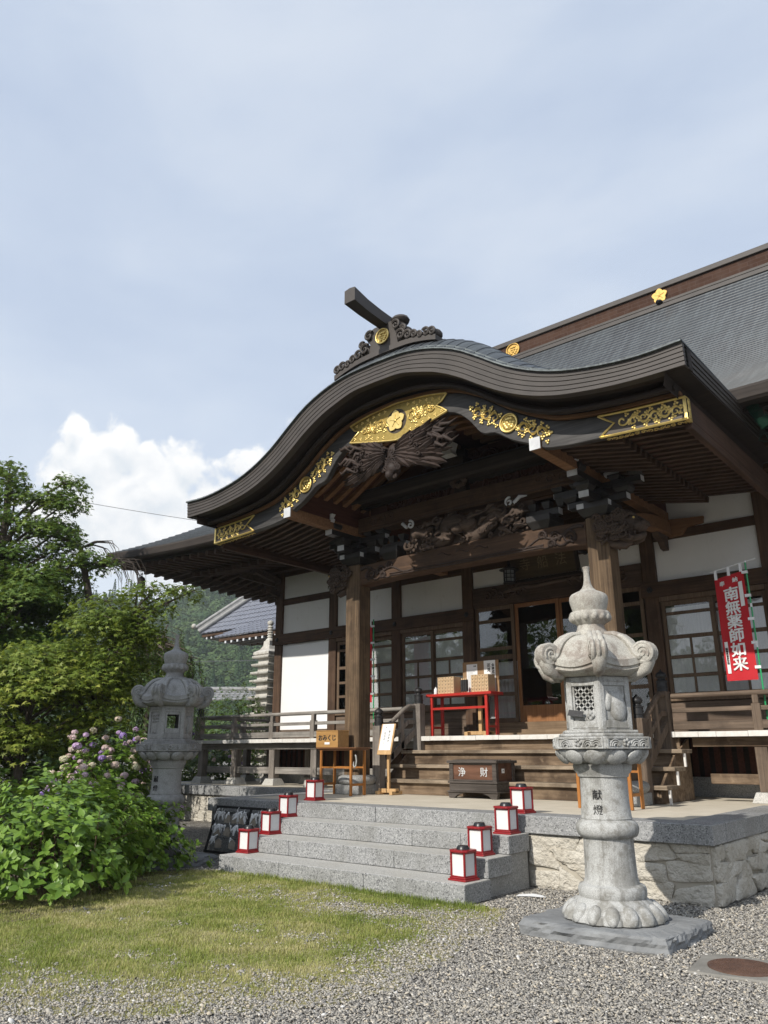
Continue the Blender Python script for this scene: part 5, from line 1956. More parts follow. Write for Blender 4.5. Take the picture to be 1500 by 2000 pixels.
# ------------------------------------------------------------------ stone lanterns
def stone_lantern(label, loc, faces, letters_dir, slab_seed, M1='lantern', M2='lantern_top'):
    L = thing('stone_lantern', label, 'stone lantern', loc, group='stone lanterns flanking the steps')
    r = random.Random(slab_seed)
    # rough slab
    sl = MB()
    base = [(-.66, -.50), (-.2, -.55), (.30, -.53), (.64, -.47), (.67, 0), (.66, .46), (.2, .52), (-.3, .5), (-.64, .50), (-.68, 0)]
    rows = []
    NS = 10
    zz = (-.03, .01, .045, .075, .10, .118, .124)
    for q, z in enumerate(zz):
        row = []
        kk = (1.02, 1.03, 1.02, 1.025, 1.01, .995, .955)[q]
        for i, (a, b) in enumerate(base):
            a2, b2 = base[(i + 1) % len(base)]
            for t in range(NS):
                t = t / NS
                x, y_ = (a + (a2 - a) * t), (b + (b2 - b) * t)
                j = (float(fbm(np.array([x * 7 + z * 9 + slab_seed]), np.array([y_ * 7 + z * 23]), 77)[0]) - .5) * .085 + r.uniform(-.006, .006)
                l = math.hypot(x, y_)
                row.append((x * kk + x / l * j, y_ * kk + y_ / l * j, z + (r.uniform(-.004, .004) if z > .1 else 0)))
        rows.append(row)
    rows.append([(x * .8, y_ * .8, .127 + r.uniform(-.004, .004)) for x, y_, z in rows[-1]])
    sl.loft(rows, closed=True)
    nn = len(rows[0])
    sl.f.append(tuple(range((len(rows) - 1) * nn, len(rows) * nn)))
    sl.build('plinth_slab', 'rock', L)
    # lotus base
    NPET = 16

    def pet(n, amp):
        return lambda t, rr, z: rr * (1 + amp * (abs(math.cos(t * n / 2))**.6 - .6))
    lb = MB().lathe([(.24, .115), (.405, .118), (.435, .14), (.43, .175), (.39, .225), (.34, .27), (.31, .295), (.29, .31)], 128, fn=lambda t, rr, z: rr * (1 + (.06 if .13 < z < .27 else .0) * (abs(math.cos(t * 8))**.5 - .6)))
    for k in range(NPET):
        a = 2 * math.pi * k / NPET
        R = Matrix.Rotation(a, 3, 'Z') @ Matrix.Rotation(R_(50), 3, 'Y')
        lb.ball((.392 * math.cos(a), .392 * math.sin(a), .205), (.092, .064, .042), 12, 8, R=R)
    lb.build('lotus_base', M1, L, smooth=50)
    sh = MB().lathe([(.285, .30), (.30, .33), (.30, .375), (.285, .405), (.245, .42), (.24, .44), (.232, .46), (.226, .60), (.222, .79), (.225, .80), (.255, .81), (.275, .84), (.282, .875), (.275, .91), (.25, .94), (.228, .952), (.232, .965), (.226, .975),
                     (.216, 1.10), (.213, 1.30), (.216, 1.315), (.232, 1.325), (.235, 1.345), (.262, 1.375), (.27, 1.42), (.262, 1.44), (.20, 1.445)], 40)
    shaft = sh.build('shaft', M1, L, smooth=40)
    # middle platform: lotus cup then hexagonal slab
    hexr = R_(-60)

    def hexfn(t, rr, z):
        a = (t - hexr) % (math.pi / 3)
        return rr * math.cos(math.pi / 6) / math.cos(a - math.pi / 6)
    cup = MB().lathe([(.24, 1.435), (.28, 1.44), (.36, 1.47), (.42, 1.515), (.445, 1.55), (.44, 1.565), (.30, 1.57)], 96,
                     fn=lambda t, rr, z: hexfn(t, rr, z) * (1 + (.05 if 1.45 < z < 1.555 else 0) * (abs(math.cos((t - hexr) * 6))**.5 - .55)))
    for k in range(12):
        a = hexr + 2 * math.pi * (k + .5) / 12
        R = Matrix.Rotation(a, 3, 'Z') @ Matrix.Rotation(R_(-52), 3, 'Y')
        cup.ball((.378 * math.cos(a), .378 * math.sin(a), 1.497), (.080, .098, .028), 12, 7, R=R)
    cu = cup.build('lotus_cup', M1, L, smooth=50)
    dai = MB()
    for (z0, z1, rr) in ((1.566, 1.675, .485), (1.676, 1.705, .43), (1.706, 1.735, .385)):
        dai.lathe([(rr, z0), (rr, z1)], 6, rot=hexr)
    d_ = dai.build('platform', M1, L, bevel=.008)
    for k in range(6):
        rel = MB()
        an = hexr + math.pi / 6 + k * math.pi / 3
        nx, ny = math.cos(an), math.sin(an); tx, ty = -ny, nx
        ap = .485 * math.cos(math.pi / 6)
        P = lambda u, z, d=0: (nx * (ap + d) + tx * u, ny * (ap + d) + ty * u, z)
        for u0, u1, z0, z1 in ((-.225, .225, 1.572, 1.584), (-.225, .225, 1.657, 1.669), (-.225, -.21, 1.584, 1.657), (.21, .225, 1.584, 1.657)):
            rel.bar(P((u0 + u1) / 2, z0, .004), P((u0 + u1) / 2, z1, .004), abs(u1 - u0), .012, up=(nx, ny, 0))
        for u in (-.14, .08, .16):
            for q, rr in enumerate((.055, .038, .021)):
                rel.tube([P(u + rr * math.cos(b), 1.590 + rr * math.sin(b) * 1.1, .004 + .004 * q) for b in np.linspace(0, math.pi, 9)], .007, 5)
        for b in range(5):
            rel.ball(P(-.02 + .024 * math.cos(b * 1.257), 1.622 + .024 * math.sin(b * 1.257), .006), .016, 7, 4)
        rel.build('wave_relief', M1, d_, smooth=60)
    # fire box
    fr_, z0, z1 = .335, 1.735, 2.22
    ap = fr_ * math.cos(math.pi / 6); hw = fr_ / 2
    fb = MB()
    rvs = []; lts = []
    for k in range(6):
        rv = MB(); rvs.append(rv); lt = MB(); lts.append(lt)
        an = hexr + math.pi / 6 + k * math.pi / 3
        nx, ny = math.cos(an), math.sin(an); tx, ty = -ny, nx
        P = lambda u, z, d=0: Vector((nx * (ap + d) + tx * u, ny * (ap + d) + ty * u, z))
        wx = hw * .98
        up = (nx, ny, 0)

        def slab(u0, u1, za, zb, d0, d1, m=fb):
            c0 = P((u0 + u1) / 2, za, (d0 + d1) / 2); c1 = P((u0 + u1) / 2, zb, (d0 + d1) / 2)
            m.bar(c0, c1, abs(u1 - u0), abs(d1 - d0), up=up)
        kind = faces[k]
        slab(-wx, -.115, z0, z1, -.05, 0); slab(.115, wx, z0, z1, -.05, 0)
        slab(-.115, .115, z1 - .085, z1, -.05, -.001); slab(-.115, .115, z0, z0 + .085, -.05, -.001)
        slab(-.13, .13, z0 + .018, z0 + .026, -.01, .006); slab(-.13, .13, z1 - .05, z1 - .042, -.01, .006)
        if kind == 'window':
            slab(-.115, .115, z0 + .085, z0 + .16, -.05, -.012)
            slab(-.115, -.085, z0 + .16, z1 - .085, -.05, -.012); slab(.085, .115, z0 + .16, z1 - .085, -.05, -.012)
            slab(-.085, .085, z1 - .125, z1 - .085, -.05, -.012)
        elif kind == 'lattice':
            slab(-.115, .115, z0 + .085, z0 + .175, -.05, -.016)
            slab(-.115, -.095, z0 + .175, z1 - .085, -.05, -.016); slab(.095, .115, z0 + .175, z1 - .085, -.05, -.016)
            for i in range(-4, 5):
                for sg in (-1, 1):
                    a = .0634 * i
                    seg = []
                    za, zb = z0 + .175, z1 - .085
                    h = zb - za
                    # diagonal clipped to the opening
                    u_at = lambda z: a + sg * (z - (za + zb) / 2)
                    zs = [z for z in np.linspace(za, zb, 40) if abs(u_at(z)) <= .095]
                    if len(zs) > 2:
                        lt.bar(P(u_at(zs[0]), zs[0], -.03), P(u_at(zs[-1]), zs[-1], -.03), .013, .016, up=up)
            for b in range(3):
                rr = .05 - .015 * b
                rv.tube([P(-.04 + rr * math.cos(q), z0 + .088 + rr * math.sin(q) * .8, -.008 + .004 * b) for q in np.linspace(0, math.pi, 9)], .008, 5)
            for b in range(4):
                rv.ball(P(.06 + .022 * math.cos(b * 1.57), z0 + .125 + .022 * math.sin(b * 1.57), -.008), .020, 7, 4)
        elif kind == 'small':
            slab(-.115, .115, z0 + .085, z1 - .085, -.05, -.016)
            for i in range(3):
                for j in range(3):
                    rv.ball(P(-.06 + .06 * i, z1 - .13 - .045 * j, -.012), .018, 7, 4)
            slab(-.05, .05, z0 + .15, z0 + .235, -.03, -.012, lt)
            for b in range(3):
                rr = .06 - .018 * b
                rv.tube([P(rr * math.cos(q), z0 + .088 + rr * math.sin(q) * .7, -.008) for q in np.linspace(0, math.pi, 9)], .008, 5)
        else:
            slab(-.115, .115, z0 + .085, z1 - .085, -.05, -.016)
            R = Matrix((Vector((tx, ty, 0)), Vector((nx, ny, 0)), Vector((0, 0, 1)))).transposed()
            rv.ball(P(.025, z0 + .205, -.012), (.088, .046, .135), 14, 10, R=R @ Matrix.Rotation(-.15, 3, 'Y'))
            rv.ball(P(-.05, z0 + .26, -.016), (.06, .026, .10), 12, 8, R=R @ Matrix.Rotation(.5, 3, 'Y'))
            rv.ball(P(.06, z0 + .31, -.014), (.05, .026, .045), 12, 8, R=R)
    fb.lathe([(.30, z1 - .02), (.30, z1)], 6, rot=hexr)
    fb.lathe([(.30, z0 - .004), (.30, z0 + .02)], 6, rot=hexr)
    f_ = fb.build('fire_box', M1, L, bevel=.004)
    for lt in lts:
        if lt.v: lt.build('lattice', M1, f_)
    for rv in rvs:
        if rv.v: rv.build('relief', M1, f_, smooth=60)
    # cap
    cap = MB()
    NT_ = 96
    prof = [(.05, 2.635), (.15, 2.632), (.235, 2.622), (.305, 2.592), (.355, 2.548), (.392, 2.498), (.420, 2.448), (.445, 2.405), (.470, 2.378), (.488, 2.365)]

    def caprad(t, rr):
        a = (t - hexr) % (math.pi / 3)
        hexk = math.cos(math.pi / 6) / math.cos(a - math.pi / 6)
        f = min(1, max(0, (rr - .2) / .25))
        return rr * (1 - f + f * hexk * 1.03)

    def cornerness(t):
        a = (t - hexr) % (math.pi / 3)
        return (abs(a - math.pi / 6) / (math.pi / 6))**2
    rows = []
    for rr, z in prof:
        rows.append([(caprad(2 * math.pi * k / NT_, rr) * math.cos(2 * math.pi * k / NT_), caprad(2 * math.pi * k / NT_, rr) * math.sin(2 * math.pi * k / NT_),
                      z + .055 * cornerness(2 * math.pi * k / NT_) * max(0, (rr - .3) / .2)) for k in range(NT_)])
    for rr, z, cz in ((.497, 2.36, 1), (.497, 2.30, 1), (.475, 2.292, 1), (.475, 2.276, .8), (.485, 2.268, .8), (.465, 2.25, .6), (.37, 2.225, 0), (.20, 2.222, 0)):
        rows.append([(caprad(2 * math.pi * k / NT_, rr) * math.cos(2 * math.pi * k / NT_), caprad(2 * math.pi * k / NT_, rr) * math.sin(2 * math.pi * k / NT_),
                      z + .055 * cz * cornerness(2 * math.pi * k / NT_)) for k in range(NT_)])
    cap.loft(rows, closed=True)
    c_ = cap.build('cap', M2, L, smooth=45)
    rb = MB()
    for k in range(6):
        an = hexr + k * math.pi / 3
        ux, uy = math.cos(an), math.sin(an); tx, ty = -uy, ux
        pth = [(.15, 2.634), (.245, 2.624), (.322, 2.588), (.378, 2.540), (.415, 2.485), (.440, 2.430), (.462, 2.400), (.488, 2.388), (.51, 2.40)]
        for du in (-.058, 0, .058):
            rb.tube([(ux * a + tx * du * (.6 + .4 * i / 8), uy * a + ty * du * (.6 + .4 * i / 8), b + .003) for i, (a, b) in enumerate(pth)], [.026, .031, .034, .034, .034, .034, .034, .034, .030], 8)
        # curled scroll at the tip: a drum lying across the corner plus spiral lines
        c = Vector((ux * .520, uy * .520, 2.432))
        T = Vector((tx, ty, 0)); U = Vector((ux, uy, 0)); Z = Vector((0, 0, 1))
        n = 22
        o = len(rb.v)
        for (du, rr) in ((-.07, .055), (-.065, .080), (-.047, .088), (.047, .088), (.065, .080), (.07, .055)):
            for q in range(n):
                b = 2 * math.pi * q / n
                rb.v.append(tuple(c + T * du + U * rr * math.cos(b) + Z * rr * math.sin(b)))
        for i in range(5):
            for q in range(n):
                q2 = (q + 1) % n
                rb.f.append((o + i * n + q, o + i * n + q2, o + (i + 1) * n + q2, o + (i + 1) * n + q))
        rb.f.append(tuple(o + q for q in reversed(range(n)))); rb.f.append(tuple(o + 5 * n + q for q in range(n)))
        for du in (-.073, .073):
            rb.tube(spiral(c + T * du, .064, 1.6, -U, Z, 22), .009, 5)
        for du in (-.048, 0, .048):
            rb.tube([tuple(c + T * du - U * .002 + U * .088 * math.cos(b) + Z * .088 * math.sin(b)) for b in np.linspace(R_(150), R_(-110), 14)], .022, 7)
        rb.tube([(ux * .525, uy * .525, 2.40), (ux * .535, uy * .535, 2.345), (ux * .51, uy * .51, 2.285), (ux * .45, uy * .45, 2.25), (ux * .36, uy * .36, 2.232)], [.075, .070, .06, .05, .03], 10)
    rb.build('corner_scroll', M2, c_, smooth=45)
    # finial
    fi = MB().lathe([(.17, 2.625), (.172, 2.645), (.155, 2.665), (.135, 2.70), (.128, 2.735), (.15, 2.755), (.18, 2.79), (.192, 2.82), (.192, 2.85), (.185, 2.868), (.17, 2.87)], 64,
                    fn=lambda t, rr, z: rr * (1 + (.07 if 2.765 < z < 2.86 else 0) * (abs(math.cos(t * 7))**.6 - .5)))
    for k in range(14):
        a = 2 * math.pi * k / 14
        fi.ball((.172 * math.cos(a), .172 * math.sin(a), 2.812), (.036, .036, .044), 10, 7)
    fi.lathe([(.160, 2.87), (.165, 2.885), (.175, 2.92), (.185, 2.96), (.190, 2.995), (.186, 3.022), (.170, 3.045), (.135, 3.064), (.085, 3.085), (.055, 3.115), (.040, 3.15), (.032, 3.20), (.029, 3.26), (.032, 3.30), (.040, 3.325), (.036, 3.33)], 40)
    fi.build('finial', M2, L, smooth=50)
    # carved inscription on the shaft
    an = letters_dir
    nx, ny = math.cos(an), math.sin(an)
    for ch, z, s in (('\u732e', 1.165, .092), ('\u71c8', 1.035, .092)):
        rr = .219
        text_obj('inscription', ch, s, 'ink', shaft, plane_mtx((nx * rr, ny * rr, z), (-ny, nx, 0), (0, 0, 1)), .004, .0)
    return L


R_LANT = stone_lantern('tall sunlit grey stone lantern on a rough slab to the right of the granite steps', (-3.33, 7.17, 0), ['relief', 'window', 'small', 'relief', 'window', 'lattice'], R_(-83), 1)
L_LANT = stone_lantern('shaded grey stone lantern with an open square window behind the hydrangea hedge', (-10.42, 7.33, 0), ['window', 'relief', 'lattice', 'window', 'relief', 'small'], R_(-80), 2, 'lantern_shaded', 'lantern_shaded')
ph = tag(MB().frustum(0, 0, 0, .004, .075, .03, .075, .03).build('tin_tag', 'iron'), 'small dark slate tag tucked on the lattice of the sunlit stone lantern', 'tag')
ph.location = (-3.40, 6.845, 1.885); ph.rotation_euler = (R_(62), R_(8), 0)

# ------------------------------------------------------------------ paper style lamps on the steps
def lamp(label, loc):
    t = thing('step_lamp', label, 'lamp', loc, group='red framed lamps lining the steps')
    MB().box(-.125, .125, -.125, .125, 0, .022).box(-.112, .112, -.112, .112, .0221, .04).build('base', 'lampred', t, bevel=.006, seg=2)
    f = MB()
    for a in (-1, 1):
        for b in (-1, 1):
            f.box(a * .093 - .011, a * .093 + .011, b * .093 - .011, b * .093 + .011, .04, .285)
    for a in (-1, 1):
        f.box(-.081, .081, a * .093 - .008, a * .093 + .008, .04, .052).box(-.081, .081, a * .093 - .008, a * .093 + .008, .272, .285)
        f.box(a * .093 - .008, a * .093 + .008, -.081, .081, .04, .052).box(a * .093 - .008, a * .093 + .008, -.081, .081, .272, .285)
    f.build('frame', 'lampred', t, bevel=.003)
    for k in range(4):
        p = MB().box(-.082, .082, .086, .090, .0515, .2725).xf(Matrix.Rotation(k * math.pi / 2, 4, 'Z'))
        p.build('pane', 'lamppane', t)
    c = .045
    o = [(-.128 + c, -.128), (.128 - c, -.128), (.128, -.128 + c), (.128, .128 - c), (.128 - c, .128), (-.128 + c, .128), (-.128, .128 - c), (-.128, -.128 + c)]
    MB().prism(o, .286, .312, 'xy').build('roof', 'lampred', t, bevel=.008, seg=2)
    MB().lathe([(.075, .3125), (.072, .325), (.062, .345), (.056, .352), (.02, .354)], 24).build('solar_cap', 'lampcap', t, smooth=40)
    return t


lamps = [
    ('red framed white lamp on the platform floor, topmost of the left row', (-9.36, 9.43, PZ)),
    ('red framed white lamp on the third granite step at its left end', (-9.27, 8.77, .604)),
    ('red framed white lamp on the second granite step at its left end', (-9.10, 8.27, .404)),
    ('red framed white lamp on the lowest granite step at its left end', (-9.02, 7.79, .204)),
    ('red framed white lamp on the platform floor, topmost of the right row', (-5.36, 9.12, PZ)),
    ('red framed white lamp on the third granite step at its right end', (-5.30, 8.63, .604)),
    ('red framed white lamp on the second granite step at its right end', (-5.38, 8.16, .404)),
    ('red framed white lamp on the lowest granite step at its right end', (-5.28, 7.66, .204)),
]
l0 = lamp(*lamps[0])
for lb, lc in lamps[1:]:
    dup(l0, lc, random.uniform(-.11, .11), lb)

# ------------------------------------------------------------------ manhole, paper
mh = thing('manhole_cover', 'rusty round iron manhole cover in a concrete surround on the gravel', 'manhole cover', (-2.10, 6.62, 0))
MB().box(-.34, .34, -.30, .34, -.02, .022).xf(Matrix.Rotation(.12, 4, 'Z')).build('surround', 'concrete', mh, bevel=.012)
cv = MB().lathe([(.245, .022), (.245, .030), (.236, .032), (.05, .034)], 40)
for i in range(-9, 10):
    for j in range(-9, 10):
        x, y = i * .024 + (j % 2) * .012, j * .022
        if x * x + y * y < .048: cv.bar((x - .006, y - .004 * (-1)**(i + j), .0345), (x + .006, y + .004 * (-1)**(i + j), .0345), .005, .004)
cv.build('cover', 'manhole', mh, smooth=30)
pp = MB()
pp.loft([[(-.16, -.06, .012), (0, -.075, .022), (.17, -.05, .014)], [(-.15, .05, .016), (.01, .06, .030), (.15, .07, .012)]])
o = pp.build('paper_sheet', 'paper'); o.location = (-4.80, 8.26, .006); o.rotation_euler = (0, 0, .3)
tag(o, 'loose sheet of white paper lying on gravel beside the granite steps', 'paper')

# ------------------------------------------------------------------ offertory box
ob = thing('offertory_box', 'dark timber offertory box with white characters before the wooden stairs', 'offertory box', (-7.60, 11.66, PZ))
hw, hd = .47, .30
f = MB().box(-hw + .02, hw - .02, -hd + .02, hd - .02, .13, .56)
ob_b = f.build('body', 'offer_panel', ob)
fr = MB()
for a in (-1, 1):
    for b in (-1, 1):
        fr.box(a * (hw - .04) - .04, a * (hw - .04) + .04, b * (hd - .04) - .04, b * (hd - .04) + .04, .25, .555)
fr.box(-hw - .03, hw + .03, -hd - .03, hd + .03, .555, .60)
fr.box(-hw - .02, hw + .02, -hd - .02, hd + .02, .235, .268)
fr.box(-hw, hw, -hd, hd, .115, .234)
fr.box(-hw - .03, hw + .03, -hd - .03, hd + .03, .09, .115)
fr.box(-hw + .078, hw - .078, -hd + .004, -hd + .03, .27, .295).box(-hw + .078, hw - .078, -hd + .004, -hd + .03, .53, .554)
fr.build('frame', 'offer', ob, bevel=.006)
ft = MB()
for a in (-1, 1):
    ft.prism([(a * (hw + .0), 0), (a * (hw - .10), 0), (a * (hw - .16), .05), (a * (hw - .30), .09), (a * (hw + .02), .09)], -hd - .01, -hd + .06)
    ft.prism([(a * (hw + .0), 0), (a * (hw - .10), 0), (a * (hw - .16), .05), (a * (hw - .30), .09), (a * (hw + .02), .09)], hd - .06, hd + .01)
ft.build('feet', 'offer', ob)
sl_ = MB()
for k in range(8): sl_.box(-hw + .05, hw - .05, -hd + .05 + k * .07, -hd + .075 + k * .07, .601, .612)
sl_.build('coin_slats', 'offer', ob)
for ch, x in (('\u6d44', -.215), ('\u8ca1', .225)):
    text_obj('lettering', ch, .155, 'letter_white', ob, plane_mtx((x, -hd + .017, .405), (1, 0, 0), (0, 0, 1)), .002, .0)
MB().box(hw - .019, hw - .012, -.10, -.02, .40, .47).build('seal', 'paper', ob)
MB().box(hw - .0119, hw - .010, -.07, -.05, .43, .45).build('seal_mark', 'ink', ob)


# ------------------------------------------------------------------ little brown tables
def side_table(label, loc, wd, dp, ht, flip=1):
    t = thing('folding_table', label, 'table', loc, group='honey brown narrow tables beside the pillars')
    MB().box(-wd / 2 - .12, wd / 2 + .14, -dp / 2 - .03, dp / 2 + .03, ht - .022, ht).box(-wd / 2 - .08, wd / 2 + .10, -dp / 2, dp / 2, ht - .05, ht - .0221).build('table_top', 'table_top', t, bevel=.004)
    for a in (-1, 1):
        for b in (-1, 1):
            MB().box(a * wd / 2 - .022, a * wd / 2 + .022, b * dp / 2 - .02, b * dp / 2 + .02, 0, ht - .05).build('leg', 'honey', t, bevel=.004)
    MB().box(-wd / 2 + .023, wd / 2 - .023, -dp / 2 - .012, -dp / 2 + .012, ht * .56, ht * .56 + .03).build('stretcher', 'honey', t)
    MB().box(-wd / 2 + .023, wd / 2 - .023, dp / 2 - .012, dp / 2 + .012, ht * .56, ht * .56 + .03).build('stretcher', 'honey', t)
    for a in (-1, 1):
        MB().box(a * wd / 2 - .01, a * wd / 2 + .01, -dp / 2 + .021, dp / 2 - .021, ht * .2, ht * .2 + .04).build('stretcher', 'honey', t)
    return t


MAT['table_top'] = wood('brown table top', (.12, .055, .025), (.22, .105, .05), 'x', stain=.2, fine=20, rough=.4)
side_table('honey brown narrow table carrying a fortune box before the left pillar', (-10.10, 10.88, PZ), .74, .36, .82)
side_table('honey brown narrow table half hidden behind the sunlit stone lantern', (-4.83, 10.58, PZ), .74, .36, .82)
bx_ = thing('fortune_box', 'small varnished wooden box with black brush writing on the brown table', 'box', (-10.36, 10.88, PZ + .82))
MB().box(-.29, .27, -.15, .15, 0, .29).build('box_body', 'boxwood', bx_, bevel=.006)
MB().box(-.296, .276, -.156, .156, .291, .305).build('lid', 'boxwood', bx_, bevel=.004)
text_obj('lettering', '\u304a\u307f\u304f\u3058', .115, 'ink', bx_, plane_mtx((0, -.153, .165), (1, 0, 0), (0, 0, 1)), .002, .003)
MB().box(-.06, .065, -.155, -.1505, .055, .095).build('coin_slot_label', 'paper', bx_)
sh_ = MB().tube([(0, 0, .28), (.02, 0, .26), (.05, -.01, .16), (.04, -.02, .06), (-.01, -.02, .02), (-.05, -.01, .06), (-.05, 0, .14)], [.018, .02, .018, .018, .018, .018, .012], 8)
sh_.v = [(a * .7, b * .7, c * .8) for a, b, c in sh_.v]
o = sh_.build('rope_tie', 'lantern', smooth=60); o.location = (-9.62, 10.69, 1.27)
tag(o, 'pale rope loop hanging from the end of the brown table', 'rope')

# ------------------------------------------------------------------ sign stand
ss = thing('sign_stand', 'wooden stand holding a tilted board with a handwritten white notice', 'sign', (-9.54, 11.52, PZ))
MB().box(-.20, .20, -.05, .05, .03, .10).box(-.20, -.13, -.15, .15, 0, .06).box(.13, .20, -.15, .15, 0, .06).build('base', 'lightwood', ss, bevel=.004)
MB().box(-.025, .025, -.02, .02, .10, .80).build('post', 'lightwood', ss)
ang = R_(-14)
bm = Matrix.Translation((0, -.05, .98)) @ Matrix.Rotation(R_(-16), 4, 'X')
MAT['pine_x'] = MAT['lightwood']
brd = MB().box(-.165, .165, -.012, .012, -.30, .27).xf(bm).build('board', 'pine_x', ss, bevel=.003)
MB().box(-.135, .135, -.0155, -.0125, -.22, .262).xf(bm).build('notice', 'paper', brd)
tm = bm @ Matrix.Translation((0, -.0165, 0)) @ Matrix.Rotation(R_(90), 4, 'X')
for i in range(2):
    text_obj('handwriting', '\n'.join(('\u3054\u671d\u5ff5\u8ab0\u5bfa' if i == 0 else '\u203b\u4e00\u56de\u767e\u5186\u306b\u3066')), .050, 'ink', brd, tm @ Matrix.Translation((.055 - .10 * i, .06 - .03 * i, 0)), .0005, 0, 1.15)

# ------------------------------------------------------------------ red table and its things
rt = thing('red_table', 'vermilion lacquered table with box stretchers on the veranda', 'table', (-9.03, 13.27, DZ))
MB().box(-.78, .80, -.22, .24, .78, .835).build('table_top', 'red', rt, bevel=.006)
for a in (-.66, .66):
    for b in (-.17, .19):
        MB().box(a - .03, a + .03, b - .025, b + .025, 0, .78).build('leg', 'red', rt, bevel=.004)
    MB().box(a - .02, a + .02, -.144, .164, .16, .20).build('stretcher', 'red', rt)
MB().box(-.63, .63, -.19, -.15, .52, .565).build('stretcher', 'red', rt)
TZ = DZ + .835


def drawer_box(label, x, wd, ht, dp=.26):
    t = thing('drawer_box', label, 'drawer box', (x, 13.25, TZ), group='small kraft drawer boxes on the red table')
    MB().box(-wd / 2, wd / 2, -dp / 2 + .012, dp / 2, 0, ht).build('body', 'drawer', t, bevel=.003)
    n, m_ = 5, 5
    for i in range(n):
        for j in range(m_):
            u0, u1 = -wd / 2 + wd * i / n + .003, -wd / 2 + wd * (i + 1) / n - .003
            v0, v1 = ht * j / m_ + .003, ht * (j + 1) / m_ - .003
            d = MB().box(u0, u1, -dp / 2 + .002, -dp / 2 + .0118, v0, v1).build('drawer', 'drawer', t)
            cx, cz = (u0 + u1) / 2, v1 - .018
            MB().prism([(cx - .013, cz + .008), (cx + .013, cz + .008), (cx, cz - .014)], -dp / 2 + .0015, -dp / 2 - .0005).build('pull', 'ink', d)
    return t


drawer_box('kraft drawer box with twenty five small drawers, nearer the hand gel bottle', -9.35, .40, .335)
drawer_box('kraft drawer box with twenty five small drawers, nearer the dark doorway', -8.53, .40, .335)
pk = thing('stick_bundle', 'dark bundle of upright fortune sticks standing between the drawer boxes', 'stick bundle', (-8.945, 13.2, TZ))
b_ = MB(); tp = MB()
for k in range(3):
    b_.box(-.07 + .05 * k, -.026 + .05 * k, -.03, .03, .03, .26)
    tp.frustum(-.048 + .05 * k, 0, .26, .30, .02, .02, .004, .004).frustum(-.048 + .05 * k, 0, 0, .03, .005, .005, .02, .02)
b_.build('sticks', 'ink', pk); tp.build('tips', 'drawer', pk)
bt_ = thing('gel_bottle', 'small white pump bottle at the left end of the red table', 'bottle', (-9.64, 13.18, TZ))
MB().lathe([(.035, 0), (.038, .01), (.038, .10), (.03, .12), (.014, .13), (.014, .15)], 16).build('bottle', 'whiteplastic', bt_, smooth=40)
MB().lathe([(.018, .15), (.018, .17), (.006, .172), (.006, .21)], 12).box(-.012, .045, -.008, .008, .205, .22).build('pump', 'ink', bt_)
o = tag(MB().loft([[(-.08, -.05, .006), (.0, -.06, .012), (.09, -.05, .004)], [(-.08, .05, .004), (.0, .05, .016), (.09, .05, .006)]]).build('paper_slip', 'paper'), 'crumpled white slip lying at the left edge of the red table', 'paper')
o.location = (-9.72, 13.12, TZ)

nb = thing('notice_board', 'brown board with two white papers on a pine post behind the red table', 'notice board', (-8.78, 13.50, DZ))
MB().box(-.035, .035, -.03, .03, .06, .85).build('post', 'lightwood', nb)
MB().box(-.30, .22, -.045, .045, .03, .10).box(-.30, -.22, -.16, .16, 0, .09).box(.14, .22, -.16, .16, 0, .09).build('base', 'lightwood', nb, bevel=.004)
brd = MB().box(-.36, .50, -.052, -.032, .80, 1.47).build('board', 'card', nb, bevel=.003)
MB().box(-.26, 0.0, -.056, -.0525, .84, 1.42).build('notice', 'paper', brd)
MB().box(.16, .43, -.056, -.0525, .86, 1.47).build('notice', 'paper', brd)
ln = MB()
r = random.Random(2)
for k in range(17):
    ln.box(-.235, -.235 + r.uniform(.13, .215), -.0575, -.0565, 1.30 - .024 * k, 1.306 - .024 * k)
MAT['greyink'] = simple('grey print', (.30, .32, .33), (.36, .38, .38), rough=.9)
ln.build('print_lines', 'greyink', brd)
text_obj('handwriting', '\u4f1a\u6d25', .032, 'ink', brd, plane_mtx((-.06, -.0575, 1.375), (1, 0, 0), (0, 0, 1)), .0004, .001)
for tx, x, z, s in (('\u4f1a\u6d25\u5f0f\u304a\u307f\u304f\u3058', .375, 1.17, .064), ('\u82b1\u898b', .275, 1.32, .085), ('\u3054\u81ea\u7531\u306b', .275, 1.08, .040), ('\u9858\u6210\u5bfa', .205, 1.00, .052)):
    text_obj('handwriting', '\n'.join(tx), s, 'ink', brd, plane_mtx((x, -.0575, z), (1, 0, 0), (0, 0, 1)), .0004, .002, 1.05)

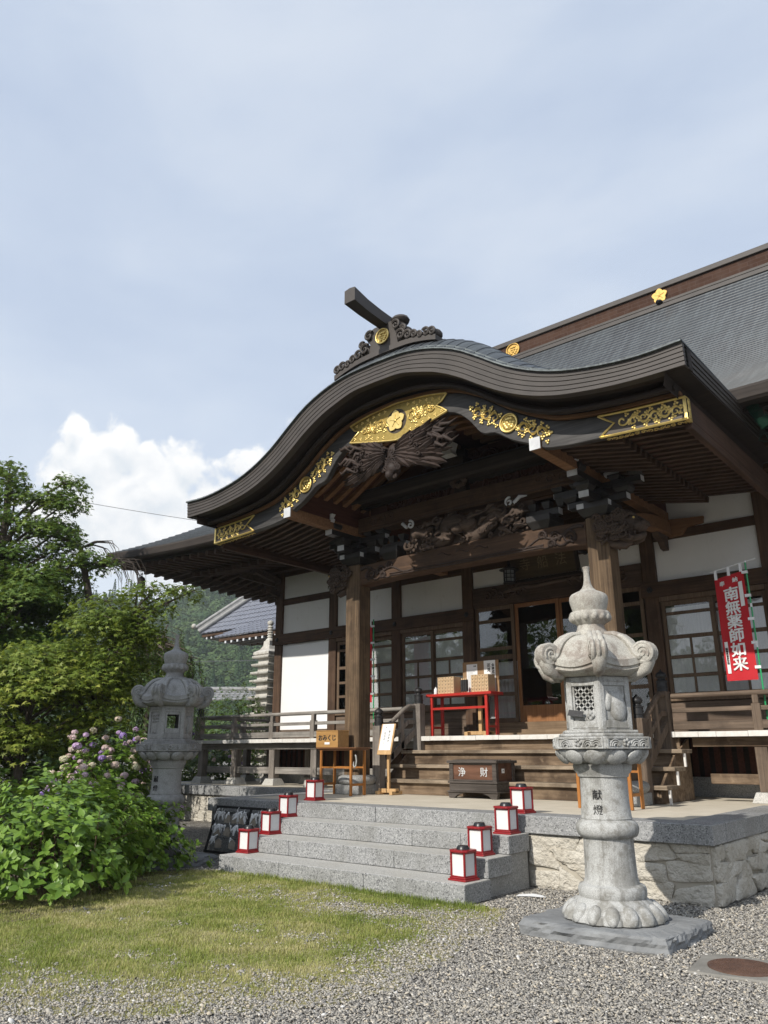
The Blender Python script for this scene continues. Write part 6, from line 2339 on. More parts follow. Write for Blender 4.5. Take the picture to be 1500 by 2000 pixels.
# ------------------------------------------------------------------ banner
def banner(label, base, ang_z, lean, full=True):
    t = thing('banner', label, 'banner', base, ang_z, group=None)
    t.rotation_euler = (lean[0], lean[1], ang_z)
    H = 2.62
    MB().tube([(0, 0, -.15), (0, 0, H)], .013, 10).build('pole', 'green', t, smooth=60)
    jb = MB()
    for z in (H - .72, H - 1.35): jb.lathe([(.018, z), (.018, z + .06)], 10)
    jb.lathe([(.017, H), (.016, H + .03)], 10)
    jb.build('pole_joint', 'whiteplastic', t)
    top = 2.50; hgt = 1.72; wd = .46
    MB().tube([(.16, 0, H + .045), (-.56, 0, H - .085)], .008, 8).build('crossbar', 'whiteplastic', t, smooth=60)
    n, m_ = 14, 40
    rows = []
    wv = lambda u, v: .010 * math.sin(u * 7 + v * 2.2) + .006 * math.sin(v * 5.0 + 1)
    for j in range(m_ + 1):
        v = j / m_
        rows.append([(-.045 - wd * i / n, -.012 + wv(i / n, v), top - hgt * v - .10 * i / n * (1 - v) ) for i in range(n + 1)])
    cl = MB().loft(rows)
    c = cl.build('cloth', 'banner', t, smooth=80)
    lp = MB()
    for v in (.02, .24, .455, .67, .89):
        z = top - hgt * v
        lp.box(-.07, .018, -.022, .020, z - .022, z + .022)
    for x in (-.08, -.27, -.475):
        lp.box(x - .022, x + .022, -.016, -.006, top - .01 + .22 * (x + .045), H + .02 + .18 * x)
    lp.build('loops', 'whiteplastic', t)
    return t, c, top, hgt, wd


def drape(o, c, top, hgt, wd):
    for v in o.data.vertices:
        u, q = (-.045 - v.co.x) / wd, (top - v.co.z) / hgt
        v.co.y += .010 * math.sin(u * 7 + q * 2.2) + .006 * math.sin(q * 5.0 + 1)
        v.co.z -= .10 * u * (1 - q)
    return o


def on_cloth(c, s, x, z, size, bold, mat='cloth_white', xs=1.0, name='lettering'):
    o = drape(text_obj(name, s, size, mat, c, plane_mtx((x, -.026, z), (1, 0, 0), (0, 0, 1)), .0012, 0, 1.0, xs), c, 2.50, 1.72, .46)
    if bold:      # heavier brush strokes: the same outline laid again a hair to each side
        me = o.data
        V = [tuple(v.co) for v in me.vertices]; F = [tuple(p.vertices) for p in me.polygons]
        mb = MB()
        for q, (dx, dz) in enumerate(((0, 0), (1, 0), (-1, 0), (0, 1), (0, -1), (.7, .7), (-.7, .7), (.7, -.7), (-.7, -.7))):
            mb.add([(a + dx * bold, b - .0006 * q, d + dz * bold) for a, b, d in V], F)
        nm = bpy.data.meshes.new(name)
        nm.from_pydata(mb.v, [], mb.f)
        nm.materials.append(MAT[mat])
        o.data = nm


bn, c, top, hgt, wd = banner('red banner with bold white characters on a green pole tied to the right railing', (-3.30, 12.98, DZ - .02), 0, (0, 0))
for k, ch in enumerate('\u5357\u7121\u85ac\u5e2b\u5982\u6765'):
    on_cloth(c, ch, -.27, top - .335 - .228 * k, .235, .0060)
on_cloth(c, '\u5949', -.385, top - .12, .085, .002); on_cloth(c, '\u7d0d', -.185, top - .11, .085, .002)
drape(MB().loft([[(-.145 + .06 * i, -.026, top - .16 - .4 * j / 8) for i in (0, 1)] for j in range(9)]).build('name_strip', 'cloth_white', c), c, top, hgt, wd)
drape(MB().loft([[(-.475 + .05 * i, -.022, top - 1.08 - .52 * j / 8) for i in (0, 1)] for j in range(9)]).build('name_strip', 'cloth_white', c), c, top, hgt, wd)
on_cloth(c, '\n'.join('\u798f\u5cf6\u770c\u559c\u591a\u65b9\u5e02'), -.45, top - 1.32, .040, .001, 'ink', name='small_lettering')
bn2, c2, *_ = banner('red banner on a green pole mostly hidden behind the left porch pillar', (-11.44, 13.3, DZ - .02), 0, (0, 0))

# ------------------------------------------------------------------ hanging plaque, iron lantern, wind bell, net
pl = thing('name_plaque', 'old framed timber name plaque hanging over the temple doors', 'plaque', (-7.22, 13.55, 5.12))
tilt = Matrix.Rotation(R_(14), 4, 'X')
MB().box(-.72, .72, 0, .04, -.24, .26).xf(tilt).build('board', 'plaque', pl)
MB().box(-.78, .78, -.02, .06, -.30, -.241).box(-.78, .78, -.02, .06, .261, .33).box(-.78, -.721, -.02, .06, -.24, .26).box(.721, .78, -.02, .06, -.24, .26).xf(tilt).build('frame', 'dark', pl, bevel=.008)
eg = MB()
eg.box(-.715, .715, -.003, -.001, -.237, -.225).box(-.715, -.703, -.003, -.001, -.22, .255).box(.703, .715, -.003, -.001, -.22, .255).xf(tilt)
eg.build('frame_edge', 'carved_pale', pl)
for ch, x in (('\u6cd5', .42), ('\u8239', .02), ('\u5bfa', -.38)):
    text_obj('lettering', ch, .26, 'plaque_text', pl, tilt @ plane_mtx((x, -.003, .03), (1, 0, 0), (0, 0, 1)), .003, .0)
bbm = MB()
bbm.tube([(-.85, -.02, -.44), (-.5, -.03, -.40), (-.1, -.04, -.42), (.3, -.03, -.385), (.8, -.03, -.38)], [.045, .05, .045, .045, .04], 8)
for x, dz in ((-.75, -.06), (-.6, .10), (-.45, -.10), (.55, -.12), (.62, .06), (.75, -.10), (.8, .05)):
    bbm.tube([(x, -.04, -.40), (x + .05, -.06, -.40 + dz * .6), (x + .10, -.05, -.40 + dz)], [.03, .028, .005], 6)
bbm.build('bamboo_rail', 'carved_pale', pl, smooth=50)
MB().box(-.70, -.64, .02, .6, .2, .26).box(.64, .70, .02, .6, .2, .26).build('hanger', 'iron', pl)

il = thing('hanging_lantern', 'small black iron lantern hanging left of the name plaque', 'lantern', (-7.82, 13.28, 4.78))
MB().lathe([(.20, .255), (.205, .262), (.12, .30), (.05, .33), (.02, .36)], 16).build('roof', 'iron', il, smooth=40)
fr = MB()
for k in range(8):
    a = k * math.pi / 4
    fr.tube([(.115 * math.cos(a), .115 * math.sin(a), 0), (.115 * math.cos(a), .115 * math.sin(a), .26)], .009, 5)
for z in (.01, .09, .17, .25):
    fr.tube([(.115 * math.cos(2 * math.pi * k / 24), .115 * math.sin(2 * math.pi * k / 24), z) for k in range(25)], .009, 5)
fr.lathe([(.13, -.015), (.13, .005)], 16)
fr.build('cage', 'iron', il)
MB().lathe([(.09, .005), (.09, .25)], 16).build('shade', 'greyink', il, smooth=60)
MB().tube([(0, 0, .35), (0, 0, .78)], .010, 6).build('chain', 'iron', il)

wb = thing('wind_bell', 'dark bronze wind bell hanging from the left eave corner', 'bell', (-18.5, 11.7, 5.88))
MB().lathe([(.135, 0), (.13, .015), (.115, .04), (.108, .13), (.10, .22), (.08, .27), (.04, .295), (.015, .30)], 20).build('bell', 'iron', wb, smooth=40)
MB().tube(spiral((0, 0, .35), .045, .85, (1, 0, 0), (0, 0, 1), 16, grow=.1), .013, 6).build('hook', 'iron', wb, smooth=60)

net = MB()
r = random.Random(9)
for k in range(26):
    a = 2 * math.pi * k / 26
    net.tube([(.10 * math.cos(a + .25 * z) * (1 - .3 * z), .10 * math.sin(a + .25 * z), .55 - .5 * z - .05 * math.sin(3 * z)) for z in np.linspace(0, 1, 7)], .006, 4)
for z in np.linspace(.05, .55, 8):
    net.tube([(.095 * math.cos(b), .095 * math.sin(b), z) for b in np.linspace(0, 6.28, 13)], .005, 4)
for k in range(60):
    x, y = r.uniform(-.1, 1.5), r.uniform(-.2, 1.2)
    z0 = -.05 - .25 * y
    net.tube([(x, y, z0), (x + r.uniform(-.2, .2), y + .2, z0 - .03), (x + r.uniform(-.2, .2), y + .4, z0 - .08)], .005, 4)
o = tag(net.build('bird_net', 'greennet'), 'rolled dark green bird netting tucked under the right eave', 'net')
o.location = (-2.33, 11.45, 5.98); o.rotation_euler = (.25, -.35, 0)

# ------------------------------------------------------------------ rack with votive plaques and tied fortunes
RX0, RX1, RYB, RYT, RZ = -10.9, -9.32, 8.50, 8.72, .69
rk = thing('votive_rack', 'black framed leaning rack strung with wires below the left platform edge', 'rack', (RX0, RYB, 0), worldy=True)
fr = MB()
for x in (RX0, (RX0 + RX1) / 2 + .05, RX1):
    fr.bar((x, RYB, .02), (x, RYT, RZ), .032, .03)
fr.bar((RX0 - .02, RYT, RZ), (RX1 + .02, RYT, RZ), .03, .035).bar((RX0 - .02, RYB, .03), (RX1 + .02, RYB, .03), .03, .035)
fr.build('frame', 'iron', rk)
wr = MB()
rows_ = []
for v in (.88, .60, .34):
    y, z = RYB + (RYT - RYB) * v - .01, .02 + (RZ - .02) * v
    rows_.append((y, z))
    wr.tube([(RX0, y, z), ((RX0 + RX1) / 2, y - .01, z - .015), (RX1, y, z)], .003, 5)
wr.build('wires', 'iron', rk)
kn0 = MB()
kn0.ball((0, -.012, 0), (.016, .014, .016), 7, 5)
kn0.tube([(0, -.014, 0), (-.02, -.024, -.03), (-.032, -.018, -.07)], [.012, .013, .006], 5, .4)
kn0.tube([(0, -.014, 0), (.022, -.022, -.025), (.04, -.02, -.055)], [.012, .012, .006], 5, .4)
kn1 = MB().ball((0, -.012, 0), (.014, .014, .02), 7, 5).tube([(0, -.014, .005), (.016, -.03, .03), (.03, -.02, .05)], [.012, .012, .005], 5, .4).tube([(0, -.014, 0), (-.006, -.024, -.04), (-.02, -.018, -.085)], [.012, .014, .006], 5, .4)
protos = None
r = random.Random(6)
kp = []
for i, mbk in enumerate((kn0, kn1)):
    kp.append(tag(mbk.build('tied_fortune', 'paper', smooth=60), 'knotted white paper fortune tied to a wire of the black rack', 'paper fortune', 'paper fortunes tied on the rack'))
first = [True, True]
for k in range(52):
    row = 0 if k < 30 else (1 if k < 44 else 2)
    y, z = rows_[row]
    x = r.uniform(RX0 + .06, RX1 - .05)
    i = k % 2
    o = kp[i] if first[i] else kp[i].copy()
    if not first[i]: COL.objects.link(o)
    first[i] = False
    o.location = (x, y - .006, z - .008)
    o.rotation_euler = (0, r.uniform(-.7, .7), r.uniform(-.4, .4))
    s = r.uniform(1.1, 1.9); o.scale = (s, s, s)
em = MB().prism([(-.075, -.10), (.075, -.10), (.075, 0), (0, .035), (-.075, 0)], -.006, .006)
MAT['plaquewood'] = simple('grey weathered plaque', (.20, .17, .13), (.34, .30, .24), scale=9, rough=.9)
e0 = tag(em.build('wish_plaque', 'plaquewood'), 'weathered wooden wish plaque hanging on a wire of the black rack', 'wish plaque', 'wish plaques hanging on the rack')
for k, (u, row, a) in enumerate(((.22, 0, .05), (.33, 0, -.1), (.44, 0, .12), (.12, 1, 0), (.27, 1, .15), (.50, 1, -.2), (.62, 0, .1), (.70, 1, .05), (.82, 0, -.1), (.40, 2, .1), (.18, 2, -.1))):
    y, z = rows_[row]
    o = e0 if k == 0 else e0.copy()
    if k: COL.objects.link(o)
    o.location = (RX0 + (RX1 - RX0) * u, y - .03, z - .055)
    o.rotation_euler = (R_(-8), a, 0)


# ------------------------------------------------------------------ plants
LEAF_OVAL = (np.array([[0, 0, 0], [.29, .30, .07], [.27, .62, .05], [0, 1.05, -.10], [-.27, .62, .05], [-.29, .30, .07], [0, .5, -.02]]),
             np.array([[0, 1, 6], [1, 2, 6], [2, 3, 6], [3, 4, 6], [4, 5, 6], [5, 0, 6]]))
LEAF_MAPLE = (np.array([[0, 0, 0], [.16, .42, .02], [0, 1, -.12], [-.16, .42, .02],
                        [.34, .30, .02], [.72, .62, -.14], [-.34, .30, .02], [-.72, .62, -.14], [.62, .02, -.10], [-.62, .02, -.10]]),
              np.array([[0, 1, 3], [1, 2, 3], [0, 4, 1], [4, 5, 1], [0, 3, 6], [6, 3, 7], [0, 8, 4], [0, 6, 9]]))
LEAF_NARROW = (np.array([[0, 0, 0], [.14, .4, .02], [0, 1, -.05], [-.14, .4, .02]]), np.array([[0, 1, 2], [0, 2, 3]]))


def leaves(P, N, T, S, shape):
    """P positions, N leaf normals, T leaf axis, S sizes -> verts, faces"""
    N = N / (np.linalg.norm(N, axis=1, keepdims=True) + 1e-9)
    T = T - N * (T * N).sum(1, keepdims=True)
    T = T / (np.linalg.norm(T, axis=1, keepdims=True) + 1e-9)
    B = np.cross(T, N)
    LV, LF = shape
    V = P[:, None, :] + S[:, None, None] * (LV[None, :, 0:1] * B[:, None, :] + LV[None, :, 1:2] * T[:, None, :] + LV[None, :, 2:3] * N[:, None, :])
    F = (np.arange(len(P))[:, None, None] * len(LV) + LF[None]).reshape(-1, 3)
    return V.reshape(-1, 3), F, len(LV)


def unit(v): return v / (np.linalg.norm(v, axis=-1, keepdims=True) + 1e-9)


def foliage(name, P, N, T, S, R, shape, mat, parent):
    V, F, k = leaves(P, N, T, S, shape)
    return npmesh(name, V, F, mat, parent, rnd=np.repeat(R, k))


def tree(name, label, loc, sprays, trunk_h, lean, mat, shape, seed, leaf=.075, per=230, group=None, cat='tree', droop=.35, upb=.75, trunk_r=.13, rbias=0.0):
    """layered maple like tree; sprays: (x, y, z, radius) relative to loc"""
    g = np.random.default_rng(seed)
    t = thing(name, label, cat, loc, group=group)
    tr = MB()
    top = Vector((lean[0], lean[1], trunk_h))
    pts_ = [Vector((0, 0, -.1)), Vector((lean[0] * .2 + .05, lean[1] * .2, trunk_h * .35)), Vector((lean[0] * .6 - .04, lean[1] * .6 + .05, trunk_h * .7)), top]
    tr.tube(pts_, [trunk_r, trunk_r * .8, trunk_r * .6, trunk_r * .3], 10)
    Ps, Ns, Ts, Ss, Rs = [], [], [], [], []
    for (x, y, z, r) in sprays:
        c = Vector((x, y, z))
        k = min(.92, max(.18, (z - .5 * r) / trunk_h - .12))
        root = pts_[0].lerp(pts_[1], k / .35) if k < .35 else (pts_[1].lerp(pts_[2], (k - .35) / .35) if k < .7 else pts_[2].lerp(pts_[3], (k - .7) / .3))
        mid = root.lerp(c, .5) + Vector((g.normal(0, .08), g.normal(0, .08), .12))
        br_ = trunk_r * .28
        tr.tube([root, mid, c.lerp(mid, .15), c], [br_, br_ * .7, br_ * .35, br_ * .15], 6)
        ntw = 5
        for q in range(ntw):
            a = g.uniform(0, 6.28)
            e = c + Vector((math.cos(a) * r * .8, math.sin(a) * r * .8, -droop * r * .4 + g.normal(0, .03)))
            tr.tube([c.lerp(mid, .2), c.lerp(e, .5) + Vector((0, 0, .03)), e], [br_ * .25, br_ * .15, br_ * .06], 4)
        n = int(per * (r / .6)**2)
        a = g.uniform(0, 2 * np.pi, n); rr = r * np.sqrt(g.random(n)) * (1 + .22 * np.sin(a * 3 + g.uniform(0, 6)) + .15 * np.sin(a * 7 + g.uniform(0, 6)))
        px = rr * np.cos(a); py = rr * np.sin(a)
        pz = -droop * r * (rr / r)**2 + g.normal(0, .05 + .05 * r, n)
        P = np.stack([px + x, py + y, pz + z], 1)
        out = np.stack([np.cos(a), np.sin(a), np.zeros(n)], 1)
        N = np.stack([np.zeros(n), np.zeros(n), np.ones(n)], 1) * upb + out * .35 + g.normal(0, .32, (n, 3))
        T = out + g.normal(0, .45, (n, 3)) + np.array([0, 0, -.35])
        Ps.append(P); Ns.append(N); Ts.append(T)
        Ss.append(leaf * g.uniform(.7, 1.25, n))
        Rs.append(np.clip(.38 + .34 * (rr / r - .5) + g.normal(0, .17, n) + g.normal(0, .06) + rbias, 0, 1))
    tr.build('trunk', 'bark', t, smooth=50)
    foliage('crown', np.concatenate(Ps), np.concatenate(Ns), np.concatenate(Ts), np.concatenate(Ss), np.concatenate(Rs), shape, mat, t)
    return t


def crown_sprays(c, rad, n, seed, r0=.45, r1=.8, inner=.35, zmin=-9):
    """spray centres spread through an ellipsoid, biased to its outside"""
    g = np.random.default_rng(seed)
    out = []
    while len(out) < n:
        v = unit(g.normal(0, 1, 3)) * (inner + (1 - inner) * g.random()**.5)
        p = np.array(c) + v * np.array(rad)
        if p[2] > zmin: out.append((p[0], p[1], p[2], g.uniform(r0, r1)))
    return out


# big maple at the left edge
sp = []
for (x, y, z, r) in [(0, 0, 6.95, .30), (.02, 0, 6.75, .42), (-.5, -.25, 6.25, .50), (.15, .1, 6.35, .45), (.05, .1, 6.55, .40), (.55, .5, 6.25, .55), (.95, .8, 6.60, .42), (.75, .8, 6.35, .5), (1.05, .75, 6.1, .45),
                     (-.6, -.4, 5.75, .7), (.1, .1, 5.85, .7), (.55, .6, 5.75, .65), (.95, .75, 5.55, .5), (1.0, .9, 5.3, .5), (1.45, 1.2, 5.02, .52), (1.15, 1.0, 4.95, .55), (-.3, 0, 5.25, .8), (.3, .35, 5.2, .75)]:
    sp.append((x * 1.24, y * 1.24, 1.55 + (z - 1.55) * 1.24, r * 1.22))
sp += crown_sprays((.2, .5, 5.9), (1.5, 1.3, 1.3), 14, 71, .6, .85, .3, 1.2)
sp += crown_sprays((-.2, .1, 4.2), (2.1, 1.9, 2.0), 34, 3, .7, 1.1, .4, 1.2)
tree('maple_tree', 'tall dark green maple rising highest against the cloud at the left edge', (-19.05, 8.0, 0), [(a, b, c + .3, d) for a, b, c, d in sp], 8.3, (0, .05), 'leaf_maple', LEAF_MAPLE, 4, leaf=.10, per=330, trunk_r=.16, rbias=.14)
# front maple, sunlit yellow green
sp = crown_sprays((0, 0, 2.30), (1.15, 1.2, .80), 24, 8, .42, .72, .45, 1.0)
sp += [(.25, .35, 3.05, .60), (-.2, .1, 3.12, .55), (.65, .75, 2.85, .50), (.85, .95, 2.55, .5), (-.6, -.5, 3.0, .6), (.1, .3, 2.85, .6), (.95, .8, 2.15, .45)]
tree('maple_tree', 'low sunlit yellow green maple in front of the darker trees', (-13.75, 6.6, 0), [(a * 1.12, b * 1.12, 1.55 + (c - 1.55) * 1.18, d * 1.12) for a, b, c, d in sp], 3.0, (.05, .1), 'leaf_yellow', LEAF_MAPLE, 9, leaf=.092, per=330, trunk_r=.10)
# middle maple whose pale branch reaches over towards the eave
sp = [(.35, .65, 4.55, .45), (.62, .95, 4.55, .36), (.1, .3, 4.50, .5), (.85, 1.15, 4.50, .26), (-.3, -.2, 4.3, .6), (.2, .3, 4.15, .55), (.4, .7, 4.2, .42), (-.1, .1, 3.9, .6)]
sp += crown_sprays((-.25, -.1, 3.35), (.95, .95, .75), 26, 12, .45, .75, .4, 2.5)
tree('maple_tree', 'olive maple whose pale top branch reaches towards the hanging bell', (-13.45, 7.5, 0), [(a * .90 + .52, b * .90 + .28, 1.55 + (c - 1.55) * 1.0, d * .92) for a, b, c, d in sp], 4.0, (.55, .5), 'leaf_yellow', LEAF_MAPLE, 14, leaf=.082, per=330, trunk_r=.12, rbias=-.18)
sp = crown_sprays((0, 0, 2.6), (1.7, 1.6, 1.9), 40, 22, .6, .95, .4, .7)
tree('shade_tree', 'dark bushy tree filling the shade behind the sunlit maple', (-19.0, 9.2, 0), [(a * 1.1, b * 1.1, c * 1.15, d * 1.1) for a, b, c, d in sp], 4.0, (.1, 0), 'leaf_maple', LEAF_MAPLE, 24, leaf=.10, per=240, trunk_r=.14, rbias=-.1)
sp = crown_sprays((0, 0, 2.2), (1.8, 1.6, 1.9), 34, 32, .6, .95, .4, .5)
tree('shade_tree', 'dark bushy tree low at the left edge behind the maples', (-17.2, 5.6, 0), sp, 3.4, (.1, 0), 'leaf_maple', LEAF_MAPLE, 34, leaf=.10, per=240, trunk_r=.14, rbias=-.1)


def weeping(loc, seed):
    g = np.random.default_rng(seed)
    t = thing('weeping_tree', 'dark weeping cherry with hanging strands beside the shaded lantern', 'tree', loc)
    tr = MB()
    tr.tube([(0, 0, -.1), (.1, 0, 1.2), (0, .1, 2.4), (.1, .1, 3.6)], [.14, .11, .09, .05], 10)
    P, N, T, S, R = [], [], [], [], []
    for k in range(150):
        a = g.uniform(0, 6.28); rr = 1.35 * math.sqrt(g.random())
        z = 4.15 - .55 * (rr / 1.3)**2 + g.normal(0, .12)
        x, y = rr * math.cos(a), rr * math.sin(a)
        L = min(z - .5, g.uniform(.9, 2.6))
        pts_ = []
        for i in range(6):
            u = i / 5
            pts_.append((x * (1 + .12 * u) + .04 * math.sin(u * 5 + k), y * (1 + .12 * u) + .04 * math.cos(u * 4 + k), z - L * u**1.1))
        tr.tube([(.05, .05, 3.3), (x * .5, y * .5, z + .15), pts_[0]] + pts_[1:], [.03, .018, .010, .007, .006, .005, .004, .003], 4)
        n = int(L * 95)
        u = g.random(n)
        px = np.interp(u * 5, range(6), [p[0] for p in pts_]); py = np.interp(u * 5, range(6), [p[1] for p in pts_]); pz = np.interp(u * 5, range(6), [p[2] for p in pts_])
        P.append(np.stack([px, py, pz], 1) + g.normal(0, .03, (n, 3)))
        N.append(g.normal(0, .6, (n, 3)) + np.array([math.cos(a) * .7, math.sin(a) * .7, .5]))
        T.append(g.normal(0, .5, (n, 3)) + np.array([math.cos(a) * .4, math.sin(a) * .4, -.9]))
        S.append(g.uniform(.06, .11, n)); R.append(np.clip(g.normal(.4, .2, n) + .25 * (rr > 1.0), 0, 1))
    tr.build('trunk', 'bark', t, smooth=50)
    foliage('crown', *[np.concatenate(q) for q in (P, N, T, S, R)], LEAF_NARROW, 'leaf_weep', t)


weeping((-16.35, 10.75, 0), 5)

bt = thing('bare_tree', 'gnarled leafless branches showing above the maples against the cloud', 'tree', (-17.5, 9.7, 0))
b_ = MB()
b_.tube([(0, 0, -.1), (-.1, 0, 2.5), (.05, .1, 4.6), (-.05, -.1, 5.5), (-.12, -.28, 6.15), (-.15, -.32, 6.42)], [.16, .13, .10, .085, .07, .05], 8)
b_.tube([(-.10, -.25, 6.05), (0, .0, 5.95), (.12, .22, 6.02), (.28, .5, 6.10)], [.06, .05, .045, .03], 7)
g = random.Random(3)
for k in range(44):
    if k % 3 == 0: s0 = Vector((-.15, -.32, 6.40))
    elif k % 3 == 1: s0 = Vector((.12, .22, 6.0))
    else: s0 = Vector((-.08 + g.random() * .3, -.2 + g.random() * .6, 6.0))
    sg = -1 if k % 3 == 0 and k % 2 else 1
    d = Vector((sg * g.uniform(.1, .45), sg * g.uniform(.2, .75), g.uniform(-.05, .25)))
    e = s0 + d
    pts_ = [s0, s0.lerp(e, .5) + Vector((0, 0, .08)), e, e + Vector((sg * .08, sg * .12, -g.uniform(.1, .35))), e + Vector((sg * .10, sg * .18, -g.uniform(.4, .8)))]
    b_.tube(pts_, [.020, .014, .010, .006, .003], 4)
b_.build('trunk', 'bark', bt, smooth=50)


def shrub(name, label, loc, rx, ry, h, n, mat, shape, leaf, seed, flowers=0, stems=24, group=None, hollow=.55, flat=.0, cat='shrub', fl_side=None, low=.10, rosette=True):
    """dense leafy shrub made of leaf rosettes on stems"""
    g = np.random.default_rng(seed)
    t = thing(name, label, cat, loc, group=group)
    st = MB()
    P, N, T, S, R = [], [], [], [], []
    nr = n
    a = g.uniform(0, 2 * np.pi, nr); cz = g.random(nr)
    el = np.arcsin(np.clip(cz * 1.12 - .12, -.4, 1))
    k = hollow + (1 - hollow) * g.random(nr)**.6
    k = k * (1 + .16 * (g.random(nr) < .16) * g.random(nr))
    lump = 1 + .15 * np.sin(a * 3 + seed) + .12 * np.sin(a * 5 + 2 * seed + el * 4) + .09 * np.sin(a * 11 + el * 9)
    x = rx * np.cos(el)**.75 * np.cos(a) * k * lump; y = ry * np.cos(el)**.75 * np.sin(a) * k * lump
    z = h * (low + (1 - low) * np.clip(np.sin(el), -.1, 1)**.85 * k * (1 + .10 * np.sin(a * 4 + 3 * seed) * (1 - flat)))
    z = np.nan_to_num(z, nan=h * low)
    C = np.stack([x, y, z], 1)
    D = unit(np.stack([x / rx, y / ry, (z / h) * 1.1 + .1], 1) + g.normal(0, .25, (nr, 3)))
    m_ = 7
    for j in range(m_):
        b = 2 * np.pi * j / m_ * 2.618 + g.uniform(0, 6.28, nr)
        ref = np.where(np.abs(D[:, 2:3]) < .9, np.array([[0, 0, 1.]]), np.array([[1., 0, 0]]))
        U = unit(np.cross(D, ref)); Vv = np.cross(D, U)
        o = U * np.cos(b)[:, None] + Vv * np.sin(b)[:, None]
        tier = j / m_
        P.append(C - D * (.03 + .16 * tier)[..., None] * leaf * 6 if False else C - D * (tier * leaf * 1.0) + o * leaf * .10)
        ax = o * (.6 + .5 * tier) + D * (.75 - .85 * tier) + g.normal(0, .15, (nr, 3))
        T.append(ax); N.append(D * .9 - o * .35 + np.array([0, 0, .35]) + g.normal(0, .18, (nr, 3)))
        S.append(leaf * (.55 + .55 * tier) * g.uniform(.8, 1.2, nr))
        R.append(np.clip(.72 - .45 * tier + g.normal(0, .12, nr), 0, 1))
    for q in g.choice(nr, min(nr, stems), replace=False):
        c = C[q]
        b0 = np.array([g.normal(0, rx * .22), g.normal(0, ry * .22), -.02])
        md = (b0 + c) / 2 + np.array([0, 0, .12 * h])
        st.tube([tuple(b0), tuple(md), tuple(c)], [.012, .009, .004], 5)
    st.build('stems', 'stem', t, smooth=60)
    foliage('leaves', *[np.concatenate(v) for v in (P, N, T, S, R)], shape, mat, t)
    if flowers:
        # outer rosettes carry round heads of petals
        want = [i for i in np.argsort(-k) if z[i] > h * .30 and (fl_side is None or (x[i] * fl_side[0] + y[i] * fl_side[1]) > -.15 * rx)]
        heads = []
        for i in want:
            if all(np.linalg.norm(C[i] - C[q]) > .13 for q in heads): heads.append(i)
            if len(heads) >= flowers: break
        for i in heads:
            c = C[i] + D[i] * .05
            rr = g.uniform(.042, .066)
            nn = 46
            v = unit(g.normal(0, 1, (nn, 3)) + D[i] * .55)
            pz = c + v * rr * np.array([1, 1, .75])
            col = float(np.clip(g.choice([.06, .30, .55, .62, .80, .95], p=[.10, .20, .20, .22, .16, .12]) + g.normal(0, .03), 0, 1))
            SQ = (np.array([[-.5, -.5, 0], [.5, -.5, 0], [.5, .5, 0], [-.5, .5, 0]]), np.array([[0, 1, 2], [0, 2, 3]]))
            foliage('flower_head', pz, v + g.normal(0, .2, (nn, 3)), g.normal(0, 1, (nn, 3)), rr * g.uniform(.5, .7, nn), np.clip(col + g.normal(0, .05, nn), 0, 1), SQ, 'flower', t)
    return t


# foreground hydrangeas (sunlit, big leaves)
shrub('hydrangea_bush', 'large sunlit leafy green hydrangea at the left edge of the lawn', (-9.35, 4.95, 0), 1.25, 1.15, 1.31, 760, 'leaf_hyd', LEAF_OVAL, .130, 3, stems=40, group='leafy hydrangeas before the lantern', low=.14)
shrub('hydrangea_bush', 'rounder leafy hydrangea whose right side hides the shaded lantern shaft', (-10.1, 6.35, 0), 1.0, .95, 1.05, 620, 'leaf_hyd', LEAF_OVAL, .105, 5, stems=34, group='leafy hydrangeas before the lantern', low=.12)
shrub('hydrangea_bush', 'low hydrangea growing against the base of the shaded lantern', (-10.75, 6.75, 0), .75, .6, 1.0, 300, 'leaf_hyd', LEAF_OVAL, .10, 6, stems=20, group='leafy hydrangeas before the lantern', low=.15)
# flowering hydrangeas behind
shrub('flowering_hydrangea', 'hydrangea covered in pink and lilac heads left of the shaded lantern', (-11.95, 7.25, 0), 1.05, .9, 1.95, 640, 'leaf_hyd', LEAF_OVAL, .12, 11, flowers=120, group='flowering hydrangeas in the garden', fl_side=(.6, -.7))
shrub('flowering_hydrangea', 'paler hydrangea with cream heads low behind the leafy hydrangeas', (-11.35, 6.55, 0), .6, .55, 1.22, 240, 'leaf_hyd', LEAF_OVAL, .11, 12, flowers=14, group='flowering hydrangeas in the garden', fl_side=(.6, -.7))
shrub('flowering_hydrangea', 'hydrangea seen between the shaded lantern and the veranda posts', (-17.1, 10.9, 0), .9, .8, 1.75, 360, 'leaf_dark', LEAF_OVAL, .12, 13, flowers=22, group='flowering hydrangeas in the garden', fl_side=(.6, -.7))
shrub('flowering_hydrangea', 'hydrangea under the far end of the veranda with cream heads', (-18.9, 14.4, 0), 1.3, 1.2, 1.9, 460, 'leaf_dark', LEAF_OVAL, .13, 14, flowers=34, group='flowering hydrangeas in the garden', fl_side=(.6, -.7))
shrub('garden_shrub', 'dark unlit shrub under the maples at the left edge', (-13.4, 5.9, 0), 1.2, 1.2, 1.35, 460, 'leaf_dark', LEAF_OVAL, .11, 15, stems=14)
shrub('garden_shrub', 'dark shrub between the sunlit maple and the flowering hydrangea', (-15.6, 8.3, 0), 1.1, 1.0, 1.6, 420, 'leaf_dark', LEAF_OVAL, .11, 16, stems=14)
shrub('camellia_hedge', 'rounded glossy green clipped hedge behind the left veranda railing', (-20.35, 16.75, 0), 1.5, 1.4, 3.50, 1600, 'leaf_hedge', LEAF_OVAL, .085, 17, stems=16, hollow=.72, cat='hedge', low=.06)
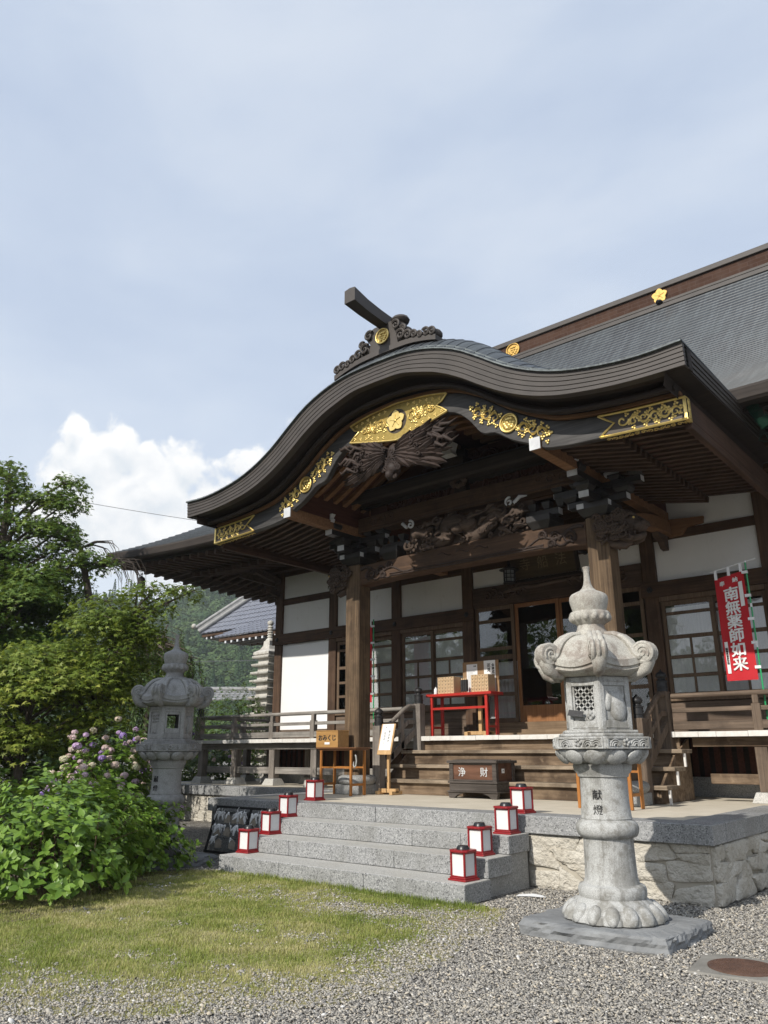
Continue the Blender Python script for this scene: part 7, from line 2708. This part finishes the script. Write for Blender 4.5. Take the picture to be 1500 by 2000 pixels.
shrub('camellia_hedge', 'lower glossy hedge continuing left of the stone pagoda', (-21.6, 15.0, 0), 1.2, 1.2, 3.0, 800, 'leaf_hedge', LEAF_OVAL, .085, 18, stems=12, hollow=.72, cat='hedge', low=.06)

# shade tree out of the frame to the left, which shades the left lantern
sp = crown_sprays((0, 0, 6.1), (.42, 1.7, 2.1), 70, 51, .45, .62, .2, 3.8)
tree('shade_tree', 'leafy tree standing outside the left edge that shades the lantern', (-10.75, .9, 0), sp, 7.0, (.1, 0), 'leaf_maple', LEAF_MAPLE, 52, leaf=.13, per=420, trunk_r=.16)

# tall trees across the yard, mirrored in the door and window glass
P_, N_, T_, S_, R2 = [], [], [], [], []
g = np.random.default_rng(77)
for (x, y, h, r) in [(-20, -13, 8.2, 2.6), (-25, -16, 10.5, 3.2), (-29.5, -14, 8.5, 2.6), (-34, -17, 11, 3.4), (-39, -16, 9, 3), (-14.5, -15, 7.5, 2.4)]:
    n = 1500
    v = unit(g.normal(0, 1, (n, 3))) * (.55 + .45 * g.random((n, 1)))
    P_.append(v * np.array([r, r, h * .42]) * (1 + .2 * np.sin(v[:, :1] * 5 + x)) + np.array([x, y, h * .58])); N_.append(v + g.normal(0, .4, (n, 3))); T_.append(g.normal(0, 1, (n, 3))); S_.append(g.uniform(.3, .55, n)); R2.append(g.random(n) * .7)
V_, F_, k_ = leaves(*[np.concatenate(q) for q in (P_, N_, T_, S_)], LEAF_OVAL)
o = npmesh('yard_trees', V_, F_, 'leaf_maple', rnd=np.repeat(np.concatenate(R2), k_))
o['kind'] = 'stuff'; o['label'] = 'mass of trees across the yard, seen mirrored in the door glass'

# ------------------------------------------------------------------ stone pagoda
pg = thing('stone_pagoda', 'pale many tiered stone pagoda standing against the hall corner post', 'pagoda', (-20.6, 18.35, 0))
pb = MB().box(-.75, .75, -.75, .75, 0, .35).box(-.55, .55, -.55, .55, .351, 1.2)
pb.build('base', 'pagoda', pg, bevel=.02)
zt = 1.20
nt_ = 13
for k in range(nt_):
    w0 = .58 - .013 * k
    hgt = .275
    MB().box(-w0 * .62, w0 * .62, -w0 * .62, w0 * .62, zt, zt + hgt * .58).build('tier_body', 'pagoda', pg)
    ti = MB()
    z0 = zt + hgt * .58
    ti.frustum(0, 0, z0, z0 + .02, w0 * .94, w0 * .94, w0, w0)
    ti.frustum(0, 0, z0 + .02, z0 + .085, w0, w0, w0 * 1.02, w0 * 1.02)
    ti.frustum(0, 0, z0 + .085, z0 + .113, w0 * .98, w0 * .98, w0 * .66, w0 * .66)
    ti.build('tier_roof', 'pagoda', pg, bevel=.012)
    zt += hgt
rows = []
tp = MB()
w0 = .40
pr_ = [(w0 * .9, zt - .02), (w0, zt + .02), (w0 * 1.0, zt + .10), (w0 * .60, zt + .20), (w0 * .40, zt + .34), (w0 * .36, zt + .5)]
for a, b in zip(pr_, pr_[1:]): tp.frustum(0, 0, a[1], b[1], a[0], a[0], b[0], b[0])
tp.lathe([(.16, zt + .5), (.15, zt + .54), (.09, zt + .6)] + [q for k in range(5) for q in ((.075, zt + .62 + .085 * k), (.105, zt + .64 + .085 * k), (.105, zt + .67 + .085 * k), (.075, zt + .69 + .085 * k))] + [(.06, zt + 1.05), (.10, zt + 1.08), (.115, zt + 1.14), (.10, zt + 1.20), (.03, zt + 1.23)], 18)
tp.build('spire', 'pagoda', pg, smooth=40)


# ------------------------------------------------------------------ tiled buildings behind
def tile_slope(p00, p10, p01, p11, nrow, ncol, mat, parent, name='tile_roof'):
    """wavy pantile slope: p00-p10 eave, p01-p11 ridge"""
    p00, p10, p01, p11 = map(Vector, (p00, p10, p01, p11))
    nrm = (p10 - p00).cross(p01 - p00).normalized()
    if nrm.z < 0: nrm = -nrm
    mb = MB()
    for j in range(nrow):
        v0, v1 = j / nrow, (j + 1) / nrow + .15 / nrow
        rows = []
        for v, lift in ((v0, -.005), (v0, .05), (v1, .01)):
            row = []
            for i in range(ncol * 4 + 1):
                u = i / (ncol * 4)
                ph = (i % 4) / 4 * 2 * math.pi
                a = p00.lerp(p10, u); b = p01.lerp(p11, u)
                row.append(a.lerp(b, min(1, v)) + nrm * (lift + .035 * max(0, math.cos(ph)) * (1 if lift > 0 else .8)))
            rows.append(row)
        mb.loft(rows)
    return mb.build(name, mat, parent)


hb = thing('tiled_building', 'temple outbuilding with a grey glazed tile hip roof behind the hall', 'building', (-29, 27, 0), worldy=True)
ez, rz = 6.62, 10.4
HX, HY = -25.0, 25.1
A, B_, C_, D_ = (-28.7, 21.4), (-18.5, 21.4), (-18.5, 36.0), (-28.7, 36.0)
mat_r = 'tile'
tile_slope((A[0], A[1], ez), (B_[0], B_[1], ez), (HX, HY, rz), (-20.0, HY, rz), 16, 34, mat_r, hb)
tile_slope((A[0], D_[1], ez), (A[0], A[1], ez), (HX, 30.2, rz), (HX, HY, rz), 16, 44, mat_r, hb)
MB().box(-25.5, -19.5, 24.8, 34.8, 0, ez - .25).build('wall', 'dark', hb)
tl = MB()
tl.box(A[0] + .05, B_[0] - .05, A[1] + .05, D_[1] - .05, ez - .13, ez - .02)
tl.build('eave_soffit', 'beam', hb)
for k in range(30):
    MB().box(A[0] + .3 + .33 * k, A[0] + .39 + .33 * k, A[1] + .10, A[1] + 1.2, ez - .24, ez - .135).box(A[0] + .3 + .33 * k, A[0] + .39 + .33 * k, A[1] + .09, A[1] + .098, ez - .24, ez - .14).build('rafter_end', 'whiteend', hb)
hr = MB()
hr.tube([(A[0] - .05, A[1] - .05, ez + .12), (HX, HY, rz + .15)], .13, 8)
hr.tube([(A[0] - .15, A[1] - .15, ez + .30), (HX, HY, rz + .36)], .09, 8)
hr.bar((A[0] - .05, A[1] - .05, ez + .20), (HX, HY, rz + .25), .20, .16)
hr.build('hip_ridge', 'tile_old', hb, smooth=50)
MB().ball((A[0] - .22, A[1] - .22, ez + .36), .12, 10, 6).build('ridge_end', 'pagoda', hb, smooth=60)
# lower projecting wing roof in front
tile_slope((-26.3, 20.35, ez - .50), (-17.0, 20.35, ez - .50), (-24.6, 22.6, ez + .72), (-17.0, 22.6, ez + .72), 8, 34, mat_r, hb)
MB().box(-26.1, -17, 20.42, 22.2, ez - .66, ez - .53).build('eave_soffit', 'beam', hb)
for k in range(22):
    MB().box(-25.7 + .38 * k, -25.6 + .38 * k, 20.40, 21.4, ez - .76, ez - .665).build('rafter_end', 'whiteend', hb)
MB().box(-25, -17.5, 22, 24, 0, ez - .75).build('wall', 'dark', hb)

h2 = thing('low_house', 'low house with an old grey tile roof beyond the clipped hedge', 'house', (-31, 26, 0), worldy=True)
tile_slope((-35.5, 22.6, 4.05), (-30.3, 26.9, 4.05), (-36.6, 23.9, 4.65), (-31.4, 28.2, 4.65), 4, 26, 'tile_old', h2)
MB().tube([(-36.7, 23.9, 4.72), (-31.3, 28.3, 4.72)], .14, 8).build('ridge', 'tile_old', h2)
MB().prism([(0, 0), (2.6, -.75), (2.6, -.95), (0, -.22), (-1.2, -.5), (-1.2, -.3)], -.06, .06).xf(Matrix.Translation((-31.2, 28.3, 4.70)) @ Matrix.Rotation(R_(40), 4, 'Z')).build('gable_board', 'beam', h2)
MB().prism([(0, -.12), (2.3, -.8), (2.3, -4.6), (-1.2, -4.6), (-1.2, -.4)], .1, 4).xf(Matrix.Translation((-31.2, 28.3, 4.70)) @ Matrix.Rotation(R_(40), 4, 'Z')).build('wall', 'darkroom', h2)
h3 = thing('low_house', 'small house with a blue grey tile roof just left of the stone pagoda', 'house', (-30, 31, 0), worldy=True)
tile_slope((-33.2, 28.6, 4.35), (-26, 33, 4.35), (-30.3, 31.9, 5.9), (-27.0, 34.0, 5.9), 8, 26, 'tile', h3)
MB().prism([(-33, 28.9), (-26, 33.2), (-27.5, 36), (-34, 32)], 0, 4.33, 'xy').build('wall', 'darkroom', h3)

# ------------------------------------------------------------------ hills
def hill():
    g = np.random.default_rng(2)
    # a long ridge behind the garden on the left; height profile along bearing
    rows = []
    n, m_ = 60, 26
    for j in range(m_ + 1):
        v = j / m_
        row = []
        for i in range(n + 1):
            b = R_(25 + 62 * i / n)          # bearing left of +y
            d = 150 + 300 * v
            pr_ = .5 + .5 * math.sin(i * .33 + 1) * .2
            ridge = 64 + 4.5 * math.sin(i * .30) + 3 * math.sin(i * .71 + 2) - 16 * max(0, (i - 40) / 20)
            z = ridge * (1 - math.cos(min(1, v * 1.15) * math.pi)) / 2 - (0 if v < .87 else (v - .87) * 200) - .5
            row.append((-math.sin(b) * d, math.cos(b) * d, z))
        rows.append(row)
    struct(MB().loft(rows).build('hills', 'hillsoil', smooth=60))
    R = np.array(rows)
    P, N, S, C = [], [], [], []
    for k in range(1700):
        fi, fj = g.uniform(18, 36), g.uniform(0, m_ * .90)
        i, j = int(fi), int(fj)
        a, b = fi - i, fj - j
        p = (R[j, i] * (1 - a) * (1 - b) + R[j, i + 1] * a * (1 - b) + R[j + 1, i] * (1 - a) * b + R[j + 1, i + 1] * a * b)
        con = g.random() < (.55 if fj > m_ * .62 else .12)
        top = fj > m_ * .80
        hgt = g.uniform(8, 12) * (1.15 if con else .8); rad = g.uniform(2.8, 4.6) if not con else g.uniform(1.6, 2.4)
        if top: hgt *= g.uniform(.8, 1.75); rad *= 1.15
        q = 400
        v = unit(g.normal(0, 1, (q, 3)))
        zz = g.random(q)
        if con:
            rr = rad * (1 - zz)**.8 * (.75 + .4 * g.random(q))
            pts_ = np.stack([rr * np.cos(v[:, 0] * 9), rr * np.sin(v[:, 0] * 9), hgt * (.18 + .82 * zz)], 1)
            nn = np.stack([np.cos(v[:, 0] * 9), np.sin(v[:, 0] * 9), np.full(q, .8)], 1)
        else:
            lump = 1 + .25 * np.sin(v[:, 0] * 6 + k) * np.cos(v[:, 1] * 5)
            pts_ = v * lump[:, None] * np.array([rad, rad, hgt * .36]) + np.array([0, 0, hgt * .58])
            nn = v + np.array([0, 0, .25])
        P.append(pts_ + p); N.append(nn + g.normal(0, .18, (q, 3)))
        S.append(g.uniform(.30, .52, q) * (1.0 if not con else .75))
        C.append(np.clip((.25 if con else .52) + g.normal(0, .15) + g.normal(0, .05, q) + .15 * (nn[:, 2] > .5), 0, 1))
    P = np.concatenate(P); N = np.concatenate(N); S = np.concatenate(S); C = np.concatenate(C)
    SQ = (np.array([[-.5, -.4, 0], [.5, -.5, 0.1], [.45, .5, 0], [-.55, .45, .1]]), np.array([[0, 1, 2], [0, 2, 3]]))
    V, F, k = leaves(P, N, g.normal(0, 1, P.shape), S * 1.5, SQ)
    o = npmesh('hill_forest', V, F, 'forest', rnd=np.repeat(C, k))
    o['kind'] = 'stuff'; o['label'] = 'mixed green forest covering the hill behind the garden'


hill()

# ------------------------------------------------------------------ power lines far behind
def cable(p, q, sag, r, label):
    p = Vector(p); q = Vector(q)
    pts_ = []
    for i in range(17):
        t = i / 16
        v = p.lerp(q, t); v.z -= sag * 4 * t * (1 - t)
        pts_.append(v)
    o = MB().tube(pts_, r, 5).build('power_line', 'cable')
    tag(o, label, 'power line', 'power lines crossing behind the temple')


def at(x, y, d):
    v = FWD * 1506.2 + RGT * (x - 750) - UP * (y - 1000)
    return EYE + v * (d / math.hypot(v.x, v.y))


cable((-80.6, 25.7, 28.2), (-48.8, 52.2, 21.0), .6, .028, 'thin power line crossing the cloud, highest of the lines')
cable((-80.6, 25.7, 22.9), (-48.8, 52.2, 16.5), .6, .028, 'thin power line crossing the cloud above its close twin')
cable((-80.6, 25.7, 22.0), (-48.8, 52.2, 15.5), .6, .024, 'thin power line just under the middle line, lower of the close pair')
cable((-75, 35, 10.2), (-42, 60, 10.8), .7, .026, 'thin power line drawn across the dark hill above the hedge')

# ------------------------------------------------------------------ summer haze that pales the hill
hzm = bpy.data.materials.new('haze')
hzm.use_nodes = True
ht = NT(hzm.node_tree)
ht.n.remove(ht.n['Principled BSDF'])
pv = ht.new('ShaderNodeVolumePrincipled')
pv.inputs['Color'].default_value = (.86, .91, .96, 1)
pv.inputs['Density'].default_value = .00045
pv.inputs['Anisotropy'].default_value = .2
ht.l.new(pv.outputs[0], ht.n['Material Output'].inputs['Volume'])
MAT['haze'] = hzm
hz_o = MB().box(-530, 170, -130, 530, -1.6, 115).build('haze', 'haze')
hz_o['kind'] = 'stuff'
hz_o['label'] = 'thin pale summer haze over the garden and hill'
